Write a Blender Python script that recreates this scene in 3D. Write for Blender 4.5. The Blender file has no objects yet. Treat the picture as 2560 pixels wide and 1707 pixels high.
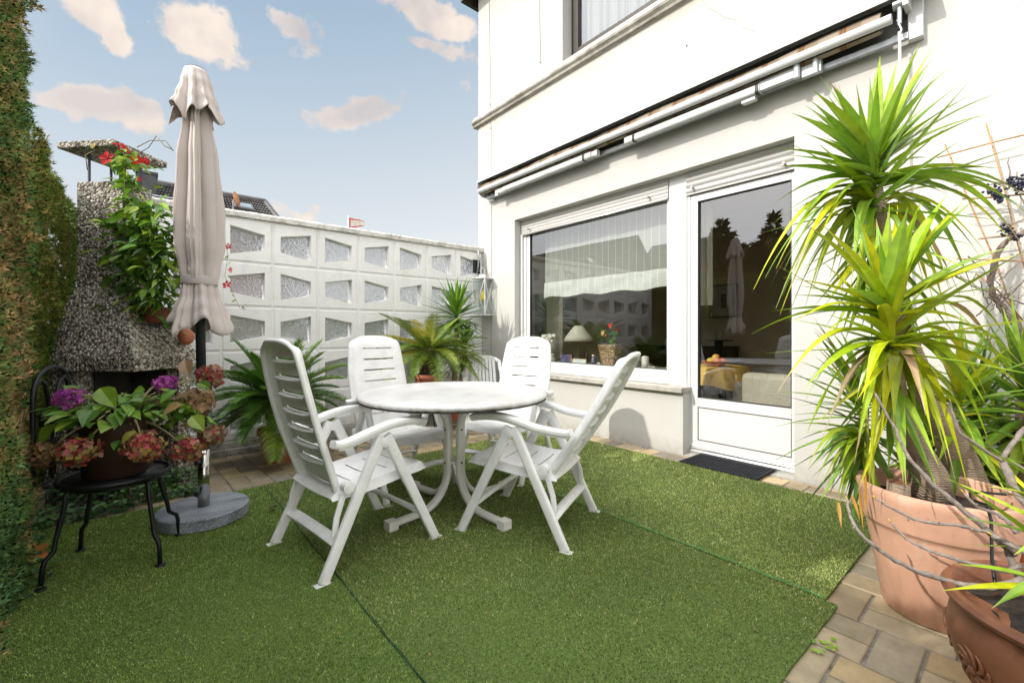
import bpy, math, random
import numpy as np
from mathutils import Vector, Matrix
random.seed(7); RNG = np.random.default_rng(11)
C = bpy.context.scene.collection
sc = bpy.context.scene
# ---------------------------------------------------------------- camera calibration helpers (pixels of the 2560x1707 photograph -> places)
FPX, CX, HY, CH = 1102.0, 1280.0, 832.0, 1.09
FW = Vector((0.645, 0.764, 0)).normalized(); RT = Vector((FW.y, -FW.x, 0))
def ray(px, py): return FW + RT*((px-CX)/FPX) + Vector((0, 0, (HY-py)/FPX))
CAM = Vector((0, 0, CH))
def PD(px, py, d): return CAM + ray(px, py)*d
def PX(px, py, X): r = ray(px, py); return CAM + r*(X/r.x)
def PY(px, py, Y): r = ray(px, py); return CAM + r*(Y/r.y)
def PZ(px, py, z=0): r = ray(px, py); return CAM + r*((z-CH)/r.z)
def gz(y): return -max(0.0, y-3.6)*0.07
# ---------------------------------------------------------------- object helpers
def build(name, V, F, mat, parent=None, col=None, smooth=False):
    me = bpy.data.meshes.new(name)
    V = np.asarray(V, dtype=np.float32).reshape(-1, 3)
    if isinstance(F, np.ndarray):
        n, k = F.shape
        me.vertices.add(len(V)); me.vertices.foreach_set('co', V.ravel())
        me.loops.add(n*k); me.loops.foreach_set('vertex_index', F.astype(np.int32).ravel())
        me.polygons.add(n); me.polygons.foreach_set('loop_start', np.arange(0, n*k, k, dtype=np.int32))
        me.update(calc_edges=True); me.validate()
    else:
        me.from_pydata([tuple(map(float, v)) for v in V], [], F); me.update()
    if col is not None:
        a = me.color_attributes.new('Col', 'FLOAT_COLOR', 'POINT')
        cc = np.ones((len(V), 4), np.float32); cc[:, :3] = col
        a.data.foreach_set('color', cc.ravel())
    if smooth:
        me.polygons.foreach_set('use_smooth', np.ones(len(me.polygons), bool))
    me.materials.append(mat)
    o = bpy.data.objects.new(name, me); C.objects.link(o)
    if parent is not None: o.parent = parent
    return o
def autosmooth(o, ang=40):
    me = o.data
    me.polygons.foreach_set('use_smooth', np.ones(len(me.polygons), bool))
    me.set_sharp_from_angle(angle=math.radians(ang)) if hasattr(me, 'set_sharp_from_angle') else None
    return o
def bevel(o, w=0.004, seg=2):
    m = o.modifiers.new('b', 'BEVEL'); m.width = w; m.segments = seg; m.limit_method = 'ANGLE'; m.angle_limit = math.radians(40)
    return o
def empty(name, loc=(0, 0, 0), rz=0):
    o = bpy.data.objects.new(name, None); C.objects.link(o); o.location = loc; o.rotation_euler = (0, 0, rz)
    o.empty_display_size = .1
    return o
def tag(o, label=None, cat=None, group=None, kind=None):
    if label: o['label'] = label
    if cat: o['category'] = cat
    if group: o['group'] = group
    if kind: o['kind'] = kind
    return o
def thing(name, label, cat, loc=(0, 0, 0), rz=0, group=None):
    return tag(empty(name, loc, rz), label, cat, group)
class MB:
    def __init__(s): s.V = []; s.F = []; s.Cc = []
    def add(s, V, F, col=None):
        n = len(s.V); s.V += [tuple(v) for v in V]; s.F += [tuple(i+n for i in f) for f in F]
        s.Cc += [tuple(col) if col is not None else (1, 1, 1)]*len(V)
    def box(s, x0, x1, y0, y1, z0, z1, col=None):
        s.add([(x0,y0,z0),(x1,y0,z0),(x1,y1,z0),(x0,y1,z0),(x0,y0,z1),(x1,y0,z1),(x1,y1,z1),(x0,y1,z1)],
              [(0,3,2,1),(4,5,6,7),(0,1,5,4),(1,2,6,5),(2,3,7,6),(3,0,4,7)], col)
    def obox(s, c, ex, ey, ez, col=None):     # oriented box, half-axis vectors
        c, ex, ey, ez = map(Vector, (c, ex, ey, ez))
        P = [c+a*ex+b*ey+d*ez for d in (-1, 1) for a, b in ((-1,-1),(1,-1),(1,1),(-1,1))]
        s.add(P, [(0,3,2,1),(4,5,6,7),(0,1,5,4),(1,2,6,5),(2,3,7,6),(3,0,4,7)], col)
    def tube(s, pts, r, n=8, col=None, caps=True, flat=None, up=None):
        pts = [Vector(p) for p in pts]; m = len(pts)
        rs = r if isinstance(r, (list, tuple)) else [r]*m
        tg = [(pts[min(i+1, m-1)]-pts[max(i-1, 0)]).normalized() for i in range(m)]
        u = Vector(up) if up else (Vector((0, 0, 1)) if abs(tg[0].z) < .9 else Vector((1, 0, 0)))
        V = []
        a = tg[0].cross(u).normalized()
        for i in range(m):
            if up: a = tg[i].cross(Vector(up)).normalized()
            else: a = (a - tg[i]*a.dot(tg[i])).normalized()
            b = tg[i].cross(a)
            for k in range(n):
                th = 2*math.pi*(k+.5)/n
                ca, sa = math.cos(th), math.sin(th)
                if flat:   # superellipse cross-section, half sizes scaled
                    e = .45
                    ca = math.copysign(abs(ca)**e, ca)*flat[0]; sa = math.copysign(abs(sa)**e, sa)*flat[1]
                V.append(pts[i]+a*(ca*rs[i])+b*(sa*rs[i]))
        F = [(i*n+k, i*n+(k+1) % n, (i+1)*n+(k+1) % n, (i+1)*n+k) for i in range(m-1) for k in range(n)]
        if caps: F += [tuple(range(n))[::-1], tuple((m-1)*n+k for k in range(n))]
        s.add(V, F, col)
    def lathe(s, prof, c=(0, 0, 0), n=32, col=None, sx=1, sy=1):
        V = []; F = []
        for (r, z) in prof:
            for k in range(n):
                th = 2*math.pi*k/n; V.append((c[0]+r*sx*math.cos(th), c[1]+r*sy*math.sin(th), c[2]+z))
        m = len(prof)
        F = [(i*n+k, i*n+(k+1) % n, (i+1)*n+(k+1) % n, (i+1)*n+k) for i in range(m-1) for k in range(n)]
        if prof[0][0] > 1e-5: F.append(tuple(range(n))[::-1])
        if prof[-1][0] > 1e-5: F.append(tuple((m-1)*n+k for k in range(n)))
        s.add(V, F, col)
    def sphere(s, c, r, n=12, m=8, col=None, sz=1):
        s.lathe([(max(1e-6, r*math.sin(math.pi*i/m)), -r*sz*math.cos(math.pi*i/m)) for i in range(m+1)], c, n, col)
    def prism(s, poly, axis, a0, a1, col=None):  # polygon in the two other axes
        n = len(poly)
        def mk(p, a):
            return {'x': (a, p[0], p[1]), 'y': (p[0], a, p[1]), 'z': (p[0], p[1], a)}[axis]
        s.add([mk(p, a0) for p in poly]+[mk(p, a1) for p in poly],
              [tuple(range(n))[::-1], tuple(range(n, 2*n))]+[(i, (i+1) % n, n+(i+1) % n, n+i) for i in range(n)], col)
    def build(s, name, mat, parent=None, smooth=False, col=False, ang=None, bev=None):
        o = build(name, s.V, s.F, mat, parent, np.array(s.Cc, np.float32) if col else None, smooth)
        if ang: autosmooth(o, ang)
        if bev: bevel(o, bev)
        return o
def part(name, mat, parent, fn, **k):
    m = MB(); fn(m); return m.build(name, mat, parent, **k)
def struct(o): o['kind'] = 'structure'; return o
# baked scatter of a small template mesh
def bake(tv, tf, M, P, cols):
    tv = np.asarray(tv, np.float32); tf = np.asarray(tf, np.int32); N = len(P)
    V = np.einsum('nij,kj->nki', M, tv)+P[:, None, :]
    F = (tf[None]+(np.arange(N)*len(tv))[:, None, None]).reshape(-1, tf.shape[1])
    Cc = np.repeat(cols[:, None, :], len(tv), 1)
    return V.reshape(-1, 3), F, Cc.reshape(-1, 3)
def frames(D, roll=None, rng=RNG):   # rows: dir D -> matrix columns (side, dir, normal)
    D = D/np.linalg.norm(D, axis=1, keepdims=True)
    R = rng.normal(size=D.shape); S = np.cross(D, R); S /= np.linalg.norm(S, axis=1, keepdims=True)
    Nn = np.cross(S, D)
    return np.stack([S, D, Nn], axis=2)
# ---------------------------------------------------------------- materials
def newmat(name):
    m = bpy.data.materials.new(name); m.use_nodes = True
    nt = m.node_tree; nt.nodes.clear()
    out = nt.nodes.new('ShaderNodeOutputMaterial'); b = nt.nodes.new('ShaderNodeBsdfPrincipled')
    nt.links.new(b.outputs[0], out.inputs[0])
    return m, nt, b, out
def N(nt, t, **k):
    n = nt.nodes.new(t)
    for a, v in k.items():
        if a.startswith('i_'):
            key = a[2:]
            n.inputs[int(key) if key.isdigit() else key].default_value = v
        else: setattr(n, a, v)
    return n
def ramp(nt, fac, stops):
    r = nt.nodes.new('ShaderNodeValToRGB'); e = r.color_ramp.elements
    e[0].position, e[0].color = stops[0][0], (*stops[0][1], 1); e[1].position, e[1].color = stops[-1][0], (*stops[-1][1], 1)
    for p, c in stops[1:-1]:
        x = e.new(p); x.color = (*c, 1)
    nt.links.new(fac, r.inputs[0]); return r.outputs[0]
def noise(nt, scale, detail=4, rough=.55, vec=None, dist=0):
    n = N(nt, 'ShaderNodeTexNoise'); n.inputs['Scale'].default_value = scale; n.inputs['Detail'].default_value = detail
    n.inputs['Roughness'].default_value = rough; n.inputs['Distortion'].default_value = dist
    if vec is None:
        tc = N(nt, 'ShaderNodeTexCoord'); vec = tc.outputs['Object']
    nt.links.new(vec, n.inputs['Vector']); return n.outputs[0]
def mixc(nt, a, b, fac, mode='MIX'):
    m = N(nt, 'ShaderNodeMix', data_type='RGBA', blend_type=mode)
    for i, v in ((6, a), (7, b)):
        if isinstance(v, (tuple, list)): m.inputs[i].default_value = (*v, 1)
        else: nt.links.new(v, m.inputs[i])
    if isinstance(fac, (int, float)): m.inputs[0].default_value = fac
    else: nt.links.new(fac, m.inputs[0])
    return m.outputs[2]
def bump(nt, b, h, strength=.3, dist=.01):
    n = N(nt, 'ShaderNodeBump'); n.inputs['Strength'].default_value = strength; n.inputs['Distance'].default_value = dist
    nt.links.new(h, n.inputs['Height']); nt.links.new(n.outputs[0], b.inputs['Normal']); return n
def mat(name, col, rough=.5, metal=0, var=.15, vs=8, bs=0, bscale=60, bd=.003, stops=None, spec=.5, vcol=False, transl=0, coat=0):
    """plain surface: colour varied by noise, optional fine bump, optional per-leaf colour attribute"""
    m, nt, b, out = newmat(name)
    nz = noise(nt, vs)
    lo = tuple(c*(1-var) for c in col); hi = tuple(min(1, c*(1+var*.8)) for c in col)
    c = ramp(nt, nz, stops or [(.3, lo), (.7, hi)])
    if vcol:
        a = N(nt, 'ShaderNodeAttribute', attribute_name='Col')
        c = mixc(nt, c, a.outputs['Color'], 1.0, 'MULTIPLY')
    nt.links.new(c, b.inputs['Base Color'])
    b.inputs['Roughness'].default_value = rough; b.inputs['Metallic'].default_value = metal
    b.inputs['Specular IOR Level'].default_value = spec
    if coat: b.inputs['Coat Weight'].default_value = coat
    if bs: bump(nt, b, noise(nt, bscale, 6, .6), bs, bd)
    if transl:
        t = N(nt, 'ShaderNodeBsdfTranslucent'); nt.links.new(c, t.inputs[0])
        mx = N(nt, 'ShaderNodeMixShader'); mx.inputs[0].default_value = transl
        nt.links.new(b.outputs[0], mx.inputs[1]); nt.links.new(t.outputs[0], mx.inputs[2]); nt.links.new(mx.outputs[0], out.inputs[0])
    return m
M = {}
def potmat(name, col, rough=.7, spots=(.75, .66, .58)):
    m, nt, b, out = newmat(name)
    c = ramp(nt, noise(nt, 4, 6, .6), [(.3, tuple(x*.78 for x in col)), (.5, col), (.72, tuple(min(1, x*1.15) for x in col))])
    c = mixc(nt, c, spots, ramp(nt, noise(nt, 8, 8, .75), [(.54, (0, 0, 0)), (.74, (.55,)*3)]))
    c = mixc(nt, c, tuple(x*.3 for x in col), ramp(nt, noise(nt, 26, 6, .7), [(.62, (0, 0, 0)), (.78, (.7,)*3)]))
    tc = N(nt, 'ShaderNodeTexCoord'); mp = N(nt, 'ShaderNodeMapping'); nt.links.new(tc.outputs['Object'], mp.inputs[0]); mp.inputs['Scale'].default_value = (14, 14, 1.5)
    c = mixc(nt, c, tuple(x*.55 for x in col), ramp(nt, noise(nt, 1, 5, .6, mp.outputs[0]), [(.55, (0, 0, 0)), (.8, (.45,)*3)]))
    nt.links.new(c, b.inputs['Base Color']); b.inputs['Roughness'].default_value = rough; bump(nt, b, noise(nt, 60, 6, .7), .22, .003); return m
def stucco(name, col, bs=.5, scale=90, dirt=.12, stain=(.45, .40, .33), house=False):
    m, nt, b, out = newmat(name)
    n1 = noise(nt, 1.3, 5, .6); n2 = noise(nt, 14, 5, .65)
    c = ramp(nt, n1, [(.35, tuple(x*(1-.05) for x in col)), (.65, col)])
    f = ramp(nt, n2, [(.50, (0, 0, 0)), (.78, (dirt,)*3)])
    c = mixc(nt, c, stain, f)
    # rain streaks: noise stretched down the wall; splash dirt near the ground
    tc = N(nt, 'ShaderNodeTexCoord'); mp = N(nt, 'ShaderNodeMapping'); nt.links.new(tc.outputs['Object'], mp.inputs[0]); mp.inputs['Scale'].default_value = (7, 7, .55)
    c = mixc(nt, c, stain, ramp(nt, noise(nt, 1.0, 6, .6, mp.outputs[0]), [(.55, (0, 0, 0)), (.85, (.26,)*3)]))
    sp = N(nt, 'ShaderNodeSeparateXYZ'); nt.links.new(tc.outputs['Object'], sp.inputs[0])
    zr = N(nt, 'ShaderNodeMapRange'); nt.links.new(sp.outputs[2], zr.inputs[0]); zr.inputs[1].default_value = .16; zr.inputs[2].default_value = -.04
    ml = N(nt, 'ShaderNodeMath', operation='MULTIPLY'); nt.links.new(zr.outputs[0], ml.inputs[0]); nt.links.new(ramp(nt, noise(nt, 12, 5, .7), [(.3, (.15,)*3), (.7, (.9,)*3)]), ml.inputs[1])
    c = mixc(nt, c, (.22, .20, .16), ml.outputs[0])
    if house:     # soiling band just under the cornice
        zc = N(nt, 'ShaderNodeMapRange'); nt.links.new(sp.outputs[2], zc.inputs[0]); zc.inputs[1].default_value = 3.78; zc.inputs[2].default_value = 4.02
        zd = N(nt, 'ShaderNodeMath', operation='LESS_THAN'); nt.links.new(sp.outputs[2], zd.inputs[0]); zd.inputs[1].default_value = 4.03
        m2 = N(nt, 'ShaderNodeMath', operation='MULTIPLY'); nt.links.new(zc.outputs[0], m2.inputs[0]); nt.links.new(zd.outputs[0], m2.inputs[1])
        m3 = N(nt, 'ShaderNodeMath', operation='MULTIPLY'); nt.links.new(m2.outputs[0], m3.inputs[0]); nt.links.new(ramp(nt, noise(nt, 5, 6, .7), [(.42, (0, 0, 0)), (.7, (.8,)*3)]), m3.inputs[1])
        c = mixc(nt, c, (.42, .34, .24), m3.outputs[0])
    nt.links.new(c, b.inputs['Base Color']); b.inputs['Roughness'].default_value = .85; b.inputs['Specular IOR Level'].default_value = .25
    h = mixc(nt, noise(nt, scale, 5, .6), noise(nt, scale/6, 3, .5), .4)
    bump(nt, b, h, bs, .004)
    return m, nt, b
M['stucco'] = stucco('stucco_white', (.50, .488, .46), .9, 110, .22, house=True)[0]
def weathered(name, col, dark, thr=.5, bs=.9, scale=70):
    m, nt, b, out = newmat(name)
    n1 = noise(nt, 5, 8, .72); n2 = noise(nt, scale, 6, .7)
    c = ramp(nt, n1, [(thr-.12, dark), (thr, tuple((a+d)/2 for a, d in zip(col, dark))), (thr+.12, col)])
    c = mixc(nt, c, tuple(x*.45 for x in dark), ramp(nt, n2, [(.60, (0, 0, 0)), (.75, (.8, .8, .8))]))
    nt.links.new(c, b.inputs['Base Color']); b.inputs['Roughness'].default_value = .9
    bump(nt, b, n2, bs, .006); return m
M['coping'] = weathered('coping_weathered', (.74, .72, .68), (.30, .28, .24), .43)
M['cornice'] = weathered('cornice_peeling', (.56, .54, .50), (.34, .28, .21), .455, .4, 50)
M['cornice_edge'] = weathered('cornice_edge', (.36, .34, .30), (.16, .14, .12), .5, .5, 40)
# garden wall paint: dirt in low-frequency streaks and toward the grooves (real soiling with its own shape)
m, nt, b = stucco('wall_paint', (.87, .86, .84), .8, 60, .24, (.46, .43, .39)); M['blockwall'] = m
M['plinth'] = weathered('plinth_concrete', (.50, .48, .44), (.17, .17, .14), .50)
M['plastic'] = mat('white_plastic', (.84, .833, .817), .32, var=.09, vs=14, bs=.05, bscale=300, bd=.0005)
M['plastic_dull'] = mat('white_plastic_weathered', (.68, .675, .66), .5, var=.10, vs=9, bs=.08, bscale=200, bd=.0006)
M['upvc'] = mat('upvc_white', (.60, .597, .585), .28, var=.02, vs=2)
M['gasket'] = mat('rubber_gasket', (.015, .015, .016), .5)
M['shutter'] = mat('shutter_slat', (.43, .42, .40), .45, var=.04, vs=3)
M['stone_sill'] = mat('stone_sill', (.36, .34, .30), .75, var=.25, vs=11, bs=.3, bscale=50)
M['alu'] = mat('aluminium', (.70, .71, .72), .28, 1, var=.06, vs=3)
M['white_alu'] = mat('white_painted_metal', (.56, .56, .565), .3, 0, var=.04, coat=.3)
M['galv'] = mat('galvanised_steel', (.36, .38, .40), .45, .8, var=.2, vs=20)
M['steel'] = mat('stainless_tube', (.55, .54, .50), .16, 1, var=.1, vs=2)
M['black_iron'] = mat('black_iron', (.012, .013, .015), .42, .3, var=.3, vs=30, bs=.15, bscale=150)
M['dark_pole'] = mat('anthracite_pole', (.035, .037, .042), .35, .4)
M['brown_frame'] = mat('dark_brown_frame', (.030, .022, .017), .45)
M['rust'] = mat('rusty_metal', (.20, .085, .04), .8, .2, var=.5, vs=30)
M['terracotta'] = mat('terracotta', (.42, .135, .065), .7, var=.22, vs=7, bs=.2, bscale=80)
M['brown_terracotta'] = mat('brown_terracotta', (.25, .085, .042), .6, var=.25, vs=9, bs=.15)
M['soil'] = mat('potting_soil', (.035, .025, .018), .95, var=.6, vs=60, bs=1, bscale=90, bd=.01)
M['rubber'] = mat('rubber_mat', (.013, .014, .018), .75, var=.2, spec=.25)
M['glassy'] = None
# ---------------------------------------------------------------- special materials
def glass_pane(name, tint=(.93, .95, .94), boost=1.9):
    m, nt, b, out = newmat(name); nt.nodes.remove(b)
    tr = N(nt, 'ShaderNodeBsdfTransparent'); tr.inputs[0].default_value = (*tint, 1)
    gl = N(nt, 'ShaderNodeBsdfGlossy'); gl.inputs['Roughness'].default_value = 0.004
    gl.inputs[0].default_value = (.92, .95, 1, 1)
    fr = N(nt, 'ShaderNodeFresnel'); fr.inputs[0].default_value = 1.52
    mu = N(nt, 'ShaderNodeMath', operation='MULTIPLY', use_clamp=True); mu.inputs[1].default_value = boost
    gm = N(nt, 'ShaderNodeNewGeometry'); fb = N(nt, 'ShaderNodeMath', operation='SUBTRACT'); fb.inputs[0].default_value = 1; nt.links.new(gm.outputs['Backfacing'], fb.inputs[1])
    ff = N(nt, 'ShaderNodeMath', operation='MULTIPLY'); nt.links.new(fr.outputs[0], ff.inputs[0]); nt.links.new(fb.outputs[0], ff.inputs[1])
    nt.links.new(ff.outputs[0], mu.inputs[0])
    nz = noise(nt, .9, 2, .5)
    bp = N(nt, 'ShaderNodeBump'); bp.inputs['Strength'].default_value = .06; bp.inputs['Distance'].default_value = .01
    nt.links.new(nz, bp.inputs['Height']); nt.links.new(bp.outputs[0], gl.inputs['Normal'])
    mx = N(nt, 'ShaderNodeMixShader'); nt.links.new(mu.outputs[0], mx.inputs[0])
    nt.links.new(tr.outputs[0], mx.inputs[1]); nt.links.new(gl.outputs[0], mx.inputs[2]); nt.links.new(mx.outputs[0], out.inputs[0])
    return m
M['pane'] = glass_pane('window_glass', boost=3.0)
M['thin_glass'] = glass_pane('thin_glass', (.96, .975, .97), 1.5)
# rippled cast glass of the garden wall
m, nt, b, out = newmat('rippled_glass'); b.inputs['Base Color'].default_value = (.68, .685, .70, 1)
b.inputs['Transmission Weight'].default_value = .80; b.inputs['Roughness'].default_value = .08; b.inputs['IOR'].default_value = 1.45
b.inputs['Specular IOR Level'].default_value = .9
tc = N(nt, 'ShaderNodeTexCoord'); vo = N(nt, 'ShaderNodeTexVoronoi', feature='SMOOTH_F1'); vo.inputs['Scale'].default_value = 55
mp = N(nt, 'ShaderNodeMapping'); nt.links.new(tc.outputs['Object'], mp.inputs[0]); mp.inputs['Scale'].default_value = (1, 1, .8)
nzz = N(nt, 'ShaderNodeTexNoise'); nzz.inputs['Scale'].default_value = 30; nt.links.new(mp.outputs[0], nzz.inputs['Vector'])
va = N(nt, 'ShaderNodeVectorMath', operation='MULTIPLY_ADD'); nt.links.new(nzz.outputs[1], va.inputs[0]); va.inputs[1].default_value = (.03, .03, .03); nt.links.new(mp.outputs[0], va.inputs[2])
nt.links.new(va.outputs[0], vo.inputs['Vector']); bump(nt, b, vo.outputs['Distance'], .9, .012)
M['ripple'] = m
# exposed aggregate concrete
def aggregate(name, tone=1.0):
    m, nt, b, out = newmat(name)
    tc = N(nt, 'ShaderNodeTexCoord')
    nz = N(nt, 'ShaderNodeTexNoise'); nz.inputs['Scale'].default_value = 40; nt.links.new(tc.outputs['Object'], nz.inputs['Vector'])
    va = N(nt, 'ShaderNodeVectorMath', operation='MULTIPLY_ADD'); nt.links.new(nz.outputs[1], va.inputs[0]); va.inputs[1].default_value = (.012,)*3; nt.links.new(tc.outputs['Object'], va.inputs[2])
    v1 = N(nt, 'ShaderNodeTexVoronoi', feature='F1'); v1.inputs['Scale'].default_value = 58; nt.links.new(va.outputs[0], v1.inputs['Vector'])
    sp = N(nt, 'ShaderNodeSeparateColor'); nt.links.new(v1.outputs['Color'], sp.inputs[0])
    st = ramp(nt, sp.outputs[0], [(0, (.14, .11, .085)), (.25, (.30, .24, .17)), (.45, (.52, .47, .38)), (.7, (.74, .71, .64)), (.9, (.40, .35, .29))])
    ed = ramp(nt, v1.outputs['Distance'], [(.50, (1, 1, 1)), (.78, (0, 0, 0))])
    c = mixc(nt, (.07, .064, .054), st, ed)
    big = ramp(nt, noise(nt, 2.2, 6, .65), [(.33, (.50*tone, .49*tone, .44*tone)), (.62, (1.0*tone,)*3)])
    c = mixc(nt, c, big, 1, 'MULTIPLY')
    nt.links.new(c, b.inputs['Base Color']); b.inputs['Roughness'].default_value = .75
    iv = N(nt, 'ShaderNodeMath', operation='SUBTRACT'); iv.inputs[0].default_value = 1; nt.links.new(v1.outputs['Distance'], iv.inputs[1])
    bump(nt, b, iv.outputs[0], 1.0, .012); return m
M['pebble'] = aggregate('exposed_aggregate')
# granite
m, nt, b, out = newmat('grey_granite')
c = ramp(nt, noise(nt, 170, 3, .8), [(.38, (.09, .10, .12)), (.5, (.23, .25, .28)), (.64, (.46, .48, .52))])
mp = N(nt, 'ShaderNodeMapping'); tc = N(nt, 'ShaderNodeTexCoord'); nt.links.new(tc.outputs['Object'], mp.inputs[0]); mp.inputs['Scale'].default_value = (3, 12, 6); mp.inputs['Rotation'].default_value = (0, 0, .6)
c = mixc(nt, c, ramp(nt, noise(nt, 1.2, 5, .6, mp.outputs[0]), [(.4, (.55, .57, .6)), (.62, (1.15, 1.15, 1.15))]), 1, 'MULTIPLY')
nt.links.new(c, b.inputs['Base Color']); b.inputs['Roughness'].default_value = .32; M['granite'] = m
# pavers: colour per brick in attribute
def paver_mat():
    m, nt, b, out = newmat('clinker_paver')
    a = N(nt, 'ShaderNodeAttribute', attribute_name='Col')
    c = mixc(nt, a.outputs['Color'], ramp(nt, noise(nt, 9, 6, .7), [(.3, (.68, .68, .66)), (.7, (1.12, 1.1, 1.05))]), 1, 'MULTIPLY')
    c = mixc(nt, c, (.06, .055, .045), ramp(nt, noise(nt, 38, 5, .7), [(.62, (0, 0, 0)), (.8, (.7, .7, .7))]))
    nt.links.new(c, b.inputs['Base Color']); b.inputs['Roughness'].default_value = .62
    bump(nt, b, noise(nt, 120, 5, .7), .35, .003); return m
M['paver'] = paver_mat()
M['mortar'] = mat('joint_sand', (.20, .18, .15), .95, var=.7, vs=14, bs=.8, bscale=120, bd=.004)
M['turf_base'] = mat('turf_backing', (.085, .140, .024), .95, var=.45, vs=90)
def leafmat(name, rough=.45, transl=.28, spec=.5):
    m, nt, b, out = newmat(name)
    a = N(nt, 'ShaderNodeAttribute', attribute_name='Col')
    c = mixc(nt, a.outputs['Color'], ramp(nt, noise(nt, 25, 3, .5), [(.3, (.78, .80, .75)), (.7, (1.2, 1.15, 1.1))]), 1, 'MULTIPLY')
    nt.links.new(c, b.inputs['Base Color']); b.inputs['Roughness'].default_value = rough; b.inputs['Specular IOR Level'].default_value = spec
    t = N(nt, 'ShaderNodeBsdfTranslucent'); nt.links.new(c, t.inputs[0])
    mx = N(nt, 'ShaderNodeMixShader'); mx.inputs[0].default_value = transl
    nt.links.new(b.outputs[0], mx.inputs[1]); nt.links.new(t.outputs[0], mx.inputs[2]); nt.links.new(mx.outputs[0], out.inputs[0])
    return m
M['leaf'] = leafmat('foliage_leaf'); M['glossleaf'] = leafmat('glossy_leaf', .30, .22)
M['grass'] = leafmat('turf_blades', .6, .2, .3)
M['hedge'] = leafmat('thuja_sprays', .7, .2, .2)
M['petal'] = leafmat('petals', .6, .35, .2)
M['bark'] = mat('ringed_bark', (.27, .195, .13), .85, var=.35, vs=20, bs=.6, bscale=60, bd=.006)
# ringed yucca bark: wave rings
m, nt, b, out = newmat('yucca_bark'); tc = N(nt, 'ShaderNodeTexCoord'); wv = N(nt, 'ShaderNodeTexWave', bands_direction='Z'); wv.inputs['Scale'].default_value = 34; wv.inputs['Distortion'].default_value = 9; wv.inputs['Detail'].default_value = 4
nt.links.new(tc.outputs['Object'], wv.inputs[0]); c = ramp(nt, wv.outputs['Fac'], [(.1, (.26, .185, .125)), (.6, (.38, .28, .20)), (1, (.44, .34, .25))])
c = mixc(nt, c, ramp(nt, noise(nt, 9, 5), [(.3, (.6, .6, .6)), (.7, (1.1, 1.1, 1.1))]), 1, 'MULTIPLY'); nt.links.new(c, b.inputs['Base Color']); b.inputs['Roughness'].default_value = .85; bump(nt, b, wv.outputs['Fac'], .45, .004); M['yucca_bark'] = m
M['twig'] = mat('grey_twig', (.24, .20, .175), .8, var=.35, vs=60, bs=.5, bscale=120)
M['fabric'] = mat('canopy_fabric', (.60, .53, .495), .85, var=.06, vs=6, bs=.10, bscale=500, bd=.0006, transl=.10)
M['strap'] = mat('strap_fabric', (.47, .42, .40), .8, var=.05)
M['roof_tile'] = None
# roof tiles: brick texture + bump
m, nt, b, out = newmat('roof_tiles'); tc = N(nt, 'ShaderNodeTexCoord'); mp = N(nt, 'ShaderNodeMapping'); nt.links.new(tc.outputs['UV'], mp.inputs[0])
M['tile_dark'] = mat('dark_roof_tile', (.060, .056, .054), .5, var=.6, vs=3)
M['wall_interior'] = mat('interior_plaster', (.55, .46, .32), .9, var=.04)
M['wood_floor'] = mat('oak_floor', (.22, .13, .07), .5, var=.2)
M['curtain'] = None
def cloth(name, col, transp=.25, transl=.4, stripes=None):
    m, nt, b, out = newmat(name)
    c = None
    if stripes:
        tc = N(nt, 'ShaderNodeTexCoord'); sx = N(nt, 'ShaderNodeSeparateXYZ'); nt.links.new(tc.outputs['Object'], sx.inputs[0])
        w = N(nt, 'ShaderNodeMath', operation='MULTIPLY'); w.inputs[1].default_value = stripes; nt.links.new(sx.outputs[1], w.inputs[0])
        fr = N(nt, 'ShaderNodeMath', operation='FRACT'); nt.links.new(w.outputs[0], fr.inputs[0])
        c = ramp(nt, fr.outputs[0], [(0, tuple(min(1, x*1.5) for x in col)), (.07, tuple(min(1, x*1.5) for x in col)), (.09, col), (1, col)])
        nt.links.new(c, b.inputs['Base Color'])
    else: b.inputs['Base Color'].default_value = (*col, 1)
    b.inputs['Roughness'].default_value = .9
    t = N(nt, 'ShaderNodeBsdfTranslucent'); t.inputs[0].default_value = (*col, 1)
    if c: nt.links.new(c, t.inputs[0])
    tr = N(nt, 'ShaderNodeBsdfTransparent')
    m1 = N(nt, 'ShaderNodeMixShader'); m1.inputs[0].default_value = transl; nt.links.new(b.outputs[0], m1.inputs[1]); nt.links.new(t.outputs[0], m1.inputs[2])
    m2 = N(nt, 'ShaderNodeMixShader'); m2.inputs[0].default_value = transp; nt.links.new(m1.outputs[0], m2.inputs[1]); nt.links.new(tr.outputs[0], m2.inputs[2])
    nt.links.new(m2.outputs[0], out.inputs[0]); return m
M['sheer'] = cloth('sheer_blind', (.55, .54, .49), .30, .3, 11)
M['hem'] = cloth('sheer_hem', (.78, .77, .72), .06, .3, 11)
M['lace'] = cloth('lace_curtain', (.30, .305, .32), .10, .3, 20)
M['drape'] = cloth('beige_drape', (.62, .56, .46), .05, .3)
M['awning_fabric'] = None
m, nt, b, out = newmat('striped_awning_fabric'); tc = N(nt, 'ShaderNodeTexCoord'); sx = N(nt, 'ShaderNodeSeparateXYZ'); nt.links.new(tc.outputs['Object'], sx.inputs[0])
w = N(nt, 'ShaderNodeMath', operation='MULTIPLY'); w.inputs[1].default_value = 4.2; nt.links.new(sx.outputs[1], w.inputs[0]); fr = N(nt, 'ShaderNodeMath', operation='FRACT'); nt.links.new(w.outputs[0], fr.inputs[0])
c = ramp(nt, fr.outputs[0], [(0, (.20, .15, .10)), (.30, (.20, .15, .10)), (.32, (.30, .13, .04)), (.36, (.06, .04, .03)), (.40, (.26, .11, .04)), (.44, (.08, .05, .035)), (.5, (.24, .15, .08)), (.54, (.28, .23, .17)), (1, (.26, .21, .16))])
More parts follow.
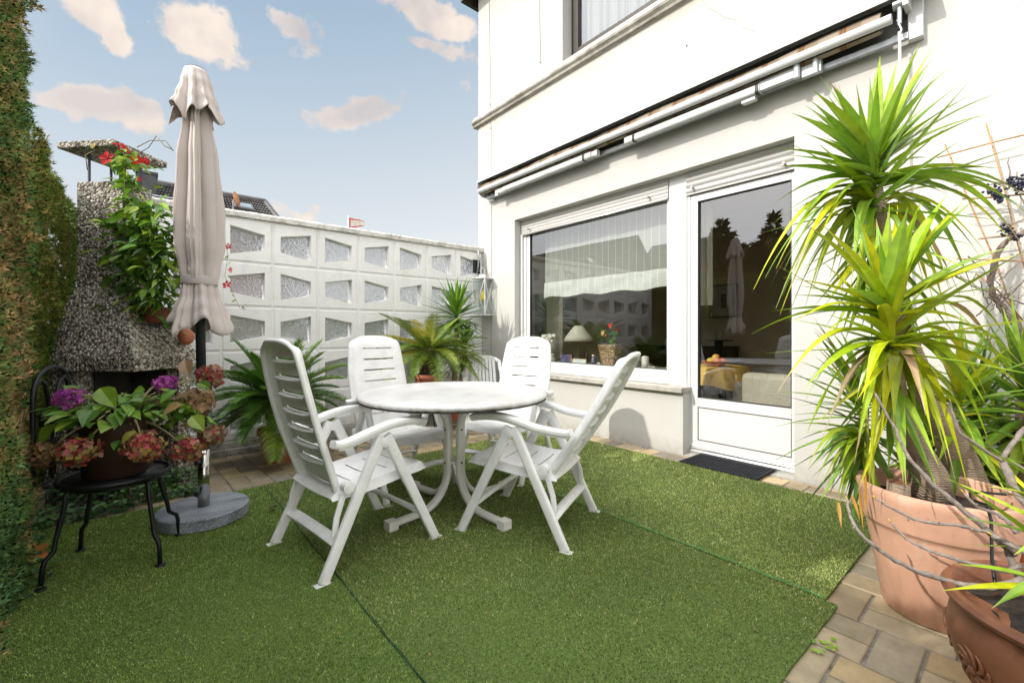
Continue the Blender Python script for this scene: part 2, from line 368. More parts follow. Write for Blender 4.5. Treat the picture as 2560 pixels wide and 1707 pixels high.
nt.links.new(c, b.inputs['Base Color']); b.inputs['Roughness'].default_value = .9; M['awning_fabric'] = m

# ================================================================ SETTING
G = 60.0
o = build('ground', [(-G, -G, -.17), (G, -G, -.17), (G, G, -.17), (-G, G, -.17)], [(0, 1, 2, 3)], mat('garden_ground', (.06, .075, .03), .95, var=.5, vs=2)); struct(o)
# paving: one slab layer of clinker bricks over the jointing sand
xs0, xs1, ys0, ys1 = -1.4, 3.70, -1.6, 5.03
rows = [ys0, 3.6, ys1]
V = [(x, y, gz(y)-.007) for y in rows for x in (xs0, xs1)]
o = build('joint_sand', V, [(0, 1, 3, 2), (2, 3, 5, 4)], M['mortar']); struct(o)
mb = MB(); mod = .264; g = .0045
cols_p = [(.36, .285, .175), (.30, .25, .17), (.32, .275, .20), (.24, .215, .17), (.43, .33, .19), (.28, .22, .14), (.38, .31, .215)]
x = 2.08
while x > xs0: x -= mod
ci = 0
while x < xs1:
    y = .43-(.195 if ci % 2 else 0)
    while y > ys0: y -= mod*1.5
    while y < ys1:
        bricks = [(x, x+mod, y, y+mod/2), (x, x+mod/2, y+mod/2, y+1.5*mod), (x+mod/2, x+mod, y+mod/2, y+1.5*mod)]
        for (a, b_, c_, d_) in bricks:
            a, b_, c_, d_ = max(a, xs0)+g, min(b_, xs1-.002)-g, max(c_, ys0)+g, min(d_, ys1-.002)-g
            if b_-a < .02 or d_-c_ < .02: continue
            k = random.choice(cols_p); f = random.uniform(.8, 1.15); k = tuple(q*f for q in k)
            dz = random.uniform(-.0012, .0012); e = .004
            top = [(a+e, c_+e), (b_-e, c_+e), (b_-e, d_-e), (a+e, d_-e)]; bot = [(a, c_), (b_, c_), (b_, d_), (a, d_)]
            mb.add([(p[0], p[1], gz(p[1])+dz) for p in top]+[(p[0], p[1], gz(p[1])-.004) for p in bot]+[(p[0], p[1], gz(p[1])-.03) for p in bot],
                   [(0, 1, 2, 3)]+[(4+i, 4+(i+1) % 4, (i+1) % 4, i) for i in range(4)]+[(8+i, 8+(i+1) % 4, 4+(i+1) % 4, 4+i) for i in range(4)], k)
        y += mod*1.5
    x += mod; ci += 1
struct(mb.build('paving', M['paver'], col=True))
# artificial turf: three strips, base sheet plus blades
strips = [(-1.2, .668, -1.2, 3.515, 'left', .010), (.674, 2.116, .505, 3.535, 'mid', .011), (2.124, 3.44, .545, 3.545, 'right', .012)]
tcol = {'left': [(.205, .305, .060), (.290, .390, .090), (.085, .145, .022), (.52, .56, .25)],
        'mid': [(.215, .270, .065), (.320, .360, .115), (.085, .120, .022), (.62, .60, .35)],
        'right': [(.340, .420, .115), (.470, .520, .190), (.150, .205, .045), (.80, .76, .50)]}  # sunlit brightness is put into the right strip's paler blade colours
blade_v = [(-.5, 0, 0), (.5, 0, 0), (0, 1, 0)]
TV = []; TF = []; TC = []; nb = 0
for si, (x0, x1, y0, y1, key, zt) in enumerate(strips):
    mbt = MB()
    nx = int((x1-x0)/.06)
    # slightly wavy edge outline
    def ed(t): return .002*math.sin(t*5+si)+.0015*math.sin(t*23+si*2)
    nyy = int((y1-y0)/.12)
    Vt = []; 
    for j in range(nyy+1):
        for i in range(nx+1):
            xx = x0+(x1-x0)*i/nx; yy = y0+(y1-y0)*j/nyy
            if j in (0, nyy): yy += ed(xx)
            if i in (0, nx): xx += ed(yy)
            Vt.append((xx, yy, zt+.0015*math.sin(xx*5)*math.sin(yy*4)))
    Ft = [(j*(nx+1)+i, j*(nx+1)+i+1, (j+1)*(nx+1)+i+1, (j+1)*(nx+1)+i) for j in range(nyy) for i in range(nx)]
    nV = len(Vt)
    per = [i for i in range(nx+1)]+[j*(nx+1)+nx for j in range(1, nyy+1)]+[nyy*(nx+1)+i for i in range(nx-1, -1, -1)]+[j*(nx+1) for j in range(nyy-1, 0, -1)]
    for p in per: Vt.append((Vt[p][0], Vt[p][1], .0))
    L = len(per)
    Ft += [(per[i], nV+i, nV+(i+1) % L, per[(i+1) % L]) for i in range(L)]
    o = build('turf_carpet', Vt, Ft, M['turf_base']); struct(o)
    # blades
    xa, xb, ya, yb = max(x0, -.75), x1, max(y0, .3), y1
    tot = int((xb-xa)*(yb-ya)*52000)
    px_ = RNG.uniform(xa, xb, tot*2); py_ = RNG.uniform(ya, yb, tot*2)
    dd = px_*FW.x+py_*FW.y; lat = px_*FW.y-py_*FW.x
    keep = (dd > 1.15) & (np.abs(lat/dd) < 1.25)
    pr = np.clip((2.1/np.maximum(dd, .5))**1.3, .22, 1)*.5
    keep &= RNG.uniform(size=len(dd)) < pr
    px_, py_, dd = px_[keep], py_[keep], dd[keep]
    n = len(px_); nb += n
    D = np.stack([RNG.normal(0, .55, n), RNG.normal(0, .55, n), np.full(n, 1.0)], 1)
    # gentle nap direction that changes in patches
    nap = np.sin(px_*3.1+1.3*np.sin(py_*2.2))*.25
    D[:, 0] += nap; D[:, 1] += np.cos(py_*2.7+px_)*.2
    Mx = frames(D); L_ = RNG.uniform(.005, .0115, n)*(1+.25*np.clip(dd-2, 0, 2)); W_ = RNG.uniform(.0015, .0028, n)*(1+.45*np.clip(dd-1.6, 0, 3))
    Mx[:, :, 0] *= W_[:, None]; Mx[:, :, 1] *= L_[:, None]
    P = np.stack([px_, py_, np.full(n, zt)], 1)
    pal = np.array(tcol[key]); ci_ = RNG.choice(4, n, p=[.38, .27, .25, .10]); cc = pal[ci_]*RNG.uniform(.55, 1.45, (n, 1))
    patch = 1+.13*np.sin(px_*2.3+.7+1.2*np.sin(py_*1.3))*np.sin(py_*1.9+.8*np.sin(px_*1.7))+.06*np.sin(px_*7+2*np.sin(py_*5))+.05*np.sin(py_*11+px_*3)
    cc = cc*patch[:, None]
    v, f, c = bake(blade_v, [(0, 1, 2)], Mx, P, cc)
    TV.append(v); TF.append(f+sum(len(q) for q in TV[:-1])); TC.append(c)
o = build('turf_pile', np.concatenate(TV), np.concatenate(TF), M['grass'], None, np.concatenate(TC)); tag(o, 'short artificial grass pile of the green turf', 'grass', kind='stuff')
print('blades', nb)
# bright green seam bead along the second joint
mb = MB(); pts = [(2.120+.003*math.sin(y*9), y, .0225+.003*math.sin(y*31)) for y in np.linspace(.55, 3.5, 60)]
mb.tube(pts, .0017, 5); pts = [(.671+.003*math.sin(y*7), y, .012) for y in np.linspace(.3, 3.5, 50)]
struct(mb.build('turf_seam', mat('seam_green', (.07, .42, .13), .6), smooth=True))
mb = MB(); mb.tube(pts, .0030, 5); struct(mb.build('turf_seam', mat('seam_dark_green', (.015, .06, .02), .8), smooth=True))

# ================================================================ HOUSE
XF = 3.70; YC = 5.127; HD = 2.545; XR = 3.82
house = thing('house', 'white stucco house with terrace window, glass door and a cornice below the upper window', 'house', (3.7, 2, 0))
def rel(o): o.location = Vector(o.location)-Vector(house.location); return o
def hp(name, m, fn, parent=None, **k):
    o = part(name, m, parent or house, fn, **k)
    if parent is None: rel(o)
    return o
def wallfn(m):
    T = .25
    m.box(XF, XF+T, 4.33, YC, -.12, 6.0)
    m.box(XF, XF+T, -3.0, 1.144, -.05, 6.0)
    m.box(XF, XF+T, 2.02, 4.33, -.05, .556)
    UY0, UY1, UZ0, UZ1 = 1.7, 3.485, 4.195, 5.5
    m.box(XF, XF+T, 1.144, 4.33, HD, UZ0)
    m.box(XF, XF+T, UY1, 4.33, UZ0, 6.0); m.box(XF, XF+T, 1.144, UY0, UZ0, 6.0); m.box(XF, XF+T, UY0, UY1, UZ1, 6.0)
    m.box(XF+T, 9.0, YC-.25, YC, -.12, 6.0)
hp('wall', M['stucco'], wallfn)
# cornice band (weathered), three-step profile
def cornfn(m):
    pr = [(XF-.002, 4.02), (XF-.035, 4.03), (XF-.04, 4.055), (XF-.062, 4.065), (XF-.068, 4.10), (XF-.06, 4.108), (XF-.002, 4.185)]
    ys = np.linspace(YC+.075, -3.0, 120)
    V = []
    for i, y in enumerate(ys):
        for (px_, pz_) in pr: V.append((px_+random.uniform(-.0015, .0015), y, pz_+random.uniform(-.0015, .0015)))
    n = len(pr); F = [(i*n+k, i*n+k+1, (i+1)*n+k+1, (i+1)*n+k) for i in range(len(ys)-1) for k in range(n-1)]+[tuple(range(n))]
    m.add(V, F)
    m.box(XF-.002, XF+.25, YC+.001, YC+.073, 4.02, 4.185)
hp('cornice', M['cornice'], cornfn)
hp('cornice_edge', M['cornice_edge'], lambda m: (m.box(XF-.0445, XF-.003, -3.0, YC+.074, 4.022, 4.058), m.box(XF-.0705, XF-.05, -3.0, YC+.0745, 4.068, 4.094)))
# roof with verge overhang above the view
def rooffn(m):
    m.box(3.35, 9.5, -3.2, YC+.16, 6.0, 6.12); m.box(3.25, 3.35, -3.2, YC+.16, 5.98, 6.16)
hp('roof', M['brown_frame'], rooffn)
part('verge_board', M['brown_frame'], house, lambda m: m.box(3.5-3.7, 5.0, YC-2+.10, YC-2+.155, 5.80, 5.999))
# interior room shell
def roomfn(m):
    m.box(7.5, 7.6, -.2, 5.2, 0, 2.8); m.box(3.951, 7.499, 4.80, 4.876, 0, 2.8)
    m.box(3.951, 7.499, -.3, -.2, 0, 2.8); m.box(3.951, 7.6, -.3, 4.9, 2.801, 2.9)
hp('interior_wall', M['wall_interior'], roomfn)
hp('interior_floor', M['wood_floor'], lambda m: m.box(3.951, 7.6, -.3, 4.9, -.03, .0))
hp('interior_window_board', mat('marble_board', (.45, .42, .38), .3, var=.1), lambda m: m.box(3.91, 4.22, 2.25, 4.30, .70, .725))
hp('doorway', mat('dark_doorway', (.03, .015, .008), .6), lambda m: m.box(7.46, 7.498, .3, 1.72, 0, 2.1))
hp('doorway_frame', mat('reddish_wood', (.16, .05, .02), .5), lambda m: m.box(7.43, 7.459, 1.70, 1.80, 0, 2.15))
hp('door_step', M['stone_sill'], lambda m: m.box(XF+.001, XR-.036, 1.146, 2.0445, -.04, .003))
# sill
sill = hp('window_sill', M['stone_sill'], lambda m: m.box(XF-.055, XF+.12, 2.005, 4.40, .5575, .602), bev=.004)
# mullion post between window and door with cover strip
hp('post', M['upvc'], lambda m: (m.box(XR-.004, XR+.08, 2.06, 2.222, .602, HD-.002), m.box(XR-.012, XR+.08, 2.045, 2.058, .0, HD-.002), m.box(XR, XR+.08, 2.058, 2.222, .0, .5575)), bev=.002)
# terrace window
wd = empty('window', (0, 0, 0)); wd.parent = house; rel(wd)
def frame_ring(m, X0, X1, y0, y1, z0, z1, wl, wr, wb, wt):
    m.box(X0, X1, y0, y0+wr, z0, z1); m.box(X0, X1, y1-wl, y1, z0, z1)
    m.box(X0, X1, y0+wr, y1-wl, z0, z0+wb); m.box(X0, X1, y0+wr, y1-wl, z1-wt, z1)
fr_ = part('frame', M['upvc'], wd, lambda m: (frame_ring(m, XR, XR+.07, 2.224, 4.329, .604, HD-.002, .085, .02, .055, .02),
      frame_ring(m, XR+.012, XR+.055, 2.2445, 4.243, .660, 2.42, .062, .012, .078, .04)), bev=.004)
part('gasket', M['gasket'], wd, lambda m: frame_ring(m, XR+.0105, XR+.045, 2.243, 4.1805, .7385, 2.38, .005, .006, .005, .005))
part('pane', M['pane'], wd, lambda m: m.box(XR+.030, XR+.034, 2.26, 4.176, .742, 2.37))
part('guide_rail', M['upvc'], wd, lambda m: m.box(XR-.03, XR-.002, 4.285, 4.318, .604, 2.36), bev=.002)
def shutter(name, y0, y1, z0, flat, parent, stops):
    def fn(m):
        h = .037 if flat else .052
        z = z0; k = 0
        while z < HD+.01:
            pr = []
            for i in range(7):
                t = i/6; bulge = (.005 if flat else .015)*math.sin(math.pi*t)**.8
                pr.append((XR-.014-bulge, z+t*(h-.003)))
            V = [(p[0], yy, p[1]) for yy in (y0, y1) for p in pr]
            m.add(V, [(i, i+1, 8+i, 7+i) for i in range(6)]); m.box(XR-.013, XR-.004, y0, y1, z, min(z+h-.0005, HD-.003))
            z += h; k += 1
        m.box(XR-.022, XR-.002, y0, y1, z0-.014, z0-.001)
    s = part(name, M['shutter'], parent, fn, ang=50)
    for yy in stops:
        part('stopper', mat('grey_plastic', (.33, .33, .32), .5), s, lambda m: (m.tube([(XR-.02, yy, z0+.035), (XR-.062, yy, z0+.037)], .0085, 10), m.tube([(XR-.060, yy, z0+.037), (XR-.068, yy, z0+.0375)], .0125, 10)), ang=40)
    return s
shutter('roller_shutter', 2.226, 4.32, 2.372, True, wd, (4.15, 2.42))
part('shutter_bar', M['alu'], wd, lambda m: m.tube([(XR-.022, 2.23, 2.350), (XR-.022, 4.31, 2.350)], .007, 8), smooth=True)
# glass door
dr = empty('door', (0, 0, 0)); dr.parent = house; rel(dr)
part('frame', M['upvc'], dr, lambda m: (frame_ring(m, XR, XR+.07, 1.120, 2.044, .066, HD-.002, .028, .02, .03, .02),
      frame_ring(m, XR+.012-.006, XR+.055, 1.141, 2.015, .0965, 2.33, .068, .062, .034, .062), m.box(XR+.006, XR+.055, 1.2035, 1.9465, .425, .514)), bev=.004)
part('gasket', M['gasket'], dr, lambda m: (frame_ring(m, XR+.0045, XR+.045, 1.202, 1.9475, .510, 2.2695, .006, .006, .006, .006), frame_ring(m, XR+.0048, XR+.04, 1.202, 1.9475, .130, .427, .004, .004, .004, .004)))
part('pane', M['pane'], dr, lambda m: m.box(XR+.030, XR+.034, 1.208, 1.941, .515, 2.265))
part('panel', M['upvc'], dr, lambda m: m.box(XR+.010, XR+.04, 1.2065, 1.9435, .1345, .4225), bev=.003)
part('threshold', M['alu'], dr, lambda m: (m.box(XR-.035, XR+.07, 1.146, 2.042, .0, .040), m.box(XR-.012, XR+.07, 1.146, 2.042, .040, .065)), bev=.003)
part('handle', M['upvc'], dr, lambda m: (m.box(XR+.06, XR+.072, 1.16, 1.19, 1.0, 1.15), m.box(XR+.072, XR+.10, 1.165, 1.185, 1.06, 1.08)))
shutter('roller_shutter', 1.146, 2.043, 2.350, False, dr, (1.97, 1.235))
# upper window
uw = empty('window', (0, 0, 0)); uw.parent = house; rel(uw)
part('frame', M['brown_frame'], uw, lambda m: (frame_ring(m, 3.85, 3.92, 1.705, 3.483, 4.197, 5.49, .055, .055, .105, .055), frame_ring(m, 3.835, 3.90, 1.762, 3.426, 4.304, 5.43, .05, .05, .05, .05)), bev=.003)
part('pane', M['pane'], uw, lambda m: m.box(3.868, 3.872, 1.81, 3.377, 4.353, 5.38))
V = []; n = 240
for z in (4.26, 5.45):
    for i in range(n):
        y = 1.75+1.68*i/(n-1); V.append((3.97+.022*math.sin(i*.36)+.008*math.sin(i*.9), y, z))
cur = build('lace_curtain', V, [(i, i+1, n+i+1, n+i) for i in range(n-1)], M['lace'], None, None, True); tag(cur, 'white lace curtain hanging behind the dark brown upper floor window', 'curtain')
hp('room_above', mat('dim_room', (.12, .11, .10), .9), lambda m: (m.box(4.9, 5.0, 1.2, 4.5, 3.5, 5.9), m.box(3.96, 4.9, 1.2, 4.5, 3.9, 3.95)))

# cables and hooks on the facade
def cable(pts, label, r=.0028, m_=None):
    m = MB(); m.tube([PX(a, b_, XF-.006) for a, b_ in pts], r, 5); o = m.build('cable', m_ or mat('beige_cable', (.36, .32, .26), .6), smooth=True)
    o['category'] = 'cable'; o['label'] = label; return o
cable([(1222, -40), (1224, 100), (1227, 262), (1221, 285), (1229, 320), (1229, 415), (1228, 640), (1228, 930)], 'long thin cable running down the wall at the house corner, past the cornice')
cable([(1348, -30), (1349, 60), (1352, 158)], 'short thin cable hanging on the stucco left of the upper window')
for k, (a, b_, lab) in enumerate([(1227, 262, 'small hook in the wall just above the cornice holding the long cable'), (1352, 158, 'small hook at the end of the short cable left of the upper window'), (1228, 322, 'small hook in the wall just below the cornice end')]):
    p = PX(a, b_, XF); m = MB(); m.tube([p, p+Vector((-.03, 0, 0)), p+Vector((-.035, 0, .012))], .004, 6); tag(m.build('wall_hook', M['galv'], smooth=True), lab, 'hook')
p = PX(1717, 115, XF); m = MB(); m.tube([p+Vector((-.004, 0, 0)), p+Vector((.01, 0, 0))], .008, 8); tag(m.build('wall_plug', M['gasket']), 'small black wall plug in the stucco below the upper cornice', 'plug')
# hairline crack in stucco
cr = [(1752, -5), (1775, 24), (1792, 31), (1812, 45), (1850, 52), (1858, 70), (1885, 78), (1895, 88)]
m = MB(); m.tube([PX(a, b_, XF-.0002) for a, b_ in cr], .0022, 4); o = m.build('crack', mat('crack_line', (.30, .27, .23), .9), house); rel(o)

# ---------------------------------------------------------------- awning
aw = thing('awning', 'retracted folding-arm awning in a white metal hood above the terrace window', 'awning', (3.6, 2.7, 2.95))
def ap(name, m_, fn, parent=None, **k):
    o = part(name, m_, parent or aw, fn, **k)
    if parent is None: o.location = -Vector(aw.location)
    return o
A0, A1 = .50, 4.875
AH = .065
def hood(m):
    pr = [(XF-.003, 3.215), (3.50, 3.145), (3.494, 3.122), (3.500, 3.120), (3.507, 3.139), (XF-.003, 3.207)]
    m.prism(pr, 'y', A0-.12, A1)
ap('hood', M['white_alu'], hood)
def endcap(m):
    pr = [(XF-.003, 3.214), (3.498, 3.144), (3.495, 3.06), (3.52, 2.985), (3.58, 2.945), (XF-.003, 2.94)]
    m.prism(pr, 'y', A1+.0005, A1+.008)
ap('end_plate', M['white_alu'], endcap)
ap('back_plate', mat('dark_cassette', (.10, .10, .10), .6), lambda m: m.box(XF-.012, XF-.003, A0, A1-.001, 2.97, 3.20))
def roller(m):
    V = []; n = 60; F = []
    for i in range(n+1):
        y = A0+.12+(A1-.14-A0)*i/n; sag = .010*math.sin(i*.5)+.006*math.sin(i*1.3)
        for k in range(14):
            th = 2*math.pi*k/14; r = .042+.003*math.sin(k*2+i*.1)
            V.append((3.60+r*math.cos(th), y, 3.07+sag*.5+r*math.sin(th)))
    for i in range(n):
        for k in range(14): F.append((i*14+k, i*14+(k+1) % 14, (i+1)*14+(k+1) % 14, (i+1)*14+k))
    m.add(V, F)
    # cloth going from the roller to the front bar, sagging
    V = []; 
    for i in range(n+1):
        y = A0+.12+(A1-.14-A0)*i/n; w = .5+.5*math.sin(i*.33+.6)
        pts = [(3.565, 3.085), (3.55, 3.075+.03*w), (3.53, 3.05+.02*w), (3.515, 3.03)]
        for p_ in pts: V.append((p_[0], y, p_[1]))
    m.add(V, [(i*4+k, i*4+k+1, (i+1)*4+k+1, (i+1)*4+k) for i in range(n) for k in range(3)])
    V = []
    for i in range(n+1):
        y = A0+.12+(A1-.14-A0)*i/n; w = .5+.5*math.sin(i*.21)
        for p_ in [(3.53, 2.972), (3.56, 2.968-.012*w), (3.60, 2.985), (3.63, 3.03)]: V.append((p_[0], y, p_[1]))
    m.add(V, [(i*4+k, i*4+k+1, (i+1)*4+k+1, (i+1)*4+k) for i in range(n) for k in range(3)])
ap('fabric_roll', M['awning_fabric'], roller, smooth=True)
def fbar(m):
    pr = []
    for k in range(16):
        th = 2*math.pi*k/16; pr.append((3.502+.030*math.cos(th), 3.002+.030*math.sin(th)))
    m.prism(pr, 'y', A0+.06, A1-.045)
ap('front_bar', M['white_alu'], fbar, ang=40)
def arm(y0, y1, straps):
    def fn(m): m.tube([(3.555, y0, 2.918), (3.555, y1, 2.918)], 1, 16, flat=(.030, .034))
    o = ap('arm', mat('arm_white', (.46, .47, .47), .35), fn, ang=40)
    for ys in straps: part('strap', M['gasket'], o, lambda m: m.tube([(3.555, ys-.012, 2.918), (3.555, ys+.012, 2.918)], 1, 14, flat=(.0335, .038)))
    return o
a1 = arm(2.93, 4.36, [3.03]); a2 = arm(1.32, 2.52, [2.42, 1.34])
def elbow(m):
    m.obox((3.56, 4.43, 2.92), (.022, 0, 0), (0, .07, 0), (0, 0, .03)); m.obox((3.545, 4.50, 2.905), (.012, 0, 0), (0, .03, 0), (0, 0, .038)); m.tube([(3.53, 4.47, 2.90), (3.60, 4.47, 2.90)], .014, 8)
JG = mat('joint_grey', (.50, .50, .48), .5)
ap('arm_joint', JG, elbow, bev=.003)
ap('arm_joint', JG, lambda m: (m.tube([(3.56, 2.88, 2.885), (3.56, 2.88, 2.955)], .022, 10), m.obox((3.56, 2.90, 2.918), (.026, 0, 0), (0, .045, 0), (0, 0, .026))), bev=.003)
def shoulder(m):
    m.obox((3.56, 1.20, 2.93), (.022, 0, 0), (0, .13, 0), (0, 0, .034)); m.tube([(3.54, 1.08, 2.88), (3.54, 1.08, 2.985)], .022, 10); m.obox((3.58, 1.0, 2.925), (.02, 0, 0), (0, .06, 0), (0, 0, .042)); m.tube([(3.55, .97, 2.87), (3.55, .97, 2.98)], .018, 10)
ap('arm_bracket', mat('bracket_grey', (.42, .44, .45), .45, .3), shoulder, bev=.003)
ap('torsion_bar', M['galv'], lambda m: m.obox((3.63, 2.66, 2.925), (.018, 0, 0), (0, 2.16, 0), (0, 0, .02)), bev=.003)
ap('wall_bracket', M['white_alu'], lambda m: (m.obox((3.665, .47, 3.03), (.03, 0, 0), (0, .035, 0), (0, 0, .13)), m.obox((3.58, .50, 3.10), (.06, 0, 0), (0, .014, 0), (0, 0, .035))), bev=.003)
ap('wall_bracket', M['white_alu'], lambda m: m.obox((3.665, 4.75, 2.93), (.03, 0, 0), (0, .03, 0), (0, 0, .05)), bev=.003)
ap('arm_rest', M['white_alu'], lambda m: m.box(3.55, 3.60, 1.36, 1.46, 2.855, 2.884), bev=.003)
ap('crank_gear', M['galv'], lambda m: (m.tube([(3.55, .56, 3.10), (3.55, .50, 3.10)], .032, 12), m.tube([(3.54, .53, 3.07), (3.54, .53, 2.97)], .012, 8), m.tube([(3.54, .54, 3.0), (3.535, .52, 2.93), (3.54, .53, 2.90)], .006, 8)), ang=40)
cr_ = MB(); cr_.tube([(3.54, .53, 2.925), (3.545, .53, 2.87), (3.56, .53, 2.6), (3.60, .50, 1.2), (3.61, .50, 1.15)], .0085, 8); tag(cr_.build('crank_rod', M['white_alu'], smooth=True), 'slim white crank rod hanging from the right end of the awning behind the yucca', 'crank rod')

# ================================================================ GARDEN WALL
WY = 5.03; MOD = .443; X_R = 3.698
ZT = [2.225, 1.787, 1.350, .912, .474, .036]
gw = thing('garden_wall', 'white concrete screen wall with trapezoid openings glazed in rippled glass', 'wall', (1.4, WY, 0))
mb = MB(); panes = []
for k in range(9):
    xr = X_R-k*MOD; xl = xr-MOD
    for r in range(5):
        zt, zb = ZT[r], ZT[r+1]; H = zt-zb
        gi = .010; gd = .014
        O = [(xl, zb), (xr, zb), (xr, zt), (xl, zt)]
        I1 = [(xl+gi, zb+gi), (xr-gi, zb+gi), (xr-gi, zt-gi), (xl+gi, zt-gi)]
        I2 = [(xl+gi+.008, zb+gi+.008), (xr-gi-.008, zb+gi+.008), (xr-gi-.008, zt-gi-.008), (xl+gi+.008, zt-gi-.008)]
        left_tall = ((k+r) % 2 == 0)
        # openings: fractions of the block height from its bottom
        tb, tt, sb, st_ = .17, .80, .31, .67
        xo0, xo1 = xl+.165*MOD, xl+.84*MOD
        lb, lt, rb, rt = (tb, tt, sb, st_) if left_tall else (sb, st_, tb, tt)
        j = [random.uniform(-.004, .004) for _ in range(4)]
        T0 = [(xo0, zb+lb*H+j[0]), (xo1, zb+rb*H+j[1]), (xo1, zb+rt*H+j[2]), (xo0, zb+lt*H+j[3])]
        T1 = [(p[0]+(.006 if i in (0, 3) else -.006), p[1]+(.004 if i < 2 else -.004)) for i, p in enumerate(T0)]
        Y0 = WY; layers = [(O, Y0+gd), (I1, Y0+gd), (I2, Y0), (T0, Y0), (T1, Y0+.105), (O, Y0+.105)]
        V = [(p[0], y, p[1]) for L_, y in layers for p in L_]
        F = []
        for a in range(5):
            for i in range(4): F.append((a*4+i, a*4+(i+1) % 4, (a+1)*4+(i+1) % 4, (a+1)*4+i))
        mb.add(V, F)
        panes.append([(p[0], p[1]) for p in T0])
wo = mb.build('blockwork', M['blockwall'], gw); wo.location = -Vector(gw.location)
for T0 in panes:
    m = MB(); c = sum(p[0] for p in T0)/4; cz = sum(p[1] for p in T0)/4
    P_ = [(c+(p[0]-c)*1.02, cz+(p[1]-cz)*1.02) for p in T0]
    m.prism(P_, 'y', WY+.060, WY+.068); po = m.build('pane', M['ripple'], gw); po.location = -Vector(gw.location)
def copfn(m):
    ys = np.linspace(-.31, X_R, 160); V = []
    pr = [(WY-.028, 2.226), (WY-.032, 2.268), (WY-.020, 2.286), (WY+.13, 2.290), (WY+.145, 2.226)]
    for x_ in ys:
        for (a, b_) in pr: V.append((x_, a+random.uniform(-.003, .003), b_+random.uniform(-.003, .003)))
    n = 5; m.add(V, [(i*n+k, i*n+k+1, (i+1)*n+k+1, (i+1)*n+k) for i in range(len(ys)-1) for k in range(n-1)]+[(i*n+4, i*n, (i+1)*n, (i+1)*n+4) for i in range(len(ys)-1)])
o = part('coping', M['coping'], gw, copfn); o.location = -Vector(gw.location)
o = part('plinth', M['plinth'], gw, lambda m: (m.box(-.30, X_R, WY-.012, WY+.105, -.16, .035), m.box(-.30, X_R, WY-.035, WY-.0125, -.16, -.03)), bev=.006); o.location = -Vector(gw.location)
# ================================================================ RECLINER CHAIRS
def sheet(m, surf, us, vs, hole, th):
    """solid sheet following surf(u,v)->(pos, normal); cells where hole(i,j) is True are left open, with real edges"""
    nu, nv = len(us), len(vs); V = []
    for s in (0, 1):
        for j in range(nv):
            for i in range(nu):
                p, n = surf(us[i], vs[j]); V.append(p-n*(th*s))
    A = lambda s, i, j: s*nu*nv+j*nu+i
    solid = {(i, j): not hole(i, j) for i in range(nu-1) for j in range(nv-1)}
    F = []
    for (i, j), ok in solid.items():
        if not ok: continue
        F.append((A(0, i, j), A(0, i+1, j), A(0, i+1, j+1), A(0, i, j+1)))
        F.append((A(1, i, j), A(1, i, j+1), A(1, i+1, j+1), A(1, i+1, j)))
        for (a, b_, di, dj) in (((i, j), (i+1, j), 0, -1), ((i+1, j), (i+1, j+1), 1, 0), ((i+1, j+1), (i, j+1), 0, 1), ((i, j+1), (i, j), -1, 0)):
            if not solid.get((i+di, j+dj), False):
                F.append((A(0, *b_), A(0, *a), A(1, *a), A(1, *b_)))
    m.add(V, F)
def dense(breaks, step):
    out = []
    for a, b_ in zip(breaks[:-1], breaks[1:]):
        n = max(1, int(round((b_-a)/step))); out += [a+(b_-a)*k/n for k in range(n)]
    return out+[breaks[-1]]
def smoothstep(a, b_, x):
    t = min(1, max(0, (x-a)/(b_-a))); return t*t*(3-2*t)
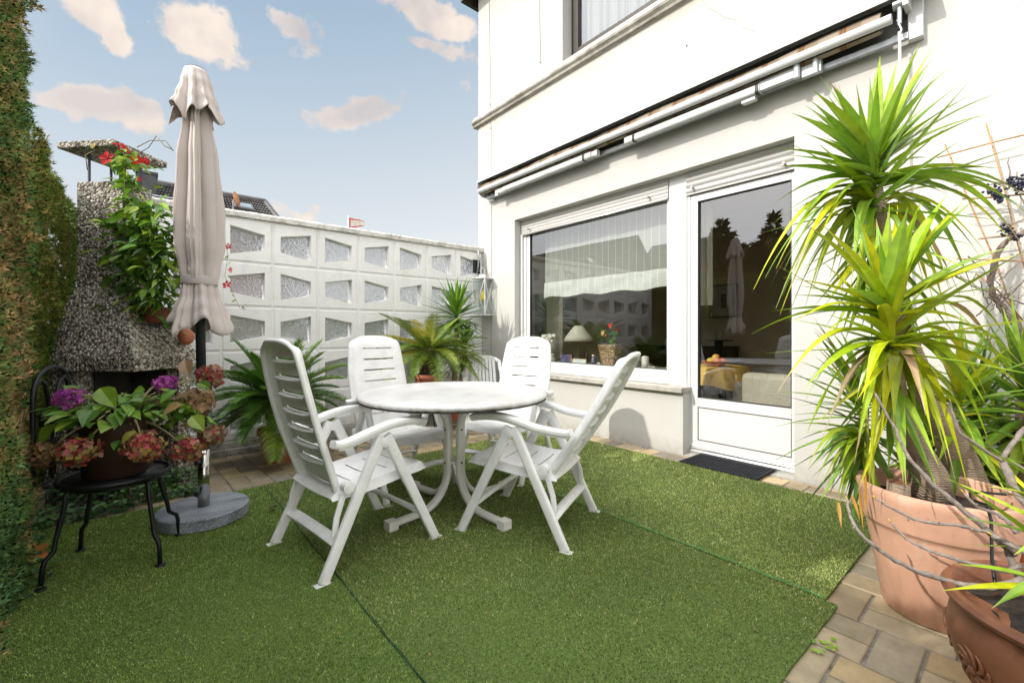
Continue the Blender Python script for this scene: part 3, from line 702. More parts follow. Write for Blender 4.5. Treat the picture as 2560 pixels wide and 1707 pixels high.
def recliner(label, cx, cy, fdir, top_y, top_z, arm_tilt=0):
    rz = math.atan2(fdir[1], fdir[0])-math.pi/2          # local +y = facing
    t = thing('garden_chair', label, 'garden chair', (cx, cy, .0), rz, 'white high-backed recliner chairs around the garden table')
    P_ = M['plastic']
    # backrest
    b0 = Vector((0, -.165, .375)); b1 = Vector((0, top_y, top_z)); ax = (b1-b0); L = ax.length; ax.normalize()
    nrm = Vector((0, ax.z, -ax.y))     # towards the sitter
    if nrm.y < 0: nrm = -nrm
    slots = [.175+.112*k for k in range(7)]; sh = .0058/L
    vb = [0]
    for s_ in slots: vb += [s_-sh, s_+sh]
    vb += [.90, .93, .955, .975, .99, 1.0]
    us = dense([-1, -.93, -.86, -.80, -.56, .56, .80, .86, .93, 1], .14)
    def bsurf(u, v):
        w = .205+.030*math.sin(math.pi*min(1, v*1.1))**.8
        if v > .86: w *= (1-((v-.86)/.14)**3*.22)
        edge = smoothstep(.80, 1.0, abs(u))
        topc = smoothstep(.90, 1.0, v)
        off = -.030*edge-.030*topc*(1-edge*.5)+.012*math.cos(u*math.pi/2)*(-1)-.018*math.sin(math.pi*v)
        p = b0+ax*(L*v-.008*topc-.040*topc*abs(u)**4)+nrm*off+Vector((u*w, 0, 0))
        nn = (nrm+Vector((.35*math.copysign(edge, u), 0, 0))+ax*(.5*topc)).normalized()
        return p, nn
    vs_ = dense(vb, .06)
    def bh(i, j):
        um = (us[i]+us[i+1])/2; vm = (vs_[j]+vs_[j+1])/2
        return abs(um) < .56 and any(abs(vm-s_) < sh for s_ in slots)
    m = MB(); sheet(m, bsurf, us, vs_, bh, .0045)
    for s_ in slots:          # drip lips behind every slot
        pts = []
        for q in range(9):
            u = -.60+1.20*q/8; p, nn = bsurf(u, s_-sh*1.2); pts.append(p-nrm*(.014+.012*math.cos(u*1.9)))
        m.tube(pts, 1, 8, flat=(.010, .0035), up=tuple(ax))
    # one rim bead round both sides and the top
    path = [(-.965, v) for v in np.linspace(0, .86, 14)]+[(-.955, .90), (-.93, .935), (-.88, .962), (-.78, .978), (-.62, .985), (-.4, .988), (-.2, .989), (0, .99)]
    path = path+[(-u, v) for u, v in path[::-1][1:]]
    pts = [bsurf(u, v)[0]-nrm*.013 for u, v in path]
    m.tube(pts, [.0125]*len(pts), 10)
    m.build('backrest', P_, t, ang=38)
    # seat
    sy = dense([-.235, -.20, -.10, -.09, .0, .01, .10, .11, .195, .205, .27, .295, .31, .318], .035)
    su = dense([-1, -.985, -.93, -.55, .55, .93, .985, 1], .12)
    def ssurf(u, y):
        z = .408-.030*smoothstep(.25, -.10, y)+.012*smoothstep(-.12, -.235, y)*0-.010*math.cos(u*math.pi/2)
        w = .228-.02*smoothstep(.22, .318, y)
        e = smoothstep(.93, 1.0, abs(u)); fr1 = smoothstep(.275, .318, y)**1.5; bk = smoothstep(-.19, -.235, y)
        z -= max(.045*e, .042*fr1, .034*bk)
        yy = y-.02*(u*u)*smoothstep(.2, .318, y)
        nn = Vector((math.copysign(e*1.5, u), 1.2*smoothstep(.285, .318, y)-.8*smoothstep(-.2, -.235, y), 1-.8*e)).normalized()
        return Vector((u*w, yy, z)), nn
    def shh(i, j):
        um = (su[i]+su[i+1])/2; ym = (sy[j]+sy[j+1])/2
        return abs(um) < .55 and any(a < ym < b_ for a, b_ in ((-.10, -.09), (0, .01), (.10, .11), (.195, .205)))
    m = MB(); sheet(m, ssurf, su, sy, shh, .005); m.build('seat', P_, t, ang=40)
    for s_ in (-1, 1):
        x = s_*.268; apx = .595
        def leg(m, y1, xo):
            p0 = Vector((x, .012*math.copysign(1, y1), apx)); p1 = Vector((x+s_*xo, y1, .012))
            pts = [p0.lerp(p1, q/10) for q in range(11)]
            rs = [1-.12*q/10 for q in range(11)]
            m.tube(pts, rs, 12, flat=(.0165, .0270), up=(1, 0, 0)) if False else m.tube(pts, rs, 12, flat=(.027, .0165), up=(1, 0, 0))
            m.obox((p1.x, p1.y+.004*math.copysign(1, y1), .007), (.019, 0, 0), (0, .034, 0), (0, 0, .0065))
        for y1, xo in ((.298, .012), (-.298, .008)):
            m = MB(); leg(m, y1, xo); o = m.build('leg', P_, t, ang=45); bevel(o, .002, 1)
        m = MB()
        hy = -.175; m.tube([(x-s_*.040, hy, .392), (x+s_*.002, hy, .392)], .026, 20); m.tube([(x, hy, .392), (x+s_*.006, hy, .392)], .015, 16)
        m.build('hinge', P_, t, ang=40); m = MB(); m.tube([(x-s_*.018, 0, .566), (x+s_*.019, 0, .566)], .022, 20); m.tube([(x, 0, .566), (x+s_*.0225, 0, .566)], .012, 16)
        m.build('pivot', P_, t, ang=40)
        # armrest: swept arched beam
        v_at = (.60-.375)/(b1.z-b0.z)
        rp, _ = bsurf(s_*.9, min(.6, v_at)); 
        ctrl = [(x, rp.y+.005, .600), (x, rp.y+.05, .592), (x, -.14, .606), (x, -.03, .634), (x, .06, .650), (x, .14, .650), (x, .21, .640), (x, .235, .632)]
        cp = [Vector(c_) for c_ in ctrl]; pts = []
        for a in range(len(cp)-1):
            for q in range(4):
                tq = q/4; p0 = cp[max(a-1, 0)]; p1 = cp[a]; p2 = cp[a+1]; p3 = cp[min(a+2, len(cp)-1)]
                pts.append(.5*((2*p1)+(p2-p0)*tq+(2*p0-5*p1+4*p2-p3)*tq*tq+(3*p1-p0-3*p2+p3)*tq**3))
        pts.append(cp[-1])
        m = MB(); m.tube(pts, 1, 14, flat=(.029, .017), up=(0, 0, 1))
        for p_, w_ in ((pts, .024),): m.tube([q-Vector((0, 0, .016)) for q in pts[2:-2]], 1, 8, flat=(.024, .008), up=(0, 0, 1))
        m.build('armrest', P_, t, ang=42)
        # recline rack hanging behind the hinge
        m = MB(); q0 = Vector((x-s_*.028, -.190, .355)); q1 = Vector((x-s_*.026, -.222, .262)); q2 = Vector((x-s_*.026, -.232, .185))
        m.tube([q0, q1, q2], 1, 8, flat=(.014, .006), up=(1, 0, 0)); m.build('recline_rack', P_, t, ang=40)
    for (y1, z1, zz) in ((-.222, .150, 1), (.215, .165, 1)):
        m = MB(); m.tube([(-.272, y1, z1), (-.13, y1, z1+.004), (.13, y1, z1+.004), (.272, y1, z1)], 1, 10, flat=(.026, .011) if y1 < 0 else (.022, .012), up=(0, -.35 if y1 < 0 else .35, .94)); m.build('stretcher', P_, t, ang=40)
        
    for o in t.children: pass
    return t
TC_ = (1.49, 2.32)
recliner('white recliner chair seen from behind, nearest the parasol and the iron chair', .862, 2.285, (.99, .13), -.355, 1.083)
recliner('white recliner chair seen face on between the two palms behind the table', 1.435, 2.945, (.10, -.995), -.34, 1.085)
recliner('white recliner chair in front of the terrace window, near the plastic stacking chair', 2.24, 2.72, (-.90, -.36), -.37, 1.075)
recliner('white recliner chair seen from the side, leaning far back beside the doormat', 1.728, 1.878, (-.42, .907), -.56, 1.02)

# ---------------------------------------------------------------- table
tb = thing('garden_table', 'round white garden table with a weathered rim on curved tube legs', 'table', (TC_[0], TC_[1], 0), math.radians(8))
R_T = .575; ZTOP = .730
m = MB(); prof = [(0.0001, ZTOP), (.2, ZTOP+.0005), (.4, ZTOP), (R_T-.02, ZTOP-.001), (R_T-.006, ZTOP-.006), (R_T, ZTOP-.016), (R_T-.002, ZTOP-.024), (R_T-.010, ZTOP-.0305)]
V = []; n = 140; F = []
for r_, z_ in prof:
    for k in range(n):
        th = 2*math.pi*k/n; jit = 0
        if r_ > R_T-.012: jit = .0022*math.sin(k*1.7)+.0016*math.sin(k*3.3+1)+random.uniform(-.0012, .0012)
        V.append(((r_+jit)*math.cos(th), (r_+jit)*math.sin(th), z_+jit*.8))
for i in range(len(prof)-1):
    for k in range(n): F.append((i*n+k, i*n+(k+1) % n, (i+1)*n+(k+1) % n, (i+1)*n+k))
m.add(V, F)
mt, nt, b, out = newmat('weathered_tabletop')
c = ramp(nt, noise(nt, 3.5, 7, .7), [(.32, (.52, .50, .475)), (.5, (.64, .625, .605)), (.68, (.72, .71, .69))])
mp = N(nt, 'ShaderNodeMapping'); tc = N(nt, 'ShaderNodeTexCoord'); nt.links.new(tc.outputs['Object'], mp.inputs[0]); mp.inputs['Scale'].default_value = (1, 1, 14); mp.inputs['Location'].default_value = (0, 0, .3)
sp = N(nt, 'ShaderNodeSeparateXYZ'); nt.links.new(tc.outputs['Object'], sp.inputs[0])
zr = N(nt, 'ShaderNodeMapRange'); zr.inputs[1].default_value = ZTOP-.008; zr.inputs[2].default_value = ZTOP-.034; nt.links.new(sp.outputs[2], zr.inputs[0])
ml = N(nt, 'ShaderNodeMath', operation='MULTIPLY'); nt.links.new(zr.outputs[0], ml.inputs[0]); nt.links.new(ramp(nt, noise(nt, 22, 6, .7), [(.42, (0, 0, 0)), (.62, (.9, .9, .9))]), ml.inputs[1])
c = mixc(nt, c, (.20, .15, .11), ml.outputs[0]); nt.links.new(c, b.inputs['Base Color']); b.inputs['Roughness'].default_value = .42; bump(nt, b, noise(nt, 60, 6, .7), .15, .002)
m.build('tabletop', mt, tb, smooth=True)
part('underside', mat('rusty_rim', (.035, .028, .024), .8), tb, lambda m: (m.lathe([(.0001, ZTOP-.030), (R_T-.006, ZTOP-.031), (R_T-.005, ZTOP-.038), (R_T-.03, ZTOP-.039), (.0001, ZTOP-.039)], n=80)))
def table_leg(m, a):
    c_, s_ = math.cos(a), math.sin(a); pts = []
    def pt(r, z): return Vector((r*c_, r*s_, z))
    for q in np.linspace(0, 1, 8):
        th = math.pi/2*(1-q); pts.append(pt(.055+.20-.20*math.cos(0)+.20*(1-math.cos(th))*1.0, ZTOP-.045-.19+.19*math.sin(th)))
    pts = [pt(.33, ZTOP-.05)]+pts
    for q in np.linspace(0, 1, 12):
        th = math.pi/2*q; pts.append(pt(.055+.21*(1-math.cos(th)), .255-.21*math.sin(th)))
    pts += [pt(.34, .042), pt(.425, .040)]
    m.tube(pts, 1, 12, flat=(.0155, .026), up=(-s_, c_, 0)) if False else m.tube(pts, 1, 12, flat=(.026, .0165), up=(0, 0, 1)) if False else None
    V = []; k = 12; e = .5; nn_ = Vector((-s_, c_, 0)); mm = len(pts)
    for i in range(mm):
        tg = (pts[min(i+1, mm-1)]-pts[max(i-1, 0)]).normalized(); bb = tg.cross(nn_).normalized()
        for j in range(k):
            th = 2*math.pi*(j+.5)/k; ca, sa = math.cos(th), math.sin(th)
            ca = math.copysign(abs(ca)**e, ca)*.0245; sa = math.copysign(abs(sa)**e, sa)*.0155
            V.append(pts[i]+nn_*ca+bb*sa)
    m.add(V, [(i*k+j, i*k+(j+1) % k, (i+1)*k+(j+1) % k, (i+1)*k+j) for i in range(mm-1) for j in range(k)]+[tuple(range(k))[::-1], tuple((mm-1)*k+j for j in range(k))])
    e_ = pt(.438, .032)
    m.obox(e_, (c_*.028, s_*.028, 0), (-s_*.030, c_*.030, 0), (0, 0, .030))
legmat = mat('cream_tube', (.78, .755, .70), .38, var=.06)
for q in range(4):
    a = math.radians(-8)+math.atan2(-.04, -.39)+q*math.pi/2
    lg = MB(); table_leg(lg, a); l_ = lg.build('leg', legmat, tb, ang=42); 
    for z_ in (.50, .30): part('screw', mat('screw_dark', (.12, .11, .10), .4, .6), l_, lambda m: m.tube([(.055*math.cos(a)+.012*math.cos(a), .055*math.sin(a)+.012*math.sin(a), z_), (.074*math.cos(a), .074*math.sin(a), z_)], .0065, 10))
part('spider', legmat, tb, lambda m: [m.tube([(math.cos(a)*.05, math.sin(a)*.05, z_), (math.cos(a+math.pi/2)*.05, math.sin(a+math.pi/2)*.05, z_)], .005, 6) for z_ in (.53,) for a in [math.radians(-8)+math.atan2(-.04, -.39)+q*math.pi/2 for q in range(4)]])
part('spider', legmat, tb, lambda m: [m.tube([(math.cos(a)*.05, math.sin(a)*.05, z_), (math.cos(a+math.pi/2)*.05, math.sin(a+math.pi/2)*.05, z_)], .008, 6) for z_ in (.295,) for a in [math.radians(-8)+math.atan2(-.04, -.39)+q*math.pi/2 for q in range(4)]])
# little chain clip hanging below the table edge
m = MB(); p = PD(1021, 1018, 2.44); 
for k, dz in enumerate((.0, -.014, -.028)): 
    pts = [p+Vector((.006*math.cos(th)*(1 if k % 2 else .4), .006*math.cos(th)*(.4 if k % 2 else 1), dz+.009*math.sin(th))) for th in np.linspace(0, 2*math.pi, 10)]
    m.tube(pts, .0016, 5, caps=False)
m.tube([p+Vector((0, 0, .03)), p+Vector((0, 0, .008))], .0015, 5)
tag(m.build('tablecloth_clip', M['galv'], smooth=True), 'small metal chain clip dangling under the left side of the table rim', 'clip')

# ================================================================ PARASOL
ux, uy = .285, 3.13
ub = thing('parasol', 'closed beige parasol tied with a strap on a steel tube in a round granite foot', 'parasol', (ux, uy, .012))
part('base_slab', M['granite'], ub, lambda m: m.lathe([(.0001, .0), (.222, .0), (.228, .006), (.228, .064), (.222, .070), (.0001, .0705)], n=72), ang=35)
part('tube', M['steel'], ub, lambda m: m.lathe([(.030, .071), (.030, .40)], n=28), smooth=True)
part('collar', M['dark_pole'], ub, lambda m: m.lathe([(.031, .40), (.032, .425), (.026, .435)], n=24), ang=40)
for z_, a in ((.155, 3.9), (.335, 3.9)):
    part('clamp_knob', M['gasket'], ub, lambda m: (m.tube([(.028*math.cos(a), .028*math.sin(a), z_), (.045*math.cos(a), .045*math.sin(a), z_)], .009, 10), [m.sphere((.052*math.cos(a)+.011*math.cos(k*1.26)*-math.sin(a), .052*math.sin(a)+.011*math.cos(k*1.26)*math.cos(a), z_+.011*math.sin(k*1.26)), .008, 8, 6) for k in range(5)]), smooth=True)
LX, LY = -.034, .028   # lean of the pole at the top
def lean(z): f = z/2.6; return (LX*f, LY*f)
part('pole', M['dark_pole'], ub, lambda m: m.tube([(*lean(.40), .40), (*lean(2.56), 2.56)], .0245, 20), smooth=True)
def interp(tab, z):
    for (a, b_) in zip(tab[:-1], tab[1:]):
        if a[0] <= z <= b_[0]: t_ = (z-a[0])/(b_[0]-a[0]); t_ = t_*t_*(3-2*t_); return a[1]+(b_[1]-a[1])*t_
    return tab[-1][1] if z > tab[-1][0] else tab[0][1]
NK = 240
foldph = [(random.uniform(-.2, .2)) for _ in range(12)]
def pleat(th, z, k=8, sharp=.75):
    v = 0
    x = th*k/(2*math.pi)+.25*math.sin(th*2+1)+.10*math.sin(z*2.1+th)
    f = x-math.floor(x); idx = int(math.floor(x)) % 8
    f2 = f+foldph[idx]*.5; tri = 1-abs(f2*2-1) if f2 < .5 else 1-(f2-.5)*2*(1.0+.25*math.sin(idx*2.1)); tri = max(0, min(1, tri))
    return tri**sharp
# main canopy body between strap and crown
rad = [(1.36, .090), (1.44, .108), (1.60, .132), (1.78, .136), (2.1, .114), (2.3, .084), (2.45, .060)]
def canopy_mesh(m, z0, z1, nz, rf, af, kk, ph=0, edge=None):
    V = []
    for i in range(nz+1):
        z = z0+(z1-z0)*i/nz
        for k in range(NK):
            th = 2*math.pi*k/NK
            pl = pleat(th+ph, z, kk)
            fine = .5+.5*math.sin(th*19+3*math.sin(th*3+ph)+z*1.5)
            r = rf(z)*(1-af(z)*(1-pl))*(1-.16*af(z)*fine)
            # swirl: pleats lean over one another
            tw = .28*pl*af(z)
            zz = z+(edge(th, i, nz) if edge else 0)
            l = lean(zz); V.append((l[0]+r*math.cos(th+tw), l[1]+r*math.sin(th+tw), zz))
    m.add(V, [(i*NK+k, i*NK+(k+1) % NK, (i+1)*NK+(k+1) % NK, (i+1)*NK+k) for i in range(nz) for k in range(NK)])
def solidify(o, t): md = o.modifiers.new('s', 'SOLIDIFY'); md.thickness = t; md.offset = 0; return o
can = part('canopy', M['fabric'], ub, lambda m: canopy_mesh(m, 1.375, 2.47, 50, lambda z: interp(rad, z), lambda z: interp([(1.36, .32), (1.5, .50), (1.9, .78), (2.3, .72), (2.5, .4)], z), 8), smooth=True)
skrad = [(1.085, .160), (1.12, .166), (1.2, .138), (1.3, .100), (1.375, .088)]
sk = part('hem_skirt', M['fabric'], can, lambda m: canopy_mesh(m, 1.10, 1.378, 20, lambda z: interp(skrad, z), lambda z: interp([(1.08, .42), (1.2, .38), (1.38, .25)], z), 7, .4, edge=lambda th, i, nz: (1-i/nz)**2*(.045*math.sin(th*3+.5)+.02*math.sin(th*7))), smooth=True); solidify(sk, .002)
flr = [(2.33, .150), (2.42, .116), (2.52, .085), (2.59, .064), (2.61, .055)]
fl_ = part('top_vent', M['fabric'], can, lambda m: (canopy_mesh(m, 2.335, 2.605, 22, lambda z: interp(flr, z), lambda z: interp([(2.33, .38), (2.45, .30), (2.6, .05)], z), 9, 1.1, edge=lambda th, i, nz: (1-i/nz)**3*(.034*math.sin(th*4+1)+.026*math.sin(th*9)))), smooth=True); solidify(fl_, .002)
part('crown_cap', M['fabric'], can, lambda m: m.lathe([(.056, 2.603), (.050, 2.612), (.02, 2.618), (.0001, 2.619)], (LX, LY, 0), 40), smooth=True)
part('cap_rim', M['dark_pole'], can, lambda m: m.lathe([(.05, 2.614), (.042, 2.617), (.0001, 2.6205)], (LX, LY, .001), 40), smooth=True)
part('strap', M['strap'], can, lambda m: m.lathe([(.086, 1.356), (.0895, 1.357), (.0905, 1.36), (.0905, 1.400), (.0895, 1.403), (.086, 1.404)], (*lean(1.38), 0), 60), smooth=True)

# ================================================================ BARBECUE FIREPLACE
e1 = Vector((.69, -.724, 0)).normalized(); e2 = Vector((-e1.y, e1.x, 0))
bbq = thing('garden_fireplace', 'tall exposed-aggregate concrete barbecue fireplace with chimney and slab cap', 'fireplace', (-.096, 4.06, 0))
hc = Vector((-.096, 4.06, 0)); scn = Vector((-.131, 4.19, 0))
def ob(m, c, h1, h2, z0, z1): c = Vector(c); m.obox((c.x, c.y, (z0+z1)/2), e1*h1, e2*h2, (0, 0, (z1-z0)/2))
def bp(name, m_, fn, parent=None, **k):
    o = part(name, m_, parent or bbq, fn, **k)
    if parent is None: o.location = -Vector(bbq.location)
    return o
def frustum(m, c0, a0, b0_, z0, c1, a1, b1_, z1):
    V = []
    for c_, a_, b_, z in ((c0, a0, b0_, z0), (c1, a1, b1_, z1)):
        for s1, s2 in ((-1, -1), (1, -1), (1, 1), (-1, 1)):
            q = c_+e1*a_*s1+e2*b_*s2; V.append((q.x, q.y, z))
    m.add(V, [(0, 3, 2, 1), (4, 5, 6, 7), (0, 1, 5, 4), (1, 2, 6, 5), (2, 3, 7, 6), (3, 0, 4, 7)])
bp('chimney', M['pebble'], lambda m: ob(m, scn, .178, .108, 1.40, 2.125), bev=.006)
bp('hood', M['pebble'], lambda m: (frustum(m, hc, .355, .245, .935, scn, .182, .112, 1.402), ob(m, hc, .361, .251, .846, .936)), bev=.006)
def basefn(m):
    z1 = .845
    ob(m, hc-e1*.20, .12, .215, -.1, z1)             # left block
    ob(m, hc+e1*.08+e2*.175, .16, .04, -.1, z1)       # back panel
    ob(m, hc+e1*.27-e2*.17, .05, .05, -.1, .47)       # front right leg
    ob(m, hc+e1*.27+e2*.17, .05, .05, -.1, z1)
    ob(m, hc+e1*.02-e2*.17, .10, .05, -.1, .30)
bp('base', M['pebble'], basefn, bev=.005)
bp('hearth_slab', M['pebble'], lambda m: ob(m, hc+e1*.13, .215, .235, .472, .545), bev=.006)
bp('firebox', mat('sooty_concrete', (.03, .028, .026), .95, var=.4), lambda m: (ob(m, hc-e1*.072, .004, .12, .548, .84), ob(m, hc+e1*.07+e2*.130, .14, .004, .548, .84)))
bp('cap_slab', M['pebble'], lambda m: ob(m, Vector((-.134, 4.215, 0)), .212, .205, 2.325, 2.372), bev=.01)
for s1, s2 in ((-1, -1), (1, -1), (1, 1), (-1, 1)):
    q = scn+e1*.12*s1+e2*.075*s2
    bp('support_rod', mat('painted_rod', (.06, .055, .09), .5), lambda m: m.tube([(q.x, q.y, 2.12), (q.x, q.y, 2.33)], .0085, 8))
bp('shelf_bracket', M['black_iron'], lambda m: (m.obox((.085, 3.95, 1.150), (.11, 0, 0), (0, .11, 0), (0, 0, .004)), m.tube([(.085, 3.95, 1.146), (.0, 4.08, 1.0)], .008, 6)))

# ================================================================ HEDGES
def hedge(name, label, x0, x1, y0, y1, z1, n, corner=.0, recede=0, seed=3, pal=None, size=.04, faces=('x1', 'top', 'y1', 'y0')):
    rng = np.random.default_rng(seed)
    h = thing(name, label, 'hedge', ((x0+x1)/2, (y0+y1)/2, 0))
    loc = Vector(h.location)
    ins = .07
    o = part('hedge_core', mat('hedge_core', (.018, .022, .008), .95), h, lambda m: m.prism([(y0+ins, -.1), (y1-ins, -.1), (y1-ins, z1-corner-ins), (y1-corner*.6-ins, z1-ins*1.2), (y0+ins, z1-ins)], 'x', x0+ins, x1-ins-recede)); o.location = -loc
    # sample points on the surface
    def zt(y):
        if corner <= 0: return np.full_like(y, z1)
        t_ = np.clip((y-(y1-corner*1.5))/(corner*1.5), 0, 1); return z1-corner*t_**2.2
    P = []; Nn = []
    area = {'x1': (y1-y0)*z1, 'top': (x1-x0)*(y1-y0), 'y1': (x1-x0)*z1, 'y0': (x1-x0)*z1}
    tot = sum(area[f] for f in faces)
    for f in faces:
        k = int(n*area[f]/tot)
        a = rng.uniform(y0, y1, k); b_ = rng.uniform(x0, x1, k); c_ = rng.uniform(0, 1, k)
        if f == 'x1': p = np.stack([np.full(k, x1), a, c_*zt(a)], 1); nv = (1, 0, 0)
        if f == 'top': p = np.stack([b_, a, zt(a)], 1); nv = (0, .2 if corner else 0, 1)
        if f == 'y1': p = np.stack([b_, np.full(k, y1), c_*zt(np.full(k, y1))], 1); nv = (0, 1, 0)
        if f == 'y0': p = np.stack([b_, np.full(k, y0), c_*z1], 1); nv = (0, -1, 0)
        P.append(p); Nn.append(np.tile(nv, (k, 1)))
    P = np.concatenate(P); Nn = np.concatenate(Nn).astype(float); k = len(P)
    bumpy = .03*np.sin(P[:, 1]*7+P[:, 2]*5)+.025*np.sin(P[:, 2]*11+1+P[:, 1]*3)+.02*np.sin(P[:, 0]*19+P[:, 2]*23)
    dep = rng.uniform(-.035, .0, k); P = P+Nn*(bumpy*.6+dep)[:, None]+rng.normal(0, .006, (k, 3))
    P[:, 0] -= recede*np.clip(1-P[:, 2]/1.15, 0, 1)**.8
    D = Nn*.55+rng.normal(0, .5, (k, 3)); D[:, 2] += .65
    Mx = frames(D, rng=rng); s = rng.uniform(.6, 1.3, k)*size
    Mx[:, :, 0] *= (s*.42)[:, None]; Mx[:, :, 1] *= s[:, None]; Mx[:, :, 2] *= (s*.4)[:, None]
    tv = [(-.18, 0, 0), (.18, 0, 0), (.10, .45, .05), (-.10, .45, .05), (0, 1, 0), (-.9, .55, .1), (-.35, .2, 0), (.9, .6, .1), (.35, .25, 0), (-.55, .95, .15), (.5, .98, .1)]
    tf = [(0, 1, 2), (0, 2, 3), (3, 2, 4), (0, 6, 5), (6, 3, 5), (1, 7, 8), (2, 7, 8), (3, 9, 2), (2, 10, 3)]
    pal = np.array(pal); 
    nz_ = np.sin(P[:, 2]*3.3+2*np.sin(P[:, 1]*2.1))+np.sin(P[:, 1]*6.7+P[:, 2]*2)+rng.normal(0, .8, k)
    idx = np.clip(((nz_+2.6)/5.2*len(pal)).astype(int), 0, len(pal)-1)
    cc = pal[idx]*rng.uniform(.6, 1.35, (k, 1))
    v, f_, c = bake(tv, tf, Mx, P-np.array(loc), cc)
    build('foliage', v, f_, M['hedge'], h, c)
    return h
pal1 = [(.12, .25, .11), (.15, .29, .12), (.17, .30, .08), (.22, .32, .09), (.38, .33, .12), (.60, .39, .19), (.12, .24, .08), (.68, .46, .24)]
pal2 = [(.06, .12, .02), (.10, .18, .025), (.14, .22, .03), (.22, .25, .05), (.20, .24, .04), (.30, .24, .08), (.08, .15, .02)]
hedge('thuja_hedge', 'tall clipped thuja hedge with browning tips at the left edge of the terrace', -1.25, -.385, 1.30, 2.875, 2.62, 60000, 0, 0, 5, pal1, .040, ('x1', 'y1', 'top'))
hedge('thuja_hedge', 'unseen lower clipped hedge beside the camera position, added to shade the near lawn', -1.25, -.45, -1.5, 1.25, 1.85, 9000, 0, 0, 6, pal1, .08, ('x1', 'y1', 'top'))  # out of frame; added and sized so its shadow dims the foreground lawn
hedge('thuja_hedge', 'lower dark green clipped hedge with a rounded end beside the stone chimney', -1.5, -.415, 2.9, 5.62, 2.08, 46000, .22, .13, 9, pal2, .040, ('x1', 'y1', 'top', 'y0'))
# ================================================================ PLANT BUILDERS
class LM:      # leaf mesh collector with colour
    def __init__(s): s.V = []; s.F = []; s.Cc = []
    def strap(s, p0, p1, bendv, w, col, tip=None, segs=9, fold=.18, twist=0, tipdry=0):
        """sword leaf from p0 to p1, quadratic bezier with control offset bendv"""
        p0, p1, bendv = Vector(p0), Vector(p1), Vector(bendv); c = (p0+p1)/2+bendv
        n = len(s.V); prev = None
        for i in range(segs+1):
            t = i/segs; p = p0*(1-t)**2+c*2*t*(1-t)+p1*t*t
            tg = ((c-p0)*(1-t)+(p1-c)*t).normalized()
            up = Vector((0, 0, 1)) if abs(tg.z) < .92 else Vector((FW.x, FW.y, 0))
            sd = tg.cross(up).normalized()
            if prev is not None and sd.dot(prev) < 0 : sd = -sd
            prev = sd
            nr = sd.cross(tg).normalized()
            if twist: sd2 = sd*math.cos(twist*t)+nr*math.sin(twist*t); nr = nr*math.cos(twist*t)-sd*math.sin(twist*t); sd = sd2
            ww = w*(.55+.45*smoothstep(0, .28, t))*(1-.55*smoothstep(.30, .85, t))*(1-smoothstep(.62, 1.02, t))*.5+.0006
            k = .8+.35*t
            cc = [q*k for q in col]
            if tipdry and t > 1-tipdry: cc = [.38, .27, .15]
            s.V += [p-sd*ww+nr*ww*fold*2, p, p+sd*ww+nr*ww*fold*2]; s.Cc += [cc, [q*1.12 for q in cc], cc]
        for i in range(segs):
            a = n+i*3; s.F += [(a, a+1, a+4, a+3), (a+1, a+2, a+5, a+4)]
    def ovate(s, p, d, nrm, L, w, col, curl=.15):
        """broad pointed leaf with midrib fold"""
        p, d, nrm = Vector(p), Vector(d).normalized(), Vector(nrm)
        sd = d.cross(nrm)
        if sd.length < 1e-3: sd = d.cross(Vector((.3, .2, .9)))
        sd.normalize(); nr = sd.cross(d).normalized(); n = len(s.V)
        prof = [(0, .04), (.15, .34), (.35, .5), (.6, .42), (.82, .2), (1, .0)]
        for t, ww in prof:
            b_ = p+d*(L*t)-nr*(curl*L*t*t); x = w*ww
            s.V += [b_-sd*x+nr*x*.35, b_, b_+sd*x+nr*x*.35]; s.Cc += [col, [q*1.18 for q in col], [q*.95 for q in col]]
        for i in range(5):
            a = n+i*3; s.F += [(a, a+1, a+4, a+3), (a+1, a+2, a+5, a+4)]
    def tri(s, a, b_, c, col):
        n = len(s.V); s.V += [a, b_, c]; s.Cc += [col]*3; s.F.append((n, n+1, n+2))
    def quad(s, a, b_, c, d, col):
        n = len(s.V); s.V += [a, b_, c, d]; s.Cc += [col]*4; s.F.append((n, n+1, n+2, n+3))
    def build(s, name, m, parent=None, smooth=True):
        return build(name, s.V, s.F, m, parent, np.array(s.Cc, np.float32), smooth)
def attach(o, parent):
    o.parent = parent; o.location = -Vector(parent.location); return o
def pot(parent, prof, m, c, n=56, name='pot'):
    o = part(name, m, None, lambda mm: mm.lathe(prof, c, n), ang=50); attach(o, parent); return o
def soil(parent, c, r, z, m=None):
    mm = MB(); V = [(c[0], c[1], z+.012)]; k = 24
    for q in range(k): V.append((c[0]+r*math.cos(q/k*6.283), c[1]+r*math.sin(q/k*6.283), z+random.uniform(-.004, .006)))
    mm.add(V, [(0, 1+q, 1+(q+1) % k) for q in range(k)]); o = mm.build('soil', m or M['soil']); attach(o, parent); return o
def jcol(c, f=.2):
    k = random.uniform(1-f, 1+f); return [c[0]*k*random.uniform(.9, 1.1), c[1]*k, c[2]*k*random.uniform(.8, 1.2)]
YG = (.30, .44, .018); YY = (.46, .50, .015); DG = (.085, .185, .022); MG = (.19, .33, .03)

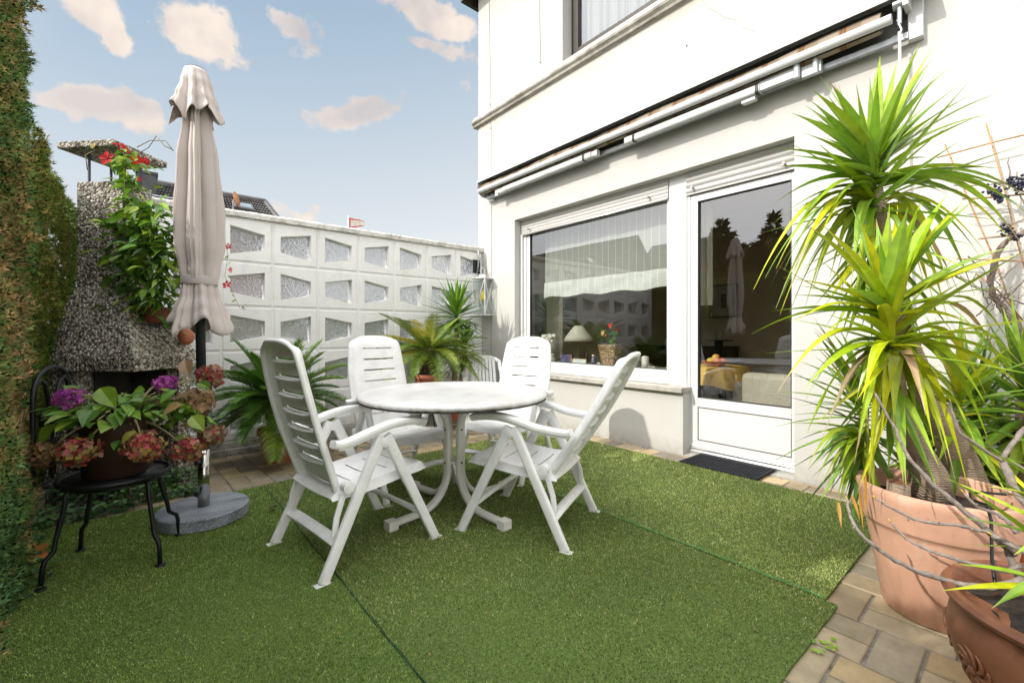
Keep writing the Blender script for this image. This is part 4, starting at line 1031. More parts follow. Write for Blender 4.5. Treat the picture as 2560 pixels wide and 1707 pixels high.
# ---------------------------------------------------------------- cycads
def cycad(label, cx, cy, crown_z, nfr, Lr, cols, potd, seed, trunk_r=.07, trunk_h=.12, elev=(-.35, 1.15), az0=0, group=None, stand=None, leafw=.0052, nl=62, leaflet=.095):
    random.seed(seed)
    z0 = gz(cy) if stand is None else stand
    t = thing('sago_palm', label, 'potted palm', (cx, cy, z0))
    prof, m_ = potd; pot(t, prof, m_, (cx, cy, z0))
    rimz = z0+prof[-1][1]; rtop = max(p[0] for p in prof[-4:])
    soil(t, (cx, cy), rtop*.92, z0+max(p[1] for p in prof)-.03)
    zt0 = z0+max(p[1] for p in prof)-.04
    mm = MB(); 
    for q in range(150):
        a = random.uniform(0, 6.283); f = random.random(); z_ = zt0+(crown_z-zt0)*f; r = trunk_r*(.8+.35*math.sin(math.pi*min(1, f*1.1)))
        p = Vector((cx+r*math.cos(a), cy+r*math.sin(a), z_)); d = Vector((math.cos(a), math.sin(a), .9)).normalized()
        mm.tube([p-d*.02, p+d*random.uniform(.015, .035)], [.010, .003], 5)
    mm.lathe([(trunk_r*.6, zt0-z0), (trunk_r, zt0-z0+(crown_z-zt0)*.5), (trunk_r*.8, crown_z-z0), (.0001, crown_z-z0+.03)], (cx, cy, z0), 16)
    o = mm.build('trunk', mat('cycad_trunk', (.075, .045, .025), .95, var=.6, vs=50)); attach(o, t)
    lm = LM(); rb = MB()
    for k in range(nfr):
        f = (k+.5)/nfr; el = elev[1]+(elev[0]-elev[1])*f**.9+random.uniform(-.1, .1); az = az0+k*2.39996+random.uniform(-.15, .15)
        L = random.uniform(*Lr)*(1-.12*(1-f)); col = jcol(random.choice(cols), .18)
        h = Vector((math.cos(az), math.sin(az), 0)); p = Vector((cx, cy, crown_z))+h*.02
        d = (h*math.cos(el)+Vector((0, 0, math.sin(el)))).normalized(); pts = [p.copy()]; S = 16; droop = .034+.045*f
        for s_ in range(S):
            p = p+d*(L/S); d = (d+Vector((0, 0, -droop*(s_/S+.35)))).normalized(); pts.append(p.copy())
        rb.tube(pts, [.0055*(1-i/S*.8) for i in range(S+1)], 4)
        side = d.cross(Vector((0, 0, 1))); 
        sd = h.cross(Vector((0, 0, 1))).normalized()
        for q in range(nl):
            u = .10+.9*q/(nl-1); x = u*S; i = min(S-1, int(x)); fr_ = x-i; b_ = pts[i].lerp(pts[i+1], fr_); tg = (pts[min(i+1, S)]-pts[i]).normalized()
            nr = sd.cross(tg).normalized()
            if nr.z < 0: nr = -nr
            ll = leaflet*math.sin(math.pi*(.13+.83*u))**.55*random.uniform(.88, 1.1)*(L/.6)
            ang = 1.0-.5*u
            for sg in (-1, 1):
                dd = (sd*sg*math.sin(ang+.25)+tg*math.cos(ang)+nr*(.42+random.uniform(-.1, .1))).normalized()
                e = b_+dd*ll*.55; e2_ = e+(dd-nr*.45+tg*.15).normalized()*ll*.45
                wv_ = tg*leafw*.5+nr*.0
                kk = random.uniform(.6, 1.35); c1 = [c_*kk for c_ in col]; c2 = [c1[0]*1.25+.02, c1[1]*1.1, c1[2]]
                n = len(lm.V); lm.V += [b_-wv_, b_+wv_, e+wv_, e-wv_, e2_]; lm.Cc += [c1, c1, c1, c1, c2]
                lm.F += [(n, n+1, n+2, n+3), (n+3, n+2, n+4)]
    o = rb.build('frond_stem', mat('frond_stem', (.16, .20, .05), .6), smooth=True); attach(o, t); o['kind'] = 'stuff'
    o = lm.build('fronds', M['glossleaf'], smooth=False); attach(o, t)
    return t
tpot = lambda r, h: [(.0001, .0), (r*.68, .0), (r*.70, .006), (r*.93, h*.80), (r*.95, h*.82), (r*1.02, h*.83), (r*1.03, h*.97), (r*1.0, h), (r*.93, h), (r*.91, h*.86), (.0001, h*.86)]
cycad('big dark green sago palm in a terracotta pot by the screen wall', .945, 4.35, .50, 58, (.52, .70), [(.055, .16, .014), (.075, .19, .018), (.10, .22, .02), (.14, .24, .025)], (tpot(.165, .30), M['terracotta']), 21, .075, .1, elev=(-.42, 1.25), az0=.4, leaflet=.17, nl=70, leafw=.0078)
# plant stand for the second palm
p2 = Vector((2.50, 4.43, 0)); zs = .31
st = thing('plant_stand', 'black wrought iron plant stand under the small yellowish palm', 'plant stand', (p2.x, p2.y, gz(4.43)))
m = MB()
for k in range(4):
    a = k*math.pi/2+.5; c_, s_ = math.cos(a), math.sin(a)
    m.tube([(p2.x+.13*c_, p2.y+.13*s_, .52), (p2.x+.125*c_, p2.y+.125*s_, .30), (p2.x+.10*c_, p2.y+.10*s_, .15), (p2.x+.14*c_, p2.y+.14*s_, gz(4.43)+.012), (p2.x+.165*c_, p2.y+.165*s_, gz(4.43)+.008)], .0065, 6)
    m.tube([(p2.x+.13*c_, p2.y+.13*s_, .52), (p2.x+.20*c_, p2.y+.20*s_, .62), (p2.x+.25*c_, p2.y+.25*s_, .66), (p2.x+.27*c_, p2.y+.27*s_, .62), (p2.x+.24*c_, p2.y+.24*s_, .59)], .005, 6)
for z_ in (.302, .50): m.tube([(p2.x+.13*math.cos(q), p2.y+.13*math.sin(q), z_) for q in np.linspace(0, 6.283, 25)], .005, 6)
m.lathe([(.0001, .335), (.13, .335), (.13, .343), (.0001, .343)], (p2.x, p2.y, 0), 24); attach(m.build('frame', M['black_iron'], ang=40), st)
cycad('small sago palm with yellow green fronds and a shaggy trunk on the iron stand', p2.x, p2.y, .885, 44, (.56, .76), [(.18, .26, .022), (.15, .24, .025), (.20, .27, .025), (.38, .34, .03), (.11, .20, .02), (.09, .17, .02)], (tpot(.165, .28), M['terracotta']), 4, .085, .12, elev=(-.28, .95), az0=1.1, stand=.345, leafw=.0075, leaflet=.13, nl=58)

# ---------------------------------------------------------------- yucca-like plants
def crown(lm, c, n, L, w, cols, el=(-.9, 1.45), seed=1, stem=.18, droop=.12):
    random.seed(seed); c = Vector(c)
    for k in range(n):
        f = (k+.5)/n; e = el[1]+(el[0]-el[1])*f+random.uniform(-.12, .12); az = k*2.39996+random.uniform(-.2, .2)
        d = Vector((math.cos(az)*math.cos(e), math.sin(az)*math.cos(e), math.sin(e))); LL = random.uniform(*L)*(.8+.2*math.sin(math.pi*f))
        b_ = c-Vector((0, 0, stem*f)); p1 = b_+d*LL-Vector((0, 0, droop*LL*max(0, math.cos(e))*(1+f)))
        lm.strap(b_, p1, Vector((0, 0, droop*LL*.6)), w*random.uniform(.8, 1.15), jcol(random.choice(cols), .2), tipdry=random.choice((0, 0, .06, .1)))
# spiky dragon tree in the corner
dc = Vector((3.02, 4.66, 0)); t = thing('yucca_plant', 'spiky green yucca with two leaf heads in the corner behind the small palm', 'potted plant', (dc.x, dc.y, gz(dc.y)))
pot(t, tpot(.15, .29), M['terracotta'], (dc.x, dc.y, gz(dc.y))); soil(t, dc, .13, gz(dc.y)+.25)
m = MB(); m.tube([(dc.x, dc.y, .1), (dc.x-.02, dc.y+.01, .5), (dc.x+.0, dc.y, .9), (dc.x-.01, dc.y-.02, 1.24)], [.035, .032, .028, .024], 10); m.tube([(dc.x+.02, dc.y, .3), (dc.x+.08, dc.y-.04, .6), (dc.x+.10, dc.y-.05, .86)], [.03, .026, .022], 10)
attach(m.build('trunk', M['yucca_bark'], smooth=True), t)
lm = LM(); crown(lm, (dc.x-.01, dc.y-.02, 1.36), 74, (.44, .58), .048, [DG, MG, (.10, .22, .03), (.07, .15, .02)], (-.7, 1.5), 5, .14, .08)
crown(lm, (dc.x+.10, dc.y-.05, .93), 60, (.40, .54), .036, [DG, MG, (.18, .24, .03), (.10, .17, .02)], (-.8, 1.3), 8, .14, .10); attach(lm.build('leaves', M['glossleaf'], smooth=False), t)

# ---- the big yucca on the right
pk = Vector((2.385, .245, 0))
yt = thing('yucca_plant', 'big yucca with bright yellow green sword leaves in the wide pink terracotta pot', 'potted plant', (pk.x, pk.y, 0))
H = .49; ro = .250
M['pink_pot'] = potmat('pink_terracotta', (.66, .375, .26), .75, (.78, .62, .52)) if True else mat('pink_terracotta', (.60, .30, .20), .72, var=.10, vs=5, bs=.12, bscale=70, stops=[(.28, (.60, .33, .22)), (.5, (.70, .41, .285)), (.75, (.75, .50, .39))])
prof = [(.0001, .0), (.158, .0), (.165, .006), (.219, H*.66), (.227, H*.70), (.231, H*.705), (.235, H*.72), (ro-.004, H-.035), (ro+.003, H-.018), (ro, H-.004), (ro-.012, H), (ro-.022, H-.006), (ro-.03, H-.08), (.0001, H-.085)]
pot(yt, prof, M['pink_pot'], (pk.x, pk.y, .001), 96); soil(yt, pk, ro-.032, H-.075)
m = MB()
tp = [PD(2325, 1240, 1.80), PD(2320, 1180, 1.80), PD(2290, 1120, 1.76), PD(2258, 1060, 1.71), PD(2243, 990, 1.66), PD(2238, 940, 1.62), PD(2233, 860, 1.60)]
m.tube(tp, [.075, .060, .045, .038, .031, .027, .022], 16); attach(m.build('trunk', M['yucca_bark'], smooth=True), yt)
m = MB(); tp = [PD(2420, 1240, 1.9), PD(2400, 1150, 1.9), PD(2330, 1010, 1.88), PD(2230, 760, 1.84), PD(2200, 560, 1.80), PD(2188, 470, 1.77)]
m.tube(tp, [.085, .06, .045, .032, .028, .024], 16); attach(m.build('trunk', M['yucca_bark'], smooth=True), yt)
m = MB(); sp_ = PD(2246, 1240, 1.70); m.lathe([(.040, -.10), (.036, .0), (.035, .055)], tuple(sp_), 18); o = attach(m.build('trunk', M['yucca_bark'], smooth=True), yt); o['label'] = 'sawn off short stump'
part('cut_face', mat('cut_wood', (.16, .06, .03), .8, var=.5, vs=40), o, lambda mm: mm.lathe([(.0001, .0575), (.028, .0575), (.036, .054)], tuple(sp_), 18))
def tips(lm, cen, pts, d0, spread, cols, wr, base_h=.10, seed=2, bend=.10, droopers=()):
    """leaves from a stem to tips given where the photograph shows them; depth of each tip drawn at random around the stem"""
    random.seed(seed)
    for i, (a, b_) in enumerate(pts):
        d = d0+random.uniform(-spread, spread); tip = PD(a, b_, d)
        up = (cen[1]-b_)/400.0
        st_ = PD(cen[0]+random.uniform(-6, 6), cen[1]-min(1, max(-1, up))*base_h*FPX/d0*.5, d0)
        L = (tip-st_).length
        bz = bend*L*(1 if b_ < cen[1] else 2.6)
        if i in droopers: bz = L*.55
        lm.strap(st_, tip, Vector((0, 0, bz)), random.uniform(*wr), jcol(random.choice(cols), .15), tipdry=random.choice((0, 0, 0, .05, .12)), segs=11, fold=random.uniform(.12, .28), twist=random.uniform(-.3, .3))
def c1(l): return [(a/2.24+1860, b_/2.24+100) for a, b_ in l]
def c2(l): return [(a/2.613+1860, b_/2.613+700) for a, b_ in l]
up1 = c1([(1000, 5), (762, 90), (860, 110), (705, 210), (1065, 100), (1160, 150), (1310, 190), (1310, 290), (1435, 295), (1390, 420), (1410, 720), (1200, 780), (1140, 855), (1568, 870), (1568, 940), (1600, 985), (425, 205), (475, 230), (570, 345), (375, 275), (345, 370), (265, 410), (330, 520), (135, 605), (160, 710), (135, 945), (150, 1040), (370, 950), (480, 925), (1030, 360), (800, 680), (745, 560), (1040, 660), (430, 700), (900, 745), (455, 548)])
dn1 = c1([(180, 1280), (55, 1395), (145, 1380), (180, 1500), (200, 1540), (340, 1500), (430, 1100), (545, 1430), (600, 1370), (700, 1430), (1150, 1400), (1140, 1568), (1290, 1430), (1370, 1215), (1560, 1150), (480, 1330), (1000, 1330), (640, 1500), (270, 1330), (990, 1100)])
lm = LM(); tips(lm, (2185, 450), up1, 1.74, .22, [YG, MG, (.17, .31, .022), (.24, .36, .025)], (.034, .050), .20, 3)
jit = lambda l, j, sd, k=1.0, c=(2185, 480): (random.seed(sd), [(c[0]+(a-c[0])*k*random.uniform(.72, 1.0)+random.uniform(-j, j), c[1]+(b_-c[1])*k*random.uniform(.8, 1.0)+random.uniform(-j, j)) for a, b_ in l])[1]
DRY = (.36, .25, .13)
tips(lm, (2185, 470), jit(up1, 34, 1), 1.76, .26, [YG, MG, (.2, .34, .03)], (.026, .038), .2, 13)
tips(lm, (2190, 520), jit(dn1, 30, 2), 1.84, .26, [YG, MG, YY, (.2, .3, .03), DRY], (.026, .038), .12, 14, droopers=range(20))
tips(lm, (2185, 500), dn1, 1.80, .22, [YG, YY, (.26, .34, .03), MG], (.034, .046), .12, 4, droopers=range(20))
crown(lm, PD(2185, 455, 1.76), 16, (.42, .56), .030, [YG, MG, (.26, .38, .03)], (-.2, 1.35), 71, .12, .05)
crown(lm, PD(2195, 575, 1.80), 30, (.30, .44), .036, [YG, YY, MG, (.26, .38, .03)], (-1.35, -.2), 73, .14, .12)
attach(lm.build('leaves', M['glossleaf'], smooth=False), yt)
up2 = c1([(600, 930), (815, 920), (920, 930), (1000, 905), (1135, 870), (1340, 860), (300, 1015), (430, 1030), (500, 1100), (1555, 1150), (1568, 1200), (210, 1330), (150, 1520), (930, 1180), (740, 1000), (560, 1390)])+c2([(1829, 50), (1510, 300), (40, 360), (1400, 150), (300, 100)])
dn2 = c2([(500, 400), (210, 750), (720, 820), (775, 800), (1140, 960), (1460, 1340), (1630, 1150), (1829, 580), (1829, 700), (1760, 385), (815, 1370), (720, 1200), (980, 980), (870, 190), (370, 740), (1350, 620), (1240, 900), (1600, 850), (1330, 1200), (410, 1000), (895, 1020)])
lm = LM(); tips(lm, (2222, 790), up2, 1.56, .20, [YG, (.22, .36, .03), (.24, .40, .05), YY], (.034, .050), .16, 6)
tips(lm, (2230, 850), dn2, 1.56, .16, [YY, (.30, .42, .022), YG, (.36, .44, .03)], (.038, .054), .12, 7, droopers=(0, 1, 2, 3, 4, 5, 6, 10, 11, 12, 13, 15, 16, 17, 18, 19, 20))
attach(lm.build('leaves', M['glossleaf'], smooth=False), yt)
lm = LM(); crown(lm, PD(2225, 810, 1.58), 18, (.38, .52), .030, [YG, YY, (.26, .38, .03)], (-.3, 1.2), 72, .12, .06); attach(lm.build('leaves', M['glossleaf'], smooth=False), yt)
lm = LM(); tips(lm, (2222, 800), jit(up2, 30, 3, 1, (2222, 800)), 1.60, .24, [YG, YY, MG], (.026, .038), .16, 16); crown(lm, PD(2240, 910, 1.64), 13, (.26, .40), .036, [YG, YY, MG], (-1.4, -.4), 74, .14, .12); tips(lm, (2235, 860), jit(dn2, 34, 4, 1, (2235, 850)), 1.62, .22, [YY, YG, MG, DRY], (.028, .040), .12, 17, droopers=range(21)); attach(lm.build('leaves', M['glossleaf'], smooth=False), yt)
dn3 = c2([(410, 1000), (415, 1220), (440, 1240), (470, 1310), (510, 1335), (610, 1330), (600, 1450), (640, 1380), (245, 575), (215, 750), (305, 937), (450, 410), (465, 490), (460, 335), (460, 260), (560, 1230), (720, 1200), (700, 1400), (600, 600), (540, 830), (690, 640), (850, 1370)])
lm = LM(); tips(lm, (2165, 1090), dn3, 1.86, .14, [YG, MG, (.12, .24, .02), (.26, .34, .03)], (.026, .036), .3, 9, droopers=range(1, 8)); tips(lm, (2165, 1060), jit(dn3, 30, 5, 1, (2165, 1060)), 1.92, .2, [YG, MG, (.12, .24, .02), DRY], (.022, .032), .3, 19, droopers=range(1, 8))
attach(lm.build('leaves', M['leaf'], smooth=False), yt)
m = MB(); m.tube([PD(2200, 1250, 1.85), PD(2165, 1150, 1.86), PD(2160, 1000, 1.86)], [.018, .016, .012], 8); attach(m.build('stem', mat('green_stem', (.30, .36, .03), .5), smooth=True), yt)
lm = LM(); crown(lm, PD(2160, 960, 2.05), 60, (.30, .48), .030, [DG, (.06, .14, .015), MG], (-1.3, 1.2), 31, .35, .18)
crown(lm, PD(2330, 1080, 2.1), 46, (.26, .42), .030, [DG, (.06, .14, .015), MG], (-1.2, 1.2), 32, .3, .18)
crown(lm, PD(2400, 960, 1.95), 54, (.34, .50), .036, [YG, MG, (.12, .24, .02), YY], (-1.2, 1.2), 33, .3, .16)
attach(lm.build('leaves', M['leaf'], smooth=False), yt)
# dry dangling leaf bits on the rim
lm = LM()
for a, b_, c_, d_ in ((2165, 1185, 2163, 1290), (2150, 1230, 2158, 1320), (2095, 1255, 2103, 1315), (2130, 1240, 2150, 1300)):
    lm.strap(PD(a, b_, 1.72), PD(c_, d_, 1.68), (0, 0, 0), .012, (.50, .27, .04), segs=5)
attach(lm.build('dry_leaves', M['leaf']), yt)
# yuccas further right behind
for k, (px_, py_, d, n, lab, pr) in enumerate([(2440, 1060, 2.35, 70, 'bushy yucca behind the pink pot against the sunny wall', .15), (2560, 1000, 2.15, 80, 'leafy yucca at the right edge of the picture behind the bare branches', .16)]):
    c = PD(px_, py_, d); t = thing('yucca_plant', lab, 'potted plant', (c.x, c.y, 0))
    pot(t, tpot(pr, .30), M['terracotta'], (c.x, c.y, 0)); soil(t, c, pr*.9, .26)
    m = MB(); m.tube([(c.x, c.y, .2), (c.x+.02, c.y, .5), (c.x, c.y, c.z)], [.04, .034, .028], 12); attach(m.build('trunk', M['yucca_bark'], smooth=True), t)
    lm = LM(); crown(lm, c+Vector((0, 0, .10)), n, (.40, .60), .038, [YG, MG, (.17, .30, .03), DG, (.24, .34, .03)], (-1.0, 1.4), 40+k, .3, .10)
    crown(lm, c+Vector((.1, .05, -.22)), 34, (.3, .42), .034, [YG, DG, MG], (-.6, 1.3), 50+k, .2, .10); attach(lm.build('leaves', M['leaf'], smooth=False), t)
# ---- front right brown pot: relief, yucca leaves reaching in, bare branches
bc = Vector((1.835, -.115, 0)); t = thing('yucca_plant', 'brown relief pot in the front corner with a few long green leaves', 'potted plant', (bc.x, bc.y, 0))
rb_ = .285
prof = [(.0001, 0), (.16, 0), (.17, .01), (.225, .10), (.27, .19), (rb_, .26), (.278, .305), (.262, .33), (.262, .338), (.275, .346), (.290, .354), (.296, .367), (.288, .378), (.272, .378), (.262, .366), (.255, .315), (.0001, .31)]
po = pot(t, prof, potmat('brown_glazed_terracotta', (.22, .085, .042), .5, (.34, .17, .09)), (bc.x, bc.y, .001), 96); soil(t, bc, .255, .312)
def relief(m, ang, zc, s_):
    for k in range(9):
        th0 = k/9*6.283; pts = []
        for q in np.linspace(0, 1, 8):
            a = th0+q*1.2; r_ = s_*(.15+.85*math.sin(q*math.pi/2)); aa = ang+r_*math.cos(a)/rb_; zz = zc+r_*math.sin(a)
            rr = interp([(p_[1], p_[0]) for p_ in prof[2:8]], zz)+.002; pts.append((bc.x+rr*math.cos(aa), bc.y+rr*math.sin(aa), zz))
        m.tube(pts, [.0045, .006, .0065, .006, .005, .004, .003, .002], 6)
    rr = interp([(p_[1], p_[0]) for p_ in prof[2:8]], zc); m.sphere((bc.x+rr*math.cos(ang), bc.y+rr*math.sin(ang), zc), .014, 10, 6)
for a_r in (168, 128, 208, 88): part('relief', po.data.materials[0], po, lambda m: relief(m, math.radians(a_r), .21, .055), smooth=True)
lm = LM(); cz = PD(2660, 1400, 1.10)
random.seed(77)
for (a, b_, sa, sb, d, w, cl) in [((1210/2.583+1860), 180/2.583+1100, 2640, 1390, 1.12, .030, YG), (1350/2.583+1860, 800/2.583+1100, 2650, 1470, 1.05, .034, YG), (1255/2.583+1860, 975/2.583+1100, 2650, 1480, 1.02, .030, YY), (1600/2.583+1860, 1085/2.583+1100, 2640, 1450, 1.0, .030, MG), (1330/2.583+1860, 230/2.583+1100, 2660, 1290, 1.18, .012, (.5, .45, .25)), (1480/2.583+1860, 175/2.583+1100, 2680, 1330, 1.2, .032, MG), (1560/2.583+1860, 300/2.583+1100, 2650, 1270, 1.15, .034, YY), (1745/2.583+1860, 740/2.583+1100, 2620, 1370, 1.05, .02, (.3, .42, .05)), (2440, 1105, 2700, 1290, 1.25, .03, YG)]:
    lm.strap(PD(sa, sb, d+.03), PD(a, b_, d), (0, 0, .02), w, jcol(cl, .1), segs=10, tipdry=.05)
crown(lm, PD(2720, 1350, 1.15), 22, (.2, .34), .03, [YG, MG], (-.1, 1.2), 61, .05, .1); attach(lm.build('leaves', M['glossleaf'], smooth=False), t)
# litter in that pot
lm = LM(); random.seed(5)
for k in range(60):
    a = random.uniform(0, 6.283); r_ = .24*random.random()**.5; p = Vector((bc.x+r_*math.cos(a), bc.y+r_*math.sin(a), .322+random.uniform(0, .012))); d = Vector((random.uniform(-1, 1), random.uniform(-1, 1), random.uniform(-.2, .4)))
    lm.ovate(p, d, (0, 0, 1), random.uniform(.02, .045), random.uniform(.01, .02), random.choice([(.10, .05, .03), (.06, .03, .02), (.22, .13, .07), (.03, .02, .015)]))
o = attach(lm.build('leaf_litter', M['leaf']), t); o['kind'] = 'stuff'
# bare shrub
sh = thing('bare_shrub', 'leafless grey branches with yellow buds sprawling in front of the pink pot', 'shrub', tuple(bc+Vector((.05, .1, .36))))
def c3(l): return [(a/2.583+1860, b_/2.583+1100) for a, b_ in l]
br = [(c3([(1900, 1010), (1800, 900), (1745, 830), (1700, 700), (1600, 610), (1500, 520), (1400, 440), (1300, 350), (1200, 270), (1130, 190), (1060, 110), (1020, 30), (985, -60)])+[(a, b_) for a, b_ in c2([(855, 740)])], 1.26, 1.44, .0105, .0038),
      (c3([(1800, 900), (1600, 950), (1430, 940), (1250, 890), (1100, 840), (980, 780), (880, 710), (780, 640), (720, 560), (690, 500), (675, 440), (665, 380)]), 1.22, 1.42, .0085, .0035),
      (c3([(1750, 740), (1660, 640), (1580, 595), (1460, 565), (1350, 545), (1200, 535), (1100, 510), (1000, 465), (900, 405), (850, 375)]), 1.28, 1.38, .006, .003),
      (c3([(1790, 800), (1700, 850), (1540, 810), (1400, 780), (1250, 730), (1150, 690), (1070, 650), (1010, 600), (950, 530)]), 1.24, 1.36, .006, .0028),
      (c3([(1760, 600), (1700, 520), (1640, 480), (1500, 430), (1420, 340)]), 1.3, 1.36, .007, .003),
      (c3([(1900, 760), (1750, 690), (1600, 610)]), 1.2, 1.27, .009, .007),
      ([(2600, 1200), (2540, 1160), (2500, 1150), (2440, 1110), (2400, 1080), (2384, 1040), (2375, 1005)], 1.5, 1.5, .007, .003),
      ([(2500, 1150), (2530, 1110), (2560, 1070), (2575, 1060)], 1.5, 1.48, .008, .006),
      ([(2600, 1290), (2545, 1240), (2505, 1155)], 1.42, 1.5, .013, .01)]
m = MB(); buds = MB(); random.seed(8)
for pts, d0, d1, r0, r1 in br:
    P_ = []; n = len(pts)
    for i in range(n):
        d = d0+(d1-d0)*i/(n-1); P_.append(PD(pts[i][0], pts[i][1], d))
    Q = []
    for i in range(n-1):
        for k in range(3): Q.append(P_[i].lerp(P_[i+1], k/3)+Vector([random.uniform(-.0018, .0018) for _ in range(3)]))
    Q.append(P_[-1]); L = len(Q)
    m.tube(Q, [(r0+(r1-r0)*i/(L-1))*(1.25 if i % 5 == 0 else 1) for i in range(L)], 7)
    e = Q[-1]; dv = (Q[-1]-Q[-2]).normalized(); buds.tube([e, e+dv*.012], [.003, .001], 6)
    for i in range(4, L-2, 5):
        s_ = Vector([random.uniform(-1, 1) for _ in range(3)]).normalized(); m.tube([Q[i], Q[i]+s_*.012], [.0035, .0018], 5)
attach(m.build('branches', M['twig'], smooth=True), sh); attach(buds.build('bud', mat('yellow_bud', (.5, .38, .05), .5), smooth=True), sh)
# black wire hoop on the pink pot rim
hoop = MB(); pts = [PD(2515, 1236, 1.62), PD(2455, 1230, 1.62), PD(2425, 1232, 1.60), PD(2428, 1248, 1.55), PD(2468, 1262, 1.46), PD(2478, 1300, 1.42), PD(2480, 1400, 1.36), PD(2488, 1460, 1.30)]
hoop.tube(pts, .0045, 8); tag(hoop.build('wire_hoop', M['black_iron'], smooth=True), 'bent black wire hooked over the rim of the pink pot', 'wire')

# ---------------------------------------------------------------- trellis with vine on the facade
tr_ = thing('trellis', 'loose orange brown cane trellis leaning on the sunny stucco wall', 'trellis', (3.66, -.1, 1))
m = MB()
for l, X in (([(1125, 585), (1230, 830), (1390, 1200), (1480, 1440), (1600, 1700)], 3.63), ([(1355, 465), (1440, 760), (1530, 1130), (1620, 1450)], 3.63), ([(1080, 660), (1390, 575), (1600, 525)], 3.60), ([(1220, 892), (1500, 870), (1640, 862)], 3.60), ([(1310, 1115), (1500, 1090), (1640, 1075)], 3.60), ([(1190, 1225), (1450, 1235), (1640, 1240)], 3.61), ([(1300, 1310), (1420, 1400), (1560, 1568)], 3.62)):
    pts = [PX(a, b_, X-.01) for a, b_ in c1(l)]; m.tube(pts, .0042, 6)
attach(m.build('canes', mat('orange_cane', (.42, .22, .09), .6, var=.3, vs=30), smooth=True), tr_)
vn = thing('grape_vine', 'dry twisted vine with dark blue berries hanging on the right of the wall', 'vine', (3.55, -.1, 1.2)); m = MB(); random.seed(9)
def wig(pts, X, r0, r1, j=.008, n=7):
    P_ = [PX(a, b_, X+random.uniform(-.02, .02)) for a, b_ in pts]; Q = []
    for i in range(len(P_)-1):
        for k in range(3): Q.append(P_[i].lerp(P_[i+1], k/3)+Vector([random.uniform(-j, j) for _ in range(3)]))
    Q.append(P_[-1]); L = len(Q); m.tube(Q, [r0+(r1-r0)*i/(L-1) for i in range(L)], n)
for k in range(7): wig([(2575+random.uniform(-8, 8), 575+random.uniform(-10, 10)), (2520, 600), (2494, 632), (2480, 680), (2474, 720+random.uniform(-9, 9)), (2490, 750), (2530+random.uniform(-8, 8), 800), (2575, 870)], 3.52, .006, .008, .010)
for a, b_, c_, d_ in ((2405, 447, 2575, 462), (2383, 465, 2560, 462), (2520, 395, 2524, 470), (2470, 435, 2560, 480), (2405, 498, 2560, 484), (2490, 580, 2575, 540), (2448, 598, 2560, 585), (2480, 700, 2420, 640), (2485, 735, 2400, 690), (2500, 760, 2560, 700), (2480, 745, 2440, 790), (2500, 700, 2555, 650), (2540, 480, 2575, 520), (2470, 745, 2530, 735), (2500, 740, 2560, 760), (2450, 700, 2470, 760), (2543, 430, 2546, 480)): wig([(a, b_), ((a+c_)/2+random.uniform(-6, 6), (b_+d_)/2+random.uniform(-5, 5)), (c_, d_)], 3.52, .0025, .004, .005, 5)
for k in range(46):
    a, b_ = 2500+random.gauss(0, 22), 742+random.gauss(0, 20); wig([(a, b_), (a+random.uniform(-40, 40), b_+random.uniform(-35, 35))], 3.5, .002, .001, .004, 4)
attach(m.build('vine_stems', mat('dry_vine', (.20, .15, .12), .85, var=.4, vs=50), smooth=True), vn)
bmat_ = mat('blue_berry', (.012, .014, .035), .45)
for cx_, cy_, n, sx_, sy_ in ((2495, 480, 60, 22, 12), (2540, 460, 60, 22, 14), (2500, 498, 20, 10, 8), (2522, 575, 40, 16, 9), (2545, 590, 24, 12, 7), (2560, 455, 24, 10, 12)):
    m = MB()
    for k in range(n): p = PX(cx_+random.gauss(0, sx_*.6), cy_+random.gauss(0, sy_*.6), 3.50+random.uniform(-.03, .03)); m.sphere(p, random.uniform(.0055, .008), 8, 6)
    attach(m.build('berry_cluster', bmat_, smooth=True), vn)

# ================================================================ IRON CHAIR WITH HYDRANGEA
ix, iy, isz = -.085, 2.81, .425
ic = thing('iron_chair', 'black wrought iron bistro chair used as a plant stand beside the hedge', 'chair', (ix, iy, 0))
part('seat', M['black_iron'], ic, lambda m: (m.lathe([(.0001, isz-.012), (.19, isz-.012), (.19, isz-.004), (.0001, isz-.004)], n=48), m.tube([(.20*math.cos(q), .20*math.sin(q), isz-.004) for q in np.linspace(0, 2*math.pi, 49)], .011, 8, caps=False), m.tube([(.17*math.cos(q), .17*math.sin(q), isz-.03) for q in np.linspace(0, 2*math.pi, 49)], .006, 6, caps=False)), smooth=True)
for (fx, fy) in ((-.318, 2.687), (-.225, 3.048), (.072, 2.613), (.161, 2.949)):
    v = Vector((fx-ix, fy-iy, 0)); u = v.normalized()
    q0 = u*.165; pts = [q0+Vector((0, 0, isz-.012)), u*.185+Vector((0, 0, isz-.045)), u*.188+Vector((0, 0, isz-.10)), u*(.185+.40*(v.length-.185))+Vector((0, 0, .20)), u*(.185+.48*(v.length-.185))+Vector((0, 0, .155)), u*(.185+.85*(v.length-.185))+Vector((0, 0, .125)), u*(.185+.92*(v.length-.185))+Vector((0, 0, .10)), v+Vector((0, 0, .014))]
    l_ = part('leg', M['black_iron'], ic, lambda m: m.tube(pts, .0095, 8), smooth=True)
    part('foot', M['black_iron'], l_, lambda m: m.lathe([(.0001, .012), (.021, .012), (.019, .019), (.009, .022)], (v.x, v.y, 0), 14), smooth=True)
